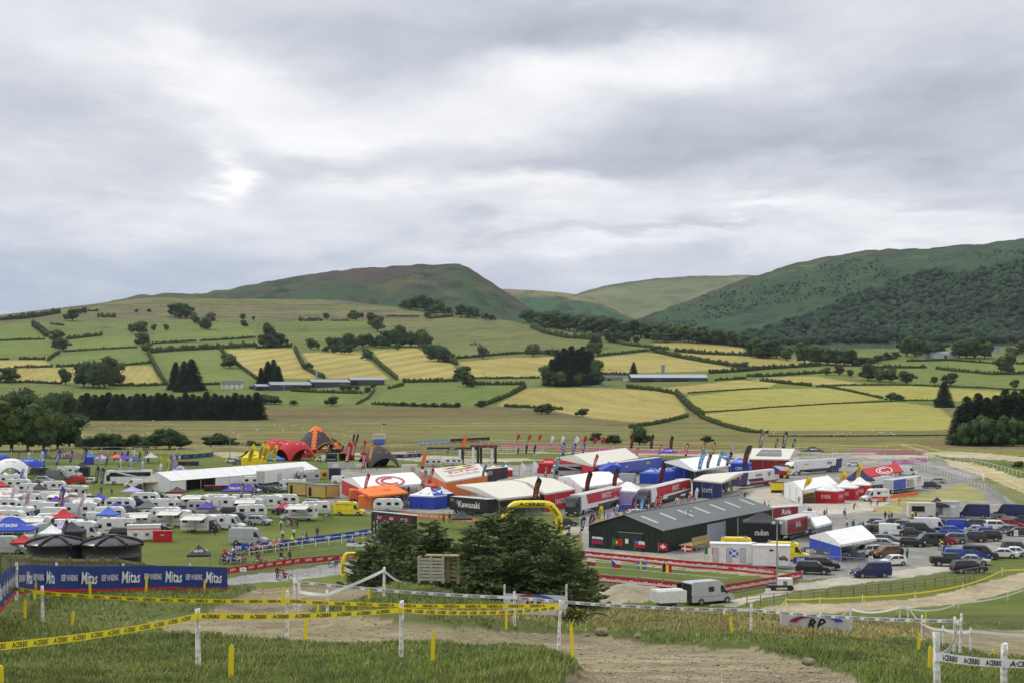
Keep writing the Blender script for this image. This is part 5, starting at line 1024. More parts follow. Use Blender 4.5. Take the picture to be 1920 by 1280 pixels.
def flag(u, ytop, ybase, shape, c, txt, tc, label, group=None, lean=0, mirror=False, c2=None, rz=None, lo=0):
 p = Gp(u, ybase); h = (ybase-ytop)*p[1]/F; a, b, d = flagmesh(shape, h, c, txt, tc, c2, lo)
 root = empty('feather_flag' if shape == 'f' else 'teardrop_flag' if shape == 't' else 'banner_flag', p, (rz if rz is not None else random.uniform(-.25,.25)) + (pi if mirror else 0), label, 'flag', group); root.rotation_euler[1] = radians(lean)*(-1 if mirror else 1)
 link(a, 'sail', root); link(b, 'pole', root); link(d, 'base', root); return root
CATS = dict(gazebo='gazebo',hatch='car',suv='car',estate='car',saloon='car',small_car='car',van_high='van',van_low='van',pickup_truck='pickup truck',motorhome='motorhome',caravan='caravan',coach='coach')
def V_(kind, color, opt, u, y, hd, label, group=None): return put(kind, color, opt, u, y, hd, label, CATS[kind], group, builder=gazebo if kind == 'gazebo' else None)
PK = 'vehicles in the gravel car park'; CP = 'vehicles in the grass camp'
for a in [
 ('van_low','navy','c',1633,1081,190,'dark blue van parked alone beside the road'),('small_car','white','',1675,1059,194,'small rounded white car just behind the dark blue van'),
 ('suv','bronze','',1662,1044,196,'brown car beside the white off-roader'),('suv','white','',1626,1042,200,'white off-roader at the corner of the blue marquee'),
 ('estate','silver','',1658,1026,-20,'silver car tucked behind the white off-roader'),('estate','grey','',1664,1018,-20,'grey saloon car in front of the plain white van'),
 ('hatch','black','',1709,1024,-15,'black hatchback at the front of the middle car row'),('van_low','white','',1677,1003,-12,'plain white van in the middle of the car park'),
 ('saloon','charcoal','',1708,1004,-20,'dark car half hidden behind the plain white van'),('hatch','slate','',1648,986,-20,'blue grey hatchback at the back left of the car park'),
 ('hatch','charcoal','',1682,986,-18,'dark hatchback at the back of the car park'),('van_low','charcoal','',1726,1001,-18,'dark grey van next to the white and navy van'),
 ('van_high','white','cabblue',1747,999,-18,'white van with navy front in the back row'),('van_low','blue','',1803,994,-12,'bright blue van right of the white and navy van'),
 ('hatch','midblue','',1785,1001,-15,'light blue car peeping out before the bright blue van'),('van_low','charcoal','minibus',1740,1022,184,'dark people carrier with doors open beside the cyclist'),
 ('hatch','red','',1768,1019,-10,'red car behind the hi-vis cyclist'),('suv','grey','',1786,1018,170,'grey off-roader right of the hi-vis cyclist'),
 ('suv','charcoal','',1821,1015,168,'large charcoal off-roader, second from right of its row'),('suv','black','x',1850,1013,166,'black off-roader at the right end of the middle row'),
 ('suv','white','x',1871,993,-12,'white electric car with black roof line by the white sign'),('suv','red','',1893,990,-12,'red off-roader behind the white electric car'),
 ('suv','charcoal','pod',1921,988,-14,'dark off-roader cut by the right edge of the photo'),('van_high','navy','',1825,970,160,'navy panel van with white logo beside the grey trailer'),
 ('van_high','navy','',1893,970,152,'navy panel van towing the flat trailer at far right'),('pickup_truck','black','',1781,1060,-8,'black pickup truck at the front of the car park'),
 ('suv','black','x',1816,1073,4,'black buggy behind the metal barrier at the front'),('estate','midblue','',1798,1046,-15,'bright blue estate behind the black pickup'),
 ('hatch','blue','',1826,1047,-16,'royal blue hatchback left of the dark minibus'),('saloon','silver','',1825,1058,-20,'pale silver car touching the black pickup'),
 ('van_low','charcoal','minibus',1838,1047,-18,'dark minibus left of the two white coupes'),('saloon','white','',1878,1045,166,'white coupe, left one of the pair'),('saloon','white','',1899,1042,166,'white coupe, right one of the pair'),
 ('suv','slate','',1907,1035,-18,'grey off-roader behind the two white coupes'),('suv','black','',1525,1075,-15,'black sporty off-roader nearest the red banner corner'),
 ('suv','black','x',1543,1067,-15,'black boxy off-roader behind the sporty one'),('suv','charcoal','',1747,915,-20,'dark off-roader beside the chequered trailer'),
 ('hatch','silver','',1757,905,160,'silver hatchback behind the dark off-roader on the gravel'),('hatch','white','',1600,873,170,'small white car near the upper race course')]: V_(*a, PK)
for a in [
 ('van_high','silver','crew open',1328,1130,30,'silver van with open rear doors beside the white box trailer'),
 ('van_high','yellow','medic',1390,1040,-10,'yellow ambulance van by the green barn door'),('van_high','yellow','medic x',1478,1050,-18,'yellow ambulance right of the toilet cabins'),
 ('van_high','yellow','medic',655,965,-6,'yellow ambulance parked alone on the grass'),('van_high','white','stripe crew',1641,938,196,'white race van with red stripes by the orange barriers'),
 ('van_high','orange','',663,938,100,'orange van seen from behind, left of the orange tent'),('van_high','white','brand',780,949,184,'white branded van before the blue and white tents'),
 ('van_low','red','',573,858,185,'red van at the right of the red dome tents'),('van_high','maroon','',468,858,185,'dark red van behind the yellow flags'),
 ('suv','white','',436,867,175,'white off-roader on the open grass'),('suv','grey','',447,870,170,'grey off-roader beside the white one on open grass'),
 ('van_low','white','',605,864,180,'white van left of the black serving stand'),('hatch','silver','',733,942,170,'silver car behind the small orange tent'),('hatch','grey','',795,934,200,'grey car beside the red pop-up tent'),
 ('coach','white','',241,907,193,'long white coach with dark windows'),('van_low','white','',252,912,190,'white van in front of the coach'),('suv','charcoal','',265,919,185,'dark car in front of the white van and coach'),
 ('van_high','grey','',108,898,-4,'dark grey van left of the white motorhome at the back'),('motorhome','white','',132,893,-8,'white motorhome behind the dark grey van'),
 ('suv','silver','',83,904,0,'silver off-roader before the dark caravan'),('van_low','red','stripe',139,906,175,'red and white patterned van'),('hatch','white','',167,905,175,'small white car left of the black feather flags'),
 ('caravan','charcoal','',78,893,0,'dark grey caravan at the back left'),('caravan','white','',35,917,4,'white caravan behind the pink lettered flags'),('caravan','white','l',58,926,-8,'white caravan behind the purple feather flag'),
 ('van_high','white','',101,944,-6,'tall white van in the left camp'),('motorhome','cream','',143,934,-8,'cream camper truck with box body'),('suv','charcoal','',179,943,-14,'dark off-roader beside the cream camper'),
 ('caravan','white','',273,945,2,'white caravan below the dark car'),('van_high','white','open',82,966,168,'white van with rear doors open'),('motorhome','white','awning',165,961,8,'white motorhome with cream awning behind the red tent'),
 ('caravan','white','',225,956,-4,'white caravan beside the blue tent'),('van_low','white','',168,979,178,'white van between the red and blue tents'),('motorhome','white','',36,979,-5,'white motorhome with dark scrawled graphics at left edge'),
 ('van_high','white','',8,973,0,'white van cut by the left edge'),('motorhome','white','awning g',70,1000,10,'white motorhome with grey awning beside the big blue tent'),('caravan','white','',100,989,20,'rounded white caravan between dark flags'),
 ('motorhome','white','g',150,1010,4,'white motorhome behind the dark grey tent'),('motorhome','white','bike',214,1003,178,'white motorhome with covered bike rack'),
 ('van_high','white','camper awning awningl',250,989,192,'white camper van with cream awning facing left'),('motorhome','white','awning x',330,986,-4,'white motorhome beside the folding chairs'),
 ('van_high','silver','',12,1037,5,'silver van at the left edge by the red tent'),('van_high','silver','',67,1012,-100,'pale van nose on behind the red tent'),
 ('motorhome','white','dark awning',378,996,-8,'white motorhome with black cab and open awning'),('van_high','white','camper vents',428,992,-15,'white camper van nose towards the parked silver van'),
 ('van_high','silver','',466,1020,-4,'large silver van parked alone near the riders'),('suv','silver','',486,983,-18,'silver grey off-roader right of the white camper van'),('suv','charcoal','',452,977,-16,'dark off-roader behind the silver one'),
 ('motorhome','white','awning awningl',560,974,170,'white motorhome seen from behind with awning on its left'),('motorhome','white','awning y',468,962,4,'white motorhome with wide awning in the middle of the camp'),
 ('van_high','silver','camper',381,963,-4,'high roofed silver van in the camp'),('hatch','silver','',336,969,10,'small silver car behind the black cab motorhome'),('hatch','slate','',350,959,10,'dark car left of the high roofed silver van'),
 ('caravan','white','awning',368,951,2,'white caravan with blue and white awning'),('caravan','white','l',405,949,-6,'rounded white caravan at the end of the row'),('caravan','white','',534,949,6,'white caravan before the yellow cabins'),
 ('motorhome','white','',506,955,-4,'white motorhome right of the blue lettered tents'),('caravan','white','',477,911,4,'large white caravan before the long marquee'),('van_high','white','camper',556,904,188,'white van at the end of the long marquee'),
 ('motorhome','white','g',545,921,176,'white motorhome left of the yellow cabins'),('suv','charcoal','',491,923,10,'dark off-roader right of the purple tents'),('estate','slate','',512,922,-8,'blue grey estate behind the metal fence'),
 ('estate','slate','',530,921,-8,'blue grey estate nearest the yellow cabins'),('motorhome','silver','',1060,893,188,'silver motorhome behind the white pitched tent'),('coach','silver','',1075,895,190,'long silver coach behind the white pitched tent'),
 ('van_high','silver','',1170,905,160,'silver truck cab beside the white pitched tent'),('caravan','white','',728,958,0,'white trailer with red stripes by the start arch'),('van_high','white','',1700,890,-20,'white camper at the right of the red canopy'),
 ('caravan','cream','',812,874,4,'cream caravan behind the large logo tent'),('caravan','white','',850,872,4,'white caravan behind the large logo tent'),('van_high','white','',52,962,172,'white van behind the open doored one'),
 ('caravan','white','l',10,958,0,'white cabin like caravan cut by the left edge'),('motorhome','white','',300,962,176,'white motorhome between caravan rows'),('caravan','white','',312,976,4,'white caravan between the camper van and the folding chairs'),('van_high','white','',60,948,4,'white van behind the deep purple tent'),('suv','charcoal','',436,966,-10,'dark off-roader between motorhome rows'),('estate','charcoal','',300,936,4,'dark estate beside the brown tent'),
 ('motorhome','silver','',575,905,-170,'silver motorhome at the marquee end'),('van_low','white','x',640,905,0,'white van beside the ring logo tent'),('suv','black','',1203,975,5,'black car before the large arch'),('hatch','charcoal','',1060,985,10,'dark car left of the orange teardrop flag'),('hatch','blue','',1170,958,170,'blue car at the lilac walled tent'),
 ('caravan','white','',205,975,8,'small white caravan behind the bike rack motorhome'),
 ('suv','slate','',240,962,6,'blue grey car behind the camper van with awning'),('hatch','charcoal','',118,925,0,'dark car behind the purple feather flag'),('estate','charcoal','',30,930,0,'dark car at the left edge behind the white tent'),
 ('saloon','slate','',1180,925,170,'dark car beside the lilac walled tent'),('hatch','white','',1195,968,10,'white car before the green barn roof')]: V_(*a, CP)
# lorries with liveries
def tx(mb, s, xr, xt, fx, z, h, c, shear=0., w=None, bold=.02):
 for sg in (-1, 1): mb.text(s, (xr+(xt-xr)*(fx if sg < 0 else fx), sg*1.275, z), (-sg,0,0), (0,0,1), h, K(c), bold=bold, shear=shear, width=w)
def band(mb, xr, xt, f0, f1, z0, z1, c, sk=0., e=1.258):
 for sg in (-1, 1): mb.poly([(xr+(xt-xr)*f0,sg*e,z0),(xr+(xt-xr)*f1,sg*e,z0),(xr+(xt-xr)*f1+sk,sg*e,z1),(xr+(xt-xr)*f0+sk,sg*e,z1)][::(1 if sg<0 else -1)], K(c))
def fantic(mb, xr, xt, H): band(mb,xr,xt,0,.86,2.0,H-.05,'red',1.2); band(mb,xr,xt,0,.62,1.08,1.5,'charcoal'); tx(mb,'FANTIC',xr,xt,.42,2.95,1.15,'white',.25,6.5); tx(mb,'RACING',xr,xt,.2,2.25,.42,'white',.25)
lorry(1168,946,1082,968,1,0,'black and red race lorry, nearest the yellow arch','black','white',fantic); lorry(1296,929,1215,953,1,0,'black and red race lorry left of the navy wall tent','black','white',fantic)
def wp(mb, xr, xt, H): band(mb,xr,xt,.66,1,1.06,H-.03,'navy',-1.0); band(mb,xr,xt,0,.6,1.06,1.4,'red',0,1.262); band(mb,xr,xt,.3,.6,1.5,2.3,'navy',1.5,1.264); tx(mb,'W',xr,xt,.2,3.0,1.3,'black',.2); tx(mb,'RACING',xr,xt,.42,3.05,.75,'black',.2); tx(mb,'RACING',xr,xt,.42,3.15,.35,'red',.2,3.8); band(mb,xr,xt,.86,.93,2.6,3.3,'orange',0,1.27); band(mb,xr,xt,.77,.82,2.6,3.3,'pink',0,1.27)
lorry(1460,907,1358,921,1,0,'navy and white race lorry facing left on the gravel','navy','white',wp)
def rf(mb, xr, xt, H): band(mb,xr,xt,0,.95,1.06,1.5,'navy'); band(mb,xr,xt,0,.14,1.06,H-.05,'navy',-.8,1.262); band(mb,xr,xt,.02,.3,1.06,2.0,'navy',-1.4,1.264); tx(mb,'rfme',xr,xt,.27,3.0,1.15,'navy',.15); tx(mb,'Federation',xr,xt,.8,3.0,.4,'red')
lorry(1577,883,1485,891,1,0,'white lorry with navy swoosh, farthest right of the lorries','white','white',rf)
def en(mb, xr, xt, H): band(mb,xr,xt,0,1,1.08,H-.02,'blue'); tx(mb,'ENERGY',xr,xt,.35,2.9,.7,'yellow',.2); tx(mb,'RACE',xr,xt,.85,2.6,.6,'white')
lorry(1242,881,1155,894,1,0,'blue trailer lorry with white cab behind the silver cab','white','blue',en)
def xm(mb, xr, xt, H): tx(mb,'MOTO',xr,xt,.45,2.9,1.1,'white',.2); tx(mb,'X',xr,xt,.72,2.9,1.,'red',.2)
lorry(886,912,952,903,-1,0,'black trailer lettered MOTO behind the cream tents','black','black',xm,cab=False,name='race_trailer',cat='trailer')
def ka(mb, xr, xt, H): tx(mb,'Kawasaki',xr,xt,.52,2.3,1.25,'white'); band(mb,xr,xt,.17,.25,2.2,3.,'grey',0,1.27); band(mb,xr,xt,.02,.12,2.7,3.3,'grey',0,1.27)
lorry(843,964,914,971,-1,0,'black trailer with large white lettering behind the fir trees','black','black',ka,cab=False,name='race_trailer',cat='trailer',H=3.6)
def ev(mb, xr, xt, H): tx(mb,'event',xr,xt,.84,2.9,.6,'slate',.2); band(mb,xr,xt,.3,.42,1.2,3.1,'lightgrey',0,1.262)
lorry(497,913,570,903,-1,0,'long white box trailer in front of the marquee','white','white',ev,cab=False,name='box_trailer',cat='trailer',H=4.1)
lorry(822,925,856,916,1,0,'black lorry cab and box beside the cream tents','black','black',None,name='race_lorry',Lfix=9)
def eb(mb, xr, xt, H): band(mb,xr,xt,0,.75,1.1,H-.1,'darkred'); tx(mb,'Ride',xr,xt,.4,2.4,1.,'white',.2)
lorry(1449,985,1512,980,-1,0,'white roofed maroon trailer behind the barn','white','white',eb,cab=False,name='race_trailer',cat='trailer',H=3.3); lorry(1476,1014,1537,998,-1,0,'maroon and white lorry right of the black tent','white','white',eb,H=3.5)
def fl(mb, xr, xt, H):
 band(mb,xr,xt,0,.4,1.1,H-.1,'blue'); tx(mb,'FT',xr,xt,.85,2.5,1.6,'darkred',.2)
 for i in range(6):
  for j in range(6):
   if (i+j) % 2: band(mb,xr,xt,.42+i*.04,.46+i*.04,1.2+j*.3,1.5+j*.3,'black',0,1.266)
lorry(1675,926,1732,917,-1,0,'blue and white trailer with chequered panel','white','white',fl,cab=False,name='race_trailer',cat='trailer',H=3.4)
lorry(1636,917,1676,912,-1,0,'long plain white trailer left of the chequered one','white','white',None,cab=False,name='box_trailer',cat='trailer',H=2.8)
lorry(1244,1148,1282,1146,-1,0,'small white box trailer behind the silver van','white','white',None,cab=False,name='box_trailer',cat='trailer',H=2.3,Lfix=3.2)
# food trailers and boxes
def boxthing(name, u, y, w, d, h, hd, col, label, cat, parts=(), z0=.0, roof=None, txt=None, group=None):
 p = Gp(u, y); root = empty(name, p, radians(hd), label, cat, group); mb = MB(); cm = K(col) if isinstance(col, str) else col; mb.box((0,0,z0+h/2),(w,d,h),cm)
 if txt: mb.text(txt[0],(0,-d/2-.015,z0+h*txt[3]),(1,0,0),(0,0,1),h*txt[2],K(txt[1]))
 mb.build('body', root); MB().box((0,0,z0+h+.06),(w+.16,d+.16,.12), K(roof or col) if isinstance(roof or col, str) else roof or col).build('roof', root)
 for nm, cx, cz, pw, ph, c in parts: MB().box((cx*w, -d/2-.02, z0+cz*h), (pw, .05, ph), c if not isinstance(c, str) else K(c)).build(nm, root)
 return root
DK = M_('dark_opening', (.008,.008,.009)); YC = mat('cabin_yellow', (.50,.36,.11), .6, var=.12)
def cabin(u, y, w, d, hd, label):
 r_ = boxthing('portable_cabin', u, y, w, d, 2.7, hd, YC, label, 'cabin', [('door',-.3,.42,.9,2.,DK)], .25, 'grey', group='yellow portable cabins')
 for sx in (-1,1):
  for sy in (-1,1): MB().box((sx*w/2,sy*d/2,1.5),(.12,.12,2.95),K('black')).build('corner_post', r_)
 MB().box((-w/2-.02,0,1.9),(.05,.8,.6),GLASS).build('window', r_)
cabin(605,932,6.4,4.2,-38,'yellow cabin on the right with dark corner posts'); cabin(566,928,6.4,3.,-38,'yellow cabin on the left behind its twin')
boxthing('generator',604,897,3.,1.6,1.8,8,'mustard','yellow generator left of the black container','generator',[('panel',.2,.5,1.,.9,'charcoal')],.3)
boxthing('container',628,897,3.2,2.6,2.9,4,'navy','dark container at the right of the yellow generator','container',[('door',0,.5,1.6,2.4,'black')])
def bins(u, y, label):
 p = Gp(u, y); root = empty('waste_bins', p, 0, label, 'waste bins')
 for i, c in enumerate(('black','charcoal','navy')): MB().box((i*2.2,0,.65),(2.0,1.2,1.3),K(c)).build('bin', root); MB().box((i*2.2,0,1.36),(2.06,1.3,.16),K('red' if i < 2 else 'navy')).build('lid', root)
bins(391,920,'waste bins with red lids in front of the marquee'); bins(341,872,'waste bins with red lids behind the white tent')
def toilet(u, y, w, h, label, doors=True):
 b = boxthing('toilet_cabin', u, y, w, 2.5, h, -9, 'white', label, 'toilet cabin', [('door',-.38,.45,.7,1.9,'lightgrey'),('door',-.08,.45,.7,1.9,'lightgrey'),('door',.22,.45,.7,1.9,'lightgrey')] if doors else [('window',.0,.8,.5,.25,GLASS)], .35)
 if doors:
  for cx in (-.38,-.08,.22): MB().box((cx*w,-1.258,.35+.45*h),(.78,.02,1.98),K('charcoal')).build('door_frame', b)
 MB().box((w/2+.01,-.2,.35+h*.8),(.03,.35,.25),GLASS).build('vent', b)
 for x in (-w*.35, w*.35): MB().box((x,-1.6,.3),(1.6,.7,.3),STEEL).build('step', b)
toilet(1374,1059,6.2,2.7,'white toilet cabin with three doors'); toilet(1446,1063,5.0,2.7,'white cabin with a curved red line beside the toilets',False)
boxthing('food_trailer',1727,971,5.0,2.3,2.5,-6,'cream','cream food trailer with open hatch','food trailer',[('hatch',-.15,.62,2.4,1.0,DK),('counter',-.15,.38,2.6,.12,'grey'),('wheel',.3,.0,.7,.6,RUBBER)],.4)
boxthing('catering_trailer',1775,970,4.4,2.3,2.7,-6,'lightgrey','pale grey catering trailer beside the black tent','food trailer',[('door',-.3,.45,.8,1.8,'grey'),('window',.22,.7,.9,.5,'white')],.4)
boxthing('tool_chest',305,1015,3.0,1.4,1.7,12,'red','red equipment chest on the grass','chest',[('handle',0,.7,.6,.1,'white')])
boxthing('generator',270,1013,5.2,1.6,2.2,12,'white','white generator trailer with red stripe','generator',[('stripe_panel',0,.75,5.1,.14,'red'),('vent',-.25,.35,.6,.5,'grey'),('vent',.1,.35,.6,.5,'grey')],.35)
boxthing('generator',1220,1029,2.1,1.2,1.0,-8,'skyblue','small blue generator by the barn','generator',[('panel',.25,.5,.5,.5,'charcoal')],.15)
boxthing('compactor',1457,925,3.0,2.2,2.4,-8,'yellow','yellow and black skip beside the navy lorry','skip',[('panel',0,.15,2.8,.6,'black')],.3,'black')
boxthing('store_box',1470,896,2.6,2.4,3.6,-8,'navy','tall navy box behind the navy lorry','container',[('door',0,.5,1.4,3.,'black')])
boxthing('store_box',768,888,4.4,3.,2.6,6,'cream','cream store box behind the logo tent','container',[('door',.2,.45,1.2,2.,'tan')])
boxthing('serving_stand',622,864,3.6,2.6,2.6,0,'charcoal','black serving stand behind the white van','stall',[('hatch',0,.55,2.6,1.2,DK),('counter',0,.3,2.9,.15,'white')])
boxthing('white_counter',651,876,12,1.,1.6,3,'lightgrey','long white counter under the black cone tent','counter',[('panel',-.3,.5,2,1.2,'white'),('panel',.3,.5,2,1.2,'white')])
boxthing('oil_drum_store',1474,1063,.9,.9,1.4,0,'maroon','maroon gas bottle cage beside the red line cabin','cage',[('door',0,.5,.6,1.2,'darkred')])
# tents
def tent3(u, y, c, opt, hd, lab): tent(u, y, c, opt, hd, lab, group='pop-up tents')
for a in [
 (90,869,'charcoal','s=3x3',5,'black pop-up tent at the back left, leftmost of three'),(108,869,'charcoal','s=3x3',0,'black pop-up tent at the back left, middle of three'),(125,869,'charcoal','s=3x3',-5,'black pop-up tent at the back left, rightmost of three'),
 (152,892,'black','s=4.5x4.5 walls=black p=4 e=2.6',10,'large black tent with black walls left of the coach'),(167,870,'midblue','s=4x4 walls=blue sides=sw p=4.2 e=2.6',8,'blue peaked tent at the back of the left camp'),
 (190,870,'lilac','s=4x4 p=3.4',0,'pale pink tent beside the blue peaked tent'),(233,871,'purple','s=5x4 p=3.3',0,'purple tent behind the coach'),(252,873,'blue','s=4x3 p=3',0,'blue tent behind the coach, right of the purple one'),
 (219,868,'orange','s=4x3 p=3',0,'orange tent at the back behind the coach'),(283,868,'lightgrey','s=4x4 p=3.8',0,'pale grey tent near the dark lettered flag'),
 (10,907,'white','s=3x3 tc=red text=RTX',0,'white pop-up tent with printed roof at left edge'),(30,907,'white','s=3x3 p=3',0,'smaller white pop-up tent at left edge'),(18,950,'white','s=4.5x4.5 e=2.4 p=4 tc=red text=RACING',4,'white tent with red lettering at left edge'),
 (105,962,'purple','s=4x4 p=3.6 c2=purple',0,'deep purple pop-up tent under the purple flag'),(135,953,'brown','s=5x4 p=2.9',0,'brown patterned tent beside the purple one'),(186,952,'blue','s=3x3',10,'small blue tent above the white caravans'),
 (203,984,'midblue','s=3.5x3.5 p=3.5',0,'blue pop-up tent between white caravans'),(119,990,'red','s=4x4 p=3.6',5,'red pop-up tent in the middle of the left camp'),(277,970,'slate','s=4x4 p=3.5',0,'grey purple pop-up tent beside the camper van'),
 (312,960,'brown','s=4x4 p=3.5',5,'dark brown pop-up tent by the caravan row'),(332,938,'maroon','s=4x4 p=3.2 c2=navy',0,'dark red and navy pop-up tent'),(338,895,'lilac','s=4.5x4 p=3.5 tc=navy text=HR',0,'pale lilac tent behind the marquee end'),
 (134,1018,'charcoal','s=4x4 p=3.6 walls=black sides=es wt=KTM tc=orange',8,'dark grey tent with orange lettered wall'),(97,1022,'white','s=3.5x3.5 p=3.4',0,'plain white pop-up tent left of the black tanks'),
 (44,1041,'red','s=3x3 p=3.2',0,'red pop-up tent beside the silver van and black tanks'),(22,1024,'blue','s=7x5 e=2.8 p=4.6 tc=white text=PIT_RACING',4,'big blue tent with white lettering at left edge'),
 (120,1012,'lilac','s=3x3 p=3',0,'pale tent peeping out behind the dark grey tent'),(442,937,'purple','s=6x4 e=2.2 p=3.8 tc=white text=TALON',4,'deep purple long tent left of the blue banners'),(467,936,'purple','s=5x4 e=2.1 p=3.5 c2=lilac',-4,'purple and lilac tent between blue banners'),
 (518,873,'midblue','s=5x4 e=2.3 p=3.4',0,'plain blue tent right of the yellow tent'),(475,874,'yellow','s=7x4.5 e=3 p=5 walls=yellow tc=black text=ACERBIS',0,'yellow tent with yellow walls under the yellow flags'),
 (703,951,'orange','s=5x5 e=2.5 p=4.2 walls=orange c2=orange',-38,'orange walled tent with dark roof beside the large orange tent'),
 (807,928,'red','s=3.5x3.5 p=3.4 tc=white text=RACE',5,'red pop-up tent before the black lorry'),(803,952,'white','s=6x5 e=2.8 p=4.4 c2=blue walls=blue sides=se tc=white text=H',-30,'blue and white tent with blue walls, left one'),
 (826,949,'blue','s=4x4 e=2.8 p=4.4 c2=white walls=navy sides=se tc=white text=H',-30,'blue and white tent with navy walls, right one'),(650,862,'red','s=5x4 e=2.6 p=3.6 walls=black sides=nw',0,'red roofed tent under the red feather flags'),
 (910,891,'lilac','s=4x4 p=3.4',0,'pale purple tent behind the logo tent'),(925,893,'white','s=4x4 p=3.4 walls=red sides=s tc=red text=G',0,'white tent with red mark and red wall, left one'),(948,892,'white','s=4x4 p=3.4 walls=red sides=se tc=red text=G',0,'white tent with red mark and red wall, right one'),
 (1029,886,'red','s=6.5x4.5 e=2.8 p=4.4 walls=red sides=sew tc=white text=HONDA',-6,'red tent with red walls left of the red wall marquee'),(1090,881,'red','s=5x4 e=2.8 p=4. tc=white text=HRC',-10,'red tent at the corner of the red wall marquee'),
 (1252,863,'purple','s=6x5 e=3 p=4.6 tc=white text=CLUB',0,'purple tent behind the blue lorry'),(1248,880,'navy','s=3x3 e=3 p=3.4 walls=navy',0,'dark booth at the end of the blue lorry'),
 (1222,905,'midblue','s=5x5 e=2.8 p=4.2 walls=blue sides=sew tc=white text=CERI',-25,'bright blue tent with walls, leftmost'),(1245,901,'midblue','s=5x5 e=2.8 p=4.2 walls=blue sides=se tc=white text=TM',-20,'bright blue tent right of the leftmost blue one'),(1275,895,'midblue','s=5x5 e=2.8 p=4.4 walls=blue sides=se tc=white text=RFX',-15,'bright blue tent under the orange lettered flag'),
 (1360,876,'midblue','s=5x5 e=3 p=4.6 tc=white text=MX',0,'bright blue tent behind the grey banner flag'),(1388,886,'midblue','s=6x5 e=3 p=4.4 walls=blue sides=se tc=white text=CERI wt=CERI',-20,'bright blue walled tent under the cream roof'),
 (1178,946,'white','s=7x6 e=3.2 p=5. walls=lilac sides=sew',-24,'white tent with pale lilac walls between the race lorries'),(1524,861,'charcoal','s=7x5 e=3.2 p=4.6 tc=white text=XMOTO',0,'dark grey tent behind the white lorry'),
 (1611,920,'navy','s=7x6 e=3 p=5.2',-10,'navy tent behind the red walled tents'),(1556,941,'white','s=5x4.5 e=2.8 p=4.4 walls=red tc=white wt=GET_ON_THE_GAS text=G',-35,'red walled tent with white lettering, nearest one'),
 (1586,935,'white','s=5x4.5 e=2.8 p=4.4 walls=red sides=se tc=white wt=GET_ON_THE_GAS',-25,'red walled tent with white lettering, middle one'),(1612,929,'white','s=5x4.5 e=2.8 p=4.4 walls=red sides=se tc=white wt=GAS',-20,'red walled tent with white lettering, beside the striped van'),
 (1757,970,'black','s=3.5x3.5 e=2.5 p=4.0',5,'black tent between the food trailers'),(1428,1013,'charcoal','s=6x5 e=3.2 p=4.6 walls=black sides=sew tc=white wt=stadium',-10,'black walled tent lettered stadium beside the barn'),
 (373,1066,'charcoal','s=3x3 p=3.4 tc=white text=GO',8,'dark grey pop-up tent behind the long blue banner'),(866,992,'charcoal','s=3.5x3.5 p=3.4',0,'dark tent seen between the fir trees'),(285,920,'tan','s=4x4 e=2.4 p=2.9 walls=cream sides=ew',10,'cream canvas shelter at the marquee end')]: tent3(*a)
dome(20,897,4.0,5.6,'white','white',20,'large white dome tent at the left edge',text='RACING',tcol='red'); dome(56,888,3.6,4.6,'blue','blue',10,'bright blue dome tent right of the white one',text='TEAM'); dome(3,878,3,4.5,'blue','blue',0,'blue dome tent cut by the left edge')
dome(520,861,5.4,7.2,'red','red',8,'red dome tent, left one of the pair',text='Honda'); dome(553,862,5.2,6.8,'red','red',40,'red dome tent, right one of the pair',text='Honda',walls='maroon')
dome(593,846,6.6,10.5,'charcoal','orange',45,'tall orange and black star tent',sharp=.62,text='KTM',tcol='orange',walls='charcoal')
dome(709,874,5.0,6.8,'charcoal','charcoal',30,'black cone tent with orange lettering',sharp=.8,text='RACING',tcol='orange',walls='black')
dome(628,845,1.8,3.4,'orange','orange',0,'small orange tunnel tent right of the star tent')
LOGOR = 'red'
def ring(mb, Q, r0, r1, c='red', k=.62):
 a, b = Q[0], Q[1]; o = (a+b)/2*.62 + (r0+r1)/2*.38; ex = (b-a)/2*.46; ey = ((r0+r1)/2-(a+b)/2)*.42; nn = np.cross(ex, ey); nn /= np.linalg.norm(nn); o = o + nn*.14
 for rr, r2 in ((1.,.86),(.66,.5)):
  P = [o + ex*cos(t)*rr + ey*sin(t)*rr for t in np.linspace(0, 2*pi, 25)]; R = [o + ex*cos(t)*r2 + ey*sin(t)*r2 for t in np.linspace(0, 2*pi, 25)]
  for i in range(24):
   if rr > .9 or 3 < i < 21: mb.quad(R[i], P[i], P[i+1], R[i+1], T(c))
 mb.text('RACING', o-ey*1.25, ex, ey, .9, T(c), width=np.linalg.norm(b-a)*.35)
canopy([(680,914),(796,905),(756,885),(641,896)],3.6,4.9,'white','white team tent with large red ring logo','x','wn',['red','white'],deco=ring)
def bull(mb, Q, r0, r1):
 a, b = Q[0], Q[1]; up = (r0+r1)/2-(a+b)/2; nn = np.cross(b-a, up); nn /= np.linalg.norm(nn); o = (a+b)/2 + up*.36 + nn*.65; ex = (b-a)/np.linalg.norm(b-a); LL = np.linalg.norm(b-a); mb.text('Red Bull', o, ex, up, 2.7, T('red'), width=.72*LL, bold=.04); ex = ex*LL/13; o2 = (a+b)/2 + up*.74 + nn*.5; u2 = up/np.linalg.norm(up)
 for s in (-1, 1): mb.poly([o2+ex*(s*x*1.15)+u2*z*2.4 for x, z in [(.6,.1),(1.6,.5),(2.6,.6),(3.8,.3),(5.,.5),(4.1,-.1),(3.,-.5),(2.,-.4),(1.,-.3)]][::s], T('darkred'))
 mb.poly([o2+ex*1.2*cos(t)-nn*.02+u2*1.5*sin(t) for t in np.linspace(0, 2*pi, 16)[:-1]], T('yellow'))
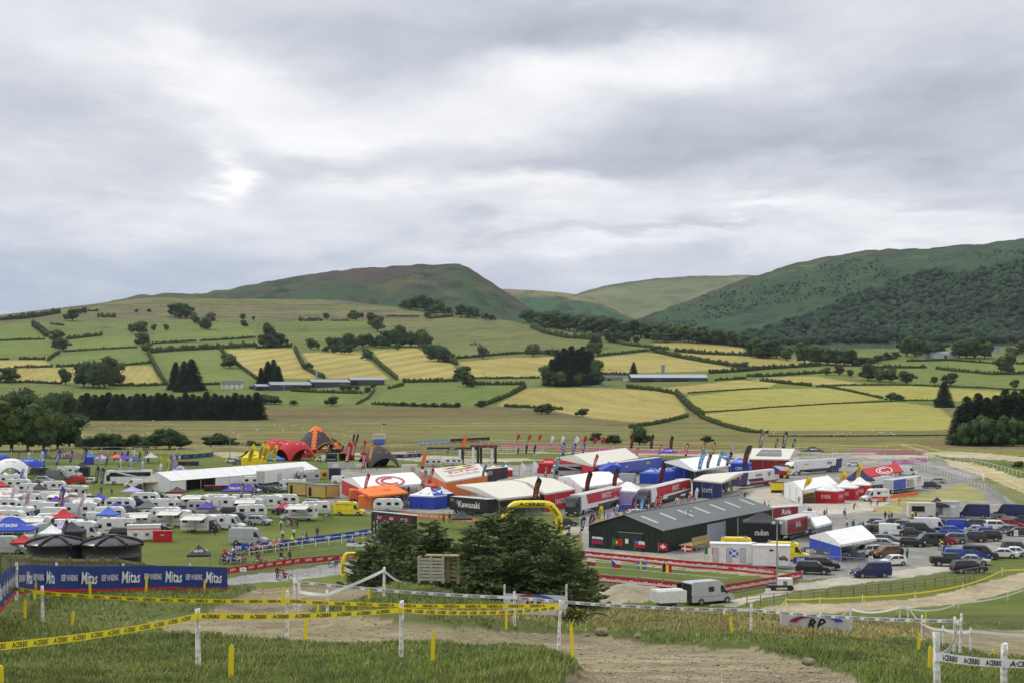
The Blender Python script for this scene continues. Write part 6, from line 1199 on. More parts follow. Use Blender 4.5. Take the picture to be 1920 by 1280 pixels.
canopy([(836,902),(914,889),(884,871),(788,880)],3.8,5.4,'cream','cream team tent with bull logo and lettering','x','ws',['orange','orange'],deco=bull,wtxt=None)
canopy([(694,929),(765,922),(742,910),(668,916)],3.2,4.4,'orange','large orange team tent with small black lettering','hx','',txt=('KTM','black','n',.45,.8))
canopy([(936,934),(1012,926),(960,899),(855,908)],3.8,4.6,'cream','broad cream team tent left of its twin','x','',''); canopy([(1022,924),(1078,915),(1002,892),(962,898)],3.8,4.6,'cream','cream team tent with red wall lettered in white','x','se',['red','red'],wtxt=('s','FANTIC','white',1.1))
canopy([(1092,913),(1169,902),(1120,883),(1046,893)],3.7,4.8,'white','white pitched tent before the silver coach','x','w',['white']); canopy([(1112,872),(1198,857),(1150,845),(1043,857)],4.2,6.2,'cream','wide cream tent with red end walls','x','wns',['red','red','red'])
canopy([(1128,881),(1165,874),(1160,862),(1112,872)],3.4,4.4,'blue','dark blue tent against the wide cream tent','y','wse',['blue','blue','blue']); canopy([(1303,881),(1370,871),(1325,855),(1246,864)],3.8,5.6,'white','white tent with blue edge behind the blue tents','x','n',['white'])
canopy([(1299,898),(1354,903),(1402,882),(1335,887)],4.0,4.4,'cream','low cream roof with navy wall beside the navy lorry','x','sw',['navy','navy'],wtxt=('s','SCOTT','white',.9));
def plate(mb, Q, r0, r1):
 a, b = Q[0], Q[1]; u_ = (r0+r1)/2-(a+b)/2; nn = np.cross(b-a, u_); nn /= np.linalg.norm(nn); f = lambda s, t: a*(1-s)+b*s + u_*t + nn*.12; mb.quad(f(.12,.25), f(.78,.25), f(.72,.85), f(.2,.85), T('grey')); mb.text('TEAM TRUCK', f(.46,.55)+nn*.03, b-a, u_, .8, T('white'))
canopy([(1405,859),(1480,860),(1500,845),(1416,844)],4.0,6.0,'cream','cream tent with grey name plate on its roof','x','sw',['darkred','darkred'],deco=plate)
canopy([(1505,918),(1571,906),(1535,894),(1470,905)],3.2,4.4,'white','white tent with yellow skirting and yellow flags','x','w',['white']); canopy([(1577,1020),(1644,1008),(1590,988),(1518,1003)],2.5,3.7,'white','white roofed tent with blue walls by the car park','x','nw',['blue','blue'])
canopy([(1628,893),(1694,882),(1672,873),(1606,884)],3.2,4.6,'red','red canopy with white ring marks over the bikes','x','n',['red'],deco=lambda mb, Q, a, b: ring(mb, Q, a, b, 'white')); canopy([(1530,986),(1560,978),(1538,966),(1512,968)],2.6,3.2,'white','small white lean tent behind the maroon trailers','x','s',['grey'])
# the long white marquee
def marquee():
 a = np.array(Gp(320,922)); b = np.array(Gp(458,910)); n = 11; L1 = np.linalg.norm((b-a)[:2])
 far = np.array(Gp(597,897)); d = (far-a)[:2]; L_ = np.linalg.norm(d); ang = atan2(d[1], d[0]); dp = 9.; root = empty('marquee', tuple(a), ang, 'long white marquee with two open bays', 'marquee'); m = T('white'); bay = L_/n; e, r = 2.7, 4.7
 mb = MB()
 for k in range(n):
  for s0, s1, z0, z1 in ((-.2,dp/2,e,r),(dp+.2,dp/2,e,r)): mb.quad((k*bay+.03,s0,z0),((k+1)*bay-.03,s0,z0),((k+1)*bay-.03,s1,z1),(k*bay+.03,s1,z1), m)
  mb.box((k*bay,dp/4,(e+r)/2),(.01,.01,.01),m)
 for x in (0,L_): mb.add([(x,0,e),(x,dp,e),(x,dp/2,r)],[(0,1,2)],m)
 mb.build('roof', root)
 for k in range(n):
  if k in (1,2): MB().quad((k*bay,4,0),((k+1)*bay,4,0),((k+1)*bay,4,e),(k*bay,4,e),DK).build('bay_shade_sheet', root); continue  # open bays: near-black sheet set inside as painted interior shade
  MB().sheet(lambda i, j: (k*bay+.04+i*(bay-.08), .05*sin(i*19), .02+j*(e-.02)), 12, 1, m).build('wall_panel', root)
 MB().quad((0,0,0),(0,dp,0),(0,dp,e),(0,0,e),m).quad((L_,0,0),(L_,dp,0),(L_,dp,e),(L_,0,e),m).quad((0,dp,0),(L_,dp,0),(L_,dp,e),(0,dp,e),m).build('end_wall', root)
 for k in range(n+1): MB().box((k*bay,-.05,e/2),(.09,.09,e),K('lightgrey')).build('post', root)
marquee()

# the packed part of the grass camp
def fillcamp(poly_, kinds, y0, y1, dy_, du, name, group, hd=(-14, 12), mx=99, gap=(5.6, 3.6), seed=3):
 rng = random.Random(seed); occ = [(o.location[0], o.location[1]) for o in COL.objects if o.parent is None and o.get('category') and o.location[1] < 700]; y = y0; r_ = 0; tot = 0
 while y < y1:
  row = []; u = -20 + rng.uniform(0, du)
  while u < 1920 and tot < mx:
   if inpoly(np.array([u]), np.array([y]), poly_)[0]:
    p = Gp(u, y)
    if all(abs(p[0]-a) > gap[0] or abs(p[1]-b) > gap[1] for a, b in occ): occ.append((p[0], p[1])); row.append(u); tot += 1
   u += du*rng.uniform(.7, 1.2)
  for i, u in enumerate(row):
   k, c, op = rng.choice(kinds); fl = 180 if rng.random() < .35 else 0; desc = dict(van_high='tall van', van_low='low van', hatch='small car', suv='off-roader', estate='estate car', gazebo='pop-up tent').get(k, k)
   V_(k, c, op, u, y, fl + rng.uniform(*hd), '%s %s, %s, %s row %d' % (dict(slate='blue grey', charcoal='dark').get(c, c), desc, ordn(i, len(row)), name, r_+1), group)
  if row: r_ += 1
  y += dy_*rng.uniform(.8, 1.2)
fillcamp([(-10,908),(60,912),(130,922),(200,948),(245,932),(335,932),(480,945),(592,950),(592,966),(480,978),(430,990),(340,994),(280,1000),(240,1008),(60,1015),(-10,1015)],[('caravan','white',''),('caravan','white','l'),('motorhome','white',''),('motorhome','white','awning g'),('van_high','white',''),('van_high','white','camper'),('van_low','white',''),('suv','charcoal',''),('hatch','slate',''),('motorhome','cream',''),('van_high','silver',''),('estate','charcoal',''),('suv','silver',''),('suv','black',''),('hatch','navy',''),('saloon','grey',''),('van_low','grey',''),('van_low','navy',''),('hatch','maroon',''),('gazebo','midblue','s=3x3'),('gazebo','charcoal','s=3x3 p=3.4'),('gazebo','white','s=4x3'),('gazebo','red','s=3x3'),('gazebo','purple','s=3x3'),('gazebo','navy','s=3x3 p=3.'),('gazebo','lilac','s=4x4')],
 911,1015,6.2,27,'packed camp counted from back,',CP)
fillcamp([(1640,984),(1700,980),(1830,990),(1915,1000),(1915,1006),(1850,1006),(1640,1012)],[('hatch','charcoal',''),('suv','slate',''),('estate','grey',''),('saloon','silver',''),('hatch','blue','')],985,1012,4.5,22,'car park cluster from back,',PK,(-22,-8),12,(4.6,2.6),5)
# ------------------------------------------------------------------ flags and banners
FLG = [(183,850,873,'f','lilac','','white','slim lilac'),(222,857,881,'f','white','K','navy','short white navy lettered'),(241,856,880,'f','white','K','navy','second short white'),(263,862,886,'f','white','FOX','purple','white purple lettered'),(130,842,868,'f','purple','GAS','white','slim purple'),(830,872,905,'f','red','HONDA','white','slim red'),(1020,868,900,'f','red','HRC','white','slim red'),(1262,930,958,'f','white','TM','navy','slim white'),(1183,930,962,'f','charcoal','FANTIC','red','slim dark'), # u, top, foot, shape, cloth, print, print colour, label bits
 (33,845,862,'f','purple','GAS','white','purple'),(50,845,869,'f','white','NOX','navy','white navy lettered'),(73,843,869,'f','white','HOX','navy','white'),(80,842,870,'f','blue','F','white','blue'),(104,840,871,'f','blue','S','white','tall blue'),
 (154,836,871,'f','charcoal','NOCO','white','dark lettered'),(36,876,903,'f','lilac','GAS','purple','lilac'),(14,876,899,'f','white','RACE','navy','white'),(197,855,874,'f','blue','','white','plain blue'),(213,845,864,'f','purple','','white','purple'),
 (226,846,866,'f','blue','','white','narrow blue'),(236,843,866,'f','purple','','white','tall purple'),(248,841,864,'f','white','KENNY','pink','white pink lettered'),(259,845,866,'f','green','','white','green'),(271,832,861,'f','charcoal','NOCO','white','dark leaning'),
 (276,848,868,'f','green','','white','short green'),(298,854,874,'f','yellow','ACERBIS','black','short yellow'),(311,857,885,'f','yellow','ACERBIS','black','tall yellow'),(319,850,886,'f','lilac','FOX','purple','lilac'),(334,852,872,'f','white','HR','purple','white'),
 (177,872,908,'f','charcoal','NOCO','white','dark NOCO'),(188,875,909,'f','charcoal','NOCO','white','second dark NOCO'),(292,866,892,'f','white','O','navy','white and navy'),(17,905,940,'f','white','RTX','pink','white pink lettered'),(46,908,951,'f','white','THRILL','red','white red lettered'),
 (109,910,956,'f','purple','TALON','yellow','deep purple'),(146,920,953,'f','white','RFX','pink','white RFX'),(90,969,1000,'f','charcoal','FOX','white','small dark'),(113,972,1005,'f','charcoal','FOX','lilac','dark purple lettered'),
 (449,903,935,'f','slate','TALON','white','grey blue'),(468,905,937,'f','navy','TALON','white','navy'),(462,829,870,'f','yellow','ACERBIS','black','yellow, leftmost'),(483,827,864,'f','yellow','ACERBIS','black','yellow, second'),(492,830,866,'f','yellow','ACERBIS','black','yellow, third'),(511,831,862,'f','yellow','ACERBIS','black','yellow, rightmost'),
 (612,828,850,'f','navy','KTM','white','navy'),(640,833,850,'f','navy','','white','short navy'),(647,826,869,'f','red','MAXXIS','white','red MAXXIS, leftmost'),(657,826,856,'f','red','MAXXIS','white','red MAXXIS, second'),(674,823,851,'f','red','MAXXIS','white','red, hindmost'),
 (678,845,877,'f','red','MAXXIS','white','red, nearest'),(690,828,862,'f','orange','MAXXIS','white','orange red, rightmost'),(661,812,830,'f','black','','white','small black'),(667,812,830,'f','black','','white','second small black'),
 (682,885,915,'f','red','HONDA','white','red'),(787,878,910,'f','grey','SUZUKI','white','grey'),(801,875,903,'f','red','HONDA','white','red'),(901,868,892,'f','grey','','white','grey'),(935,864,890,'f','teal','TCX','white','teal'),
 (968,811,832,'t','orange','KTM','black','orange, left'),(989,812,832,'t','orange','KTM','black','orange, middle'),(1009,812,832,'t','orange','KTM','black','orange, right'),(970,838,851,'f','navy','','white','leaning navy, left'),(985,832,851,'f','navy','','white','navy, middle'),(1000,832,851,'f','navy','','white','navy, right'),
 (1032,815,835,'t','white','','navy','white, left'),(1051,815,836,'t','white','','navy','white, middle'),(1070,815,836,'t','white','','navy','white, right'),(1053,828,853,'f','blue','TM','white','blue, left'),(1070,828,853,'f','blue','TM','white','blue, middle'),(1090,829,851,'f','blue','TM','white','blue, right'),
 (1094,816,835,'t','red','','white','red, left'),(1112,818,837,'t','red','','white','red, middle'),(1128,819,838,'t','red','','white','red, right'),(1180,812,840,'f','black','HONDA','red','black and red, left'),(1218,812,840,'f','black','HONDA','red','black and red, middle'),(1255,815,844,'f','black','HONDA','red','black and red, right'),
 (1191,836,857,'f','red','RM','white','red'),(1234,831,850,'f','red','RM','white','red'),(1283,828,854,'f','red','RM','white','red'),(1315,828,852,'f','red','RM','white','red'),(1334,827,850,'f','red','RM','white','red'),(1039,855,881,'f','teal','TCX','white','teal'),
 (973,866,893,'t','white','','navy','white teardrop, left'),(995,863,891,'t','white','','navy','white teardrop, right'),(1110,849,876,'f','red','HRC','white','red'),(998,892,940,'f','black','FANTIC','orange','black orange lettered'),(1096,880,922,'f','black','FANTIC','red','black red lettered'),
 (1147,875,916,'f','black','FANTIC','red','black red lettered'),(1233,865,905,'f','black','FANTIC','red','black red lettered'),(1304,840,878,'f','skyblue','RFX','white','sky blue'),(1323,848,876,'f','charcoal','ROCKSTAR','white','dark grey'),(1339,843,872,'f','teal','TCX','white','teal'),
 (1356,843,871,'f','navy','SCOTT','white','navy'),(1371,830,853,'f','lilac','','white','pale lilac'),(1390,833,877,'r','charcoal','W','red','wide dark'),(1421,806,840,'r','grey','POLARIS','white','tall grey'),(1451,820,840,'f','charcoal','POLARIS','white','dark, second'),
 (1465,806,840,'f','charcoal','POLARIS','white','tall dark'),(1483,820,843,'f','charcoal','POLARIS','white','dark, rightmost'),(1477,842,860,'t','brown','','white','small brown'),(1467,872,898,'t','yellow','SHELL','red','yellow, left'),(1505,890,916,'t','yellow','SHELL','red','yellow, middle'),(1572,880,906,'t','yellow','SHELL','red','yellow, right'),
 (1603,866,899,'f','yellow','ACERBIS','black','yellow ACERBIS'),(1289,922,947,'f','red','KYB','white','orange red'),(1301,912,945,'f','white','MOTUL','purple','white'),(1315,928,942,'t','charcoal','O','white','black'),(1213,940,962,'f','red','J','white','short red'),
 (1226,926,956,'f','red','JUST','white','red'),(1235,922,956,'f','red','JUST1','white','tall red'),(1271,930,948,'f','orange','K','white','orange'),(1199,932,968,'f','skyblue','X','white','blue triangular'),(1104,962,992,'t','maroon','HONDA','white','maroon'),(1121,945,980,'f','yellow','ACERBIS','black','yellow'),
 (1138,957,977,'t','lilac','','white','lilac'),(1152,943,972,'f','white','TM','navy','white and navy'),(1070,968,993,'t','orange','KTM','black','large orange'),(1088,966,997,'f','navy','HX','white','navy'),(1168,953,969,'t','red','H','white','small red'),
 (788,845,878,'r','orange','','white','purple topped orange'),(864,818,856,'r','orange','','white','tall purple topped orange')]
LAND = [(0,60,'beside the dome tents'),(60,130,'behind the black pop-up tents'),(130,200,'left of the coach'),(200,300,'behind the coach'),(300,345,'at the left end of the marquee'),(345,445,'in the camp'),(445,475,'at the purple tents'),(475,520,'by the yellow tent'),(520,645,'by the star tent'),(645,720,'by the black cone tent'),
 (720,830,'beside the ring logo tent'),(830,950,'near the bull logo tent'),(950,1025,'above the cream tents'),(1025,1110,'around the wide cream tent'),(1110,1180,'near the silver coaches'),(1180,1270,'around the blue lorry'),(1270,1345,'over the blue edged tent'),(1345,1400,'over the blue tents'),(1400,1500,'by the name plate tent'),(1500,1620,'by the red walled tents')]
_seen = {}
EXT = {998:976,1096:950,1147:945,1233:916,1304:913,1323:911,1339:909,1356:906,1390:900,682:948,787:936,801:931,901:920,935:903,1039:896,1110:904,973:900,995:899,1467:908,1505:948,1572:926,1603:927,146:974,46:966,17:956,109:974,90:1014,113:1032,36:914,449:952,468:952,462:884,483:880,492:880,511:877,647:876,657:868,674:866,690:876,678:884,1283:862,1315:860,1334:860,1191:864,1234:858,1053:862,1070:862,1090:862,788:885,1180:846,1218:848,1255:850,1421:862,1451:862,1465:862,1483:862,154:874,104:874,292:905,319:892}
for (u, yt, yb, sh, c, tx_, tc, bits) in FLG:
 w = [l for a, b, l in LAND if a <= u < b][0] if yb < 920 or u < 1050 else 'behind the barn roof' if yb < 960 or u > 1160 else 'left of the barn'
 if yb < 842 and u > 900 and sh != 'r': w = 'on the far race course'
 lab = '%s %s flag%s %s' % (bits.split(',')[0], dict(f='feather', t='teardrop', r='banner')[sh], ',' + bits.split(',')[1] if ',' in bits else '', w)
 if lab in _seen: _seen[lab] += 1; lab += ', ' + ordn(_seen[lab], 99)
 else: _seen[lab] = 0
 flag(u, yt, EXT.get(u, yb), sh, c, tx_, tc, lab, 'flags across the paddock', lo=(EXT.get(u, yb)-yb)/(EXT.get(u, yb)-yt), lean=random.choice([2,5,8,4]), mirror=False, c2='purple' if 'topped' in bits else None)
# national flags
def natflag(u, yt, yb, w, h, fn, label, dmat=None):
 p = Gp(u, yb); H = (yb-yt)*p[1]/F; root = empty('national_flag', p, random.uniform(-.3,.1), label, 'flag', 'national flags on the banner fence'); MB().tube((0,0,0),(0,0,H),.025,STEEL,5).build('pole', root); ph = random.random()*6
 MB().sheet(lambda i, j: (.03+w*i, .12*sin(5*i+ph)*i, H-h*(1-j)-.12*h*i*i-.05+.03*sin(9*i+ph)), 24, 16, lambda s, t: T(fn(s, t))).build('cloth', root)
def cross(bg, fg, cx=.36, wd=.09, fg2=None): return lambda s, t: (fg2 if fg2 and (abs(s-cx) < wd*.45 or abs(t-.5) < wd*.6) else fg) if (abs(s-cx) < wd or abs(t-.5) < wd*1.4) else bg
B3 = lambda a, b, c: (lambda s, t: a if t > .667 else b if t > .333 else c); V3 = lambda a, b, c: (lambda s, t: a if s < .333 else b if s < .667 else c)
NF = [(1110,1004,1043,2.0,1.15,lambda s, t: ('red' if (abs(s-.3) < .13 and .3 < t < .75) else B3('white','blue','red')(s,t)),'Slovak flag with shield, leftmost above the upper red banner'),
 (1149,1008,1046,1.7,1.1,lambda s, t: 'yellow' if (s-.4)**2*2+(t-.5)**2 < .03 else ('green' if s < .4 else 'red'),'green and red Portuguese flag before the barn door'),(1190,1012,1050,1.8,1.05,lambda s, t: ('white' if abs(s-.16)+abs(t-.75) < .1 else 'blue' if s < .33 else 'white') if t > .5 else 'red','Chilean flag beside the blue generator'),
 (1234,1016,1053,1.6,1.1,lambda s, t: 'white' if (abs(s-.5) < .09 and abs(t-.5) < .3) or (abs(t-.5) < .1 and abs(s-.5) < .28) else 'red','red Swiss flag with white cross'),(1278,1021,1057,1.6,1.0,cross('red','white',.36,.07),'red Danish flag under the wooden deck'),
 (1321,1024,1060,1.6,1.1,V3('green','white','orange'),'Irish tricolour left of the toilet cabins'),(1367,1028,1065,1.6,1.15,lambda s, t: 'white' if min(abs(s-t), abs(s-(1-t))) < .10 else 'midblue','Scottish saltire before the toilet cabin doors'),
 (1460,1036,1073,1.5,1.0,lambda s, t: 'red' if (.25 < s < .8 and .3 < t < .75 and sin(s*22)*cos(t*13) > -.5) else ('white' if t > .5 else 'green'),'Welsh flag with red dragon beside the light mast'),
 (1100,1044,1092,1.4,1.05,lambda s, t: 'white' if t > .5 else 'red','white over red Polish flag'),(1147,1048,1096,1.4,1.05,lambda s, t: 'blue' if s < .5*(1-abs(2*t-1)) else ('white' if t > .5 else 'red'),'Czech flag on the lower banner fence'),
 (1194,1051,1100,1.5,1.0,cross('midblue','yellow',.36,.08),'blue and yellow Swedish flag'),(1242,1056,1105,1.4,1.05,V3('black','yellow','red'),'Belgian flag, rightmost on the lower banner fence'),(1069,1002,1040,1.6,1.0,cross('red','white',.36,.12,'navy'),'Norwegian flag beside the fir trees')]
for a in NF: natflag(*a[:3], a[3]*.8, a[4]*.9, *a[5:])
natflag(1450,872,908,3.4,2.2,lambda s, t: 'blue' if s < .5*(1-abs(2*t-1)) else ('white' if t > .5 else 'red'),'large Czech flag hung on the navy race lorry')
# banner ribbons: pts (u, foot row), height band z0..z1
def ribbon(name, pts, z0, z1, color, txt, tcol, th, step, label, cat='banner', shear=0., onhill=None, under=None, bold=.03, tw=None):
 P = [np.array(Gp(u, y)) for u, y in pts] if onhill is None else onhill; mb = MB(); m = T(color); seg = [np.linalg.norm((b-a)[:2]) for a, b in zip(P[:-1], P[1:])]; tot = sum(seg)
 def at(s):
  for a, b, l in zip(P[:-1], P[1:], seg):
   if s <= l or b is P[-1]: q = a+(b-a)*min(s/l, 1); d = (b-a)/l; return q, d
   s -= l
 n = max(4, int(tot/.5)); mb.sheet(lambda i, j: (lambda q: q[0] + np.array([-q[1][1], q[1][0], 0])*.04*sin(i*tot*2.1) + np.array([0,0,z0+(z1-z0)*j-.03*sin(i*tot*1.3)*(1-j)]))(at(i*tot)), n, 2, m if not under else (lambda s, t: m))
 if txt:
  ts = txt if isinstance(txt, list) else [txt]; k = 0; s = step*.5
  while s < tot - step*.3:
   q, d = at(s); e = np.array([d[1], -d[0], 0]); tt = ts[k % len(ts)]; h_ = th if not isinstance(th, list) else th[k % len(th)]; mb.text(tt, q + e*.06 + np.array([0,0,(z0+z1)/2]), d, (0,0,1), h_, T(tcol), shear=shear, bold=bold, width=tw[k % len(tw)] if tw else None); s += step; k += 1
 if under: mb.sheet(lambda i, j: (lambda q: q[0] + np.array([q[1][1], -q[1][0], 0])*.05 + np.array([0,0,z0-.12+(.14)*j]))(at(i*tot)), n, 1, T(under))
 r_ = mb.build(name); tag(r_, label, cat); return r_, at, tot
def barrier(pts, label, posts=2.3, h=1.05, m=STEEL, kind='crowd_barrier', rails=(1.,.15), mesh=True, cat='barrier', r=.022, grp=None, foot=True, onhill=None):
 """a run of linked barrier panels or post-and-rail fence; every panel or post is a part"""
 P = [np.array(Gp(u, y)) for u, y in pts] if onhill is None else onhill; o = P[0].copy(); root = empty(kind, tuple(o), 0, label, cat, grp)
 for a, b in zip(P[:-1], P[1:]):
  l = np.linalg.norm((b-a)[:2]); n = max(1, int(round(l/posts)))
  for k in range(n):
   p, q = a+(b-a)*(k+.02)/n-o, a+(b-a)*(k+.98)/n-o; mb = MB()
   if mesh:
    for zz in rails: mb.tube(p+[0,0,zz*h], q+[0,0,zz*h], r, m, 4, cap=False)
    for t in np.linspace(0, 1, 9 if l/n > 1.5 else 4): w = p+(q-p)*t; mb.tube(w+[0,0,0 if t in (0,1) else .15*h], w+[0,0,h], r*(.9 if t in (0,1) else .4), m, 4, cap=False)
    mb.build('panel', root)
   else:
    mb.box((p[0],p[1],h/2), (r*3,r*3,h), m); mb.build('post', root)
    rb = MB()
    for zz in rails: rb.tube(p+[0,0,zz*h], a+(b-a)*(k+1)/n-o+[0,0,zz*h], r, m, 4, cap=False)
    rb.build('rail', root)
 return root
ribbon('red_banner',[(1078,1044),(1180,1054),(1280,1064),(1380,1072),(1457,1080)],.10,1.08,'red','Milwaukee','white',.42,2.35,'long red banner above the oval lawn, upper run',shear=.3)
ribbon('red_banner',[(1103,1090),(1200,1100),(1280,1108),(1345,1112)],.10,1.05,'red','Milwaukee','white',.40,2.1,'long red banner below the national flags, lower run',shear=.3)
ribbon('red_banner',[(1355,1112),(1400,1105),(1450,1096),(1504,1085)],.10,1.05,'red','Milwaukee','white',.42,1.9,'short red banner rising to the right corner by the light mast',shear=.3)
barrier([(1080,1050),(1180,1060),(1280,1070),(1380,1078),(1500,1086)],'metal barrier run behind the lower flags',3.0); barrier([(1105,1076),(1200,1083),(1290,1092),(1365,1099),(1400,1092),(1440,1086)],'metal barrier run across the oval lawn',3.0)
barrier([(1504,1086),(1505,1092),(1440,1104),(1370,1117)],'metal barrier run under the short red banner',3.0); barrier([(1115,1102),(1200,1110),(1300,1120)],'metal barrier run along the lawn edge',3.)
ribbon('red_banner',[(427,1077),(500,1066),(560,1058),(640,1052),(700,1044)],.15,.95,'red','JUST1','white',.42,1.75,'red banner beside the riders at the path',bold=.04)
ribbon('blue_banner',[(437,1034),(480,1029),(537,1023),(600,1015),(640,1010),(697,1001)],.08,1.0,'blue',['FIM','Federation'],'white',[.62,.2],1.9,'blue banner behind the waiting riders',shear=.2)
ribbon('orange_banner',[(750,968),(800,972),(850,976),(905,984)],.2,1.0,'orange',['MAXXIS'],'white',.45,2.6,'orange banner behind the fir trees'); ribbon('navy_banner',[(1506,1040),(1560,1046),(1622,1052)],.2,1.25,'slate',['MIT+','Engineering'],'white',[.62,.25],3.0,'blue grey banner before the blue walled marquee')
ribbon('blue_banner',[(1487,1057),(1521,1055)],.1,1.0,'blue',['FIM'],'white',.6,2.4,'short blue banner under the ambulance',shear=.2); ribbon('yellow_banner',[(1506,935),(1536,929)],.1,1.1,'yellow',['SHELL'],'red',.4,1.8,'low yellow banner on the white tent')
ribbon('black_banner',[(585,850),(640,849)],.2,1.7,'black',['MAXXIS'],'orange',1.2,9,'black banner with orange lettering under the star tent'); ribbon('navy_banner',[(320,863),(360,860),(400,856)],.2,1.7,'navy',['SCOTT'],'skyblue',.8,6,'dark blue banner across the open grass')
ribbon('blue_banner',[(785,834),(815,832),(845,830)],.2,1.6,'skyblue',['MX'],'white',.9,3.2,'pale blue banner on the far race course'); ribbon('black_banner',[(845,830),(880,828),(918,826)],.2,1.9,'black',['Race'],'red',.9,7,'black banner with red script on the far race course')
ribbon('navy_banner',[(722,859),(760,859),(790,857)],.2,1.6,'navy',['SCOTT'],'lilac',.7,5,'navy banner right of the black cone tent'); ribbon('red_banner',[(1672,870),(1700,869),(1738,866)],.1,1.4,'pink',['RACE'],'white',.8,6,'pink and white banner at the far right bend')
for k, (a, b, c) in enumerate([((940,838),(1040,840),'left'),((1040,842),(1180,846),'middle'),((1180,850),(1310,852),'right'),((1600,848),(1735,852),'far right')]): ribbon('netting', [a, b], .3, 1.2, 'pink', '', 'white', 1, 5, 'pink debris netting on the far course, %s run' % c, cat='netting')
ribbon('netting',[(1646,940),(1680,934),(1722,928)],.1,.95,'orange','','white',1,5,'orange netting barrier beside the striped van',cat='netting')
barrier([(427,1069),(500,1058),(560,1048),(640,1036),(700,1028)],'metal barrier run in front of the riders',2.4,mesh=True); barrier([(430,1092),(520,1080),(600,1069),(660,1060)],'metal barrier run beside the grey path',2.4)
barrier([(535,1086),(600,1077),(655,1071)],'low metal barrier run near the start arch',2.); barrier([(1572,1118),(1650,1108),(1692,1100),(1790,1085),(1833,1077),(1920,1070),(1990,1066)],'metal barrier run along the car park edge',2.5)
barrier([(1440,1143),(1500,1130),(1572,1118)],'metal barrier run at the near end of the road',2.5); barrier([(1495,1050),(1560,1056),(1620,1060)],'metal barrier run before the blue walled marquee',2.5)
barrier([(700,968),(760,966),(850,972),(905,980)],'metal barrier run behind the start board',2.5); barrier([(430,945),(480,944),(545,942),(575,940)],'metal barrier run before the yellow cabins',2.5)
WF = mat('white_rail', (.80,.80,.78), .6); YF = mat('yellow_tape', (.80,.66,.03), .5, var=.06); DKW = mat('weathered_timber', (.19,.16,.11), .9, var=.4, scale=5, bump=.4); LTW = mat('mossy_timber', (.26,.235,.11), .9, var=.45, scale=4, bump=.4)
def fence(pts, label, sp, h, m, rails, r=.035, g='white post fences on the far course'): barrier(pts, label, sp, h, m, 'course_fence', rails, False, 'fence', r, g)
for a in [([(467,1041),(540,1031),(640,1018),(700,1010)],'white double rail fence along the riders',3.,1.2,WF,(1.,.45)),
 ([(-60,850),(60,848),(150,845),(230,845),(320,843)],'white topped fence behind the left camp',7.,1.6,WF,(1.,)),([(330,845),(400,841),(470,842),(560,845)],'white tape fence behind the marquee',6.,1.4,WF,(1.,.5)),
 ([(340,840),(430,836),(470,843),(540,846)],'yellow tape fence behind the marquee',6.,1.4,YF,(1.,.6)),([(730,857),(760,853),(850,849),(960,845)],'white rail fence by the start gantry',5.,1.6,WF,(1.,.4)),
 ([(940,842),(1100,845),(1300,851),(1400,855),(1560,859),(1690,861),(1740,867)],'long white post fence across the far course',6.,1.5,WF,(1.,)),([(900,832),(1000,836),(1150,840),(1290,845)],'upper white post fence on the far course',6.,1.3,WF,(1.,)),
 ([(1280,836),(1400,838),(1530,838),(1600,841),(1650,842),(1690,838),(1720,839),(1770,852),(1850,858),(1930,859)],'yellow tape fence along the top of the course',8.,1.3,YF,(1.,.9)),
 ([(1400,843),(1560,845),(1690,848)],'thin white fence left of the far bend',7.,1.3,WF,(1.,)),([(1690,838),(1740,853),(1790,859),(1850,862),(1930,864)],'white tape fence leaving the far bend',6.,1.3,WF,(1.,.9)),
 ([(1730,857),(1770,870),(1800,878),(1840,892),(1846,904)],'white rail fence bending past the chequered trailer',4.,1.7,WF,(1.,.85,.3)),([(1792,866),(1840,871),(1870,879),(1930,896)],'white rail fence above the tan track',6.,1.3,WF,(1.,)),
 ([(1700,876),(1750,887),(1800,903),(1850,918),(1875,938),(1890,958)],'wire fence beside the grey access road',4.,1.9,STEEL,(1.,.5,.1)),([(1800,872),(1850,888),(1900,913),(1940,934)],'yellow tape fence beside the tan track',6.,1.2,YF,(1.,.9)),
 ([(700,842),(800,836),(900,830),(985,830)],'white fence by the blue tower',6.,1.3,WF,(1.,)),([(1650,862),(1700,866),(1745,878),(1820,900)],'pale post fence inside the far bend',4.5,1.5,WF,(.9,.5)),([(1000,855),(1020,850),(950,848),(860,856)],'short white fence behind the gantry',4.,1.5,WF,(1.,.5)),
 ([(100,862),(140,850),(232,850),(280,846)],'white tape fence on the brown heaps',6.,1.3,WF,(1.,))]: fence(*a)
barrier([(1400,1136),(1500,1126),(1600,1117),(1715,1105),(1808,1094),(1835,1086)],'dark timber fence with mesh beside the lower track',1.9,1.15,DKW,'timber_fence',(1.,.66,.33),False,'fence',.03)
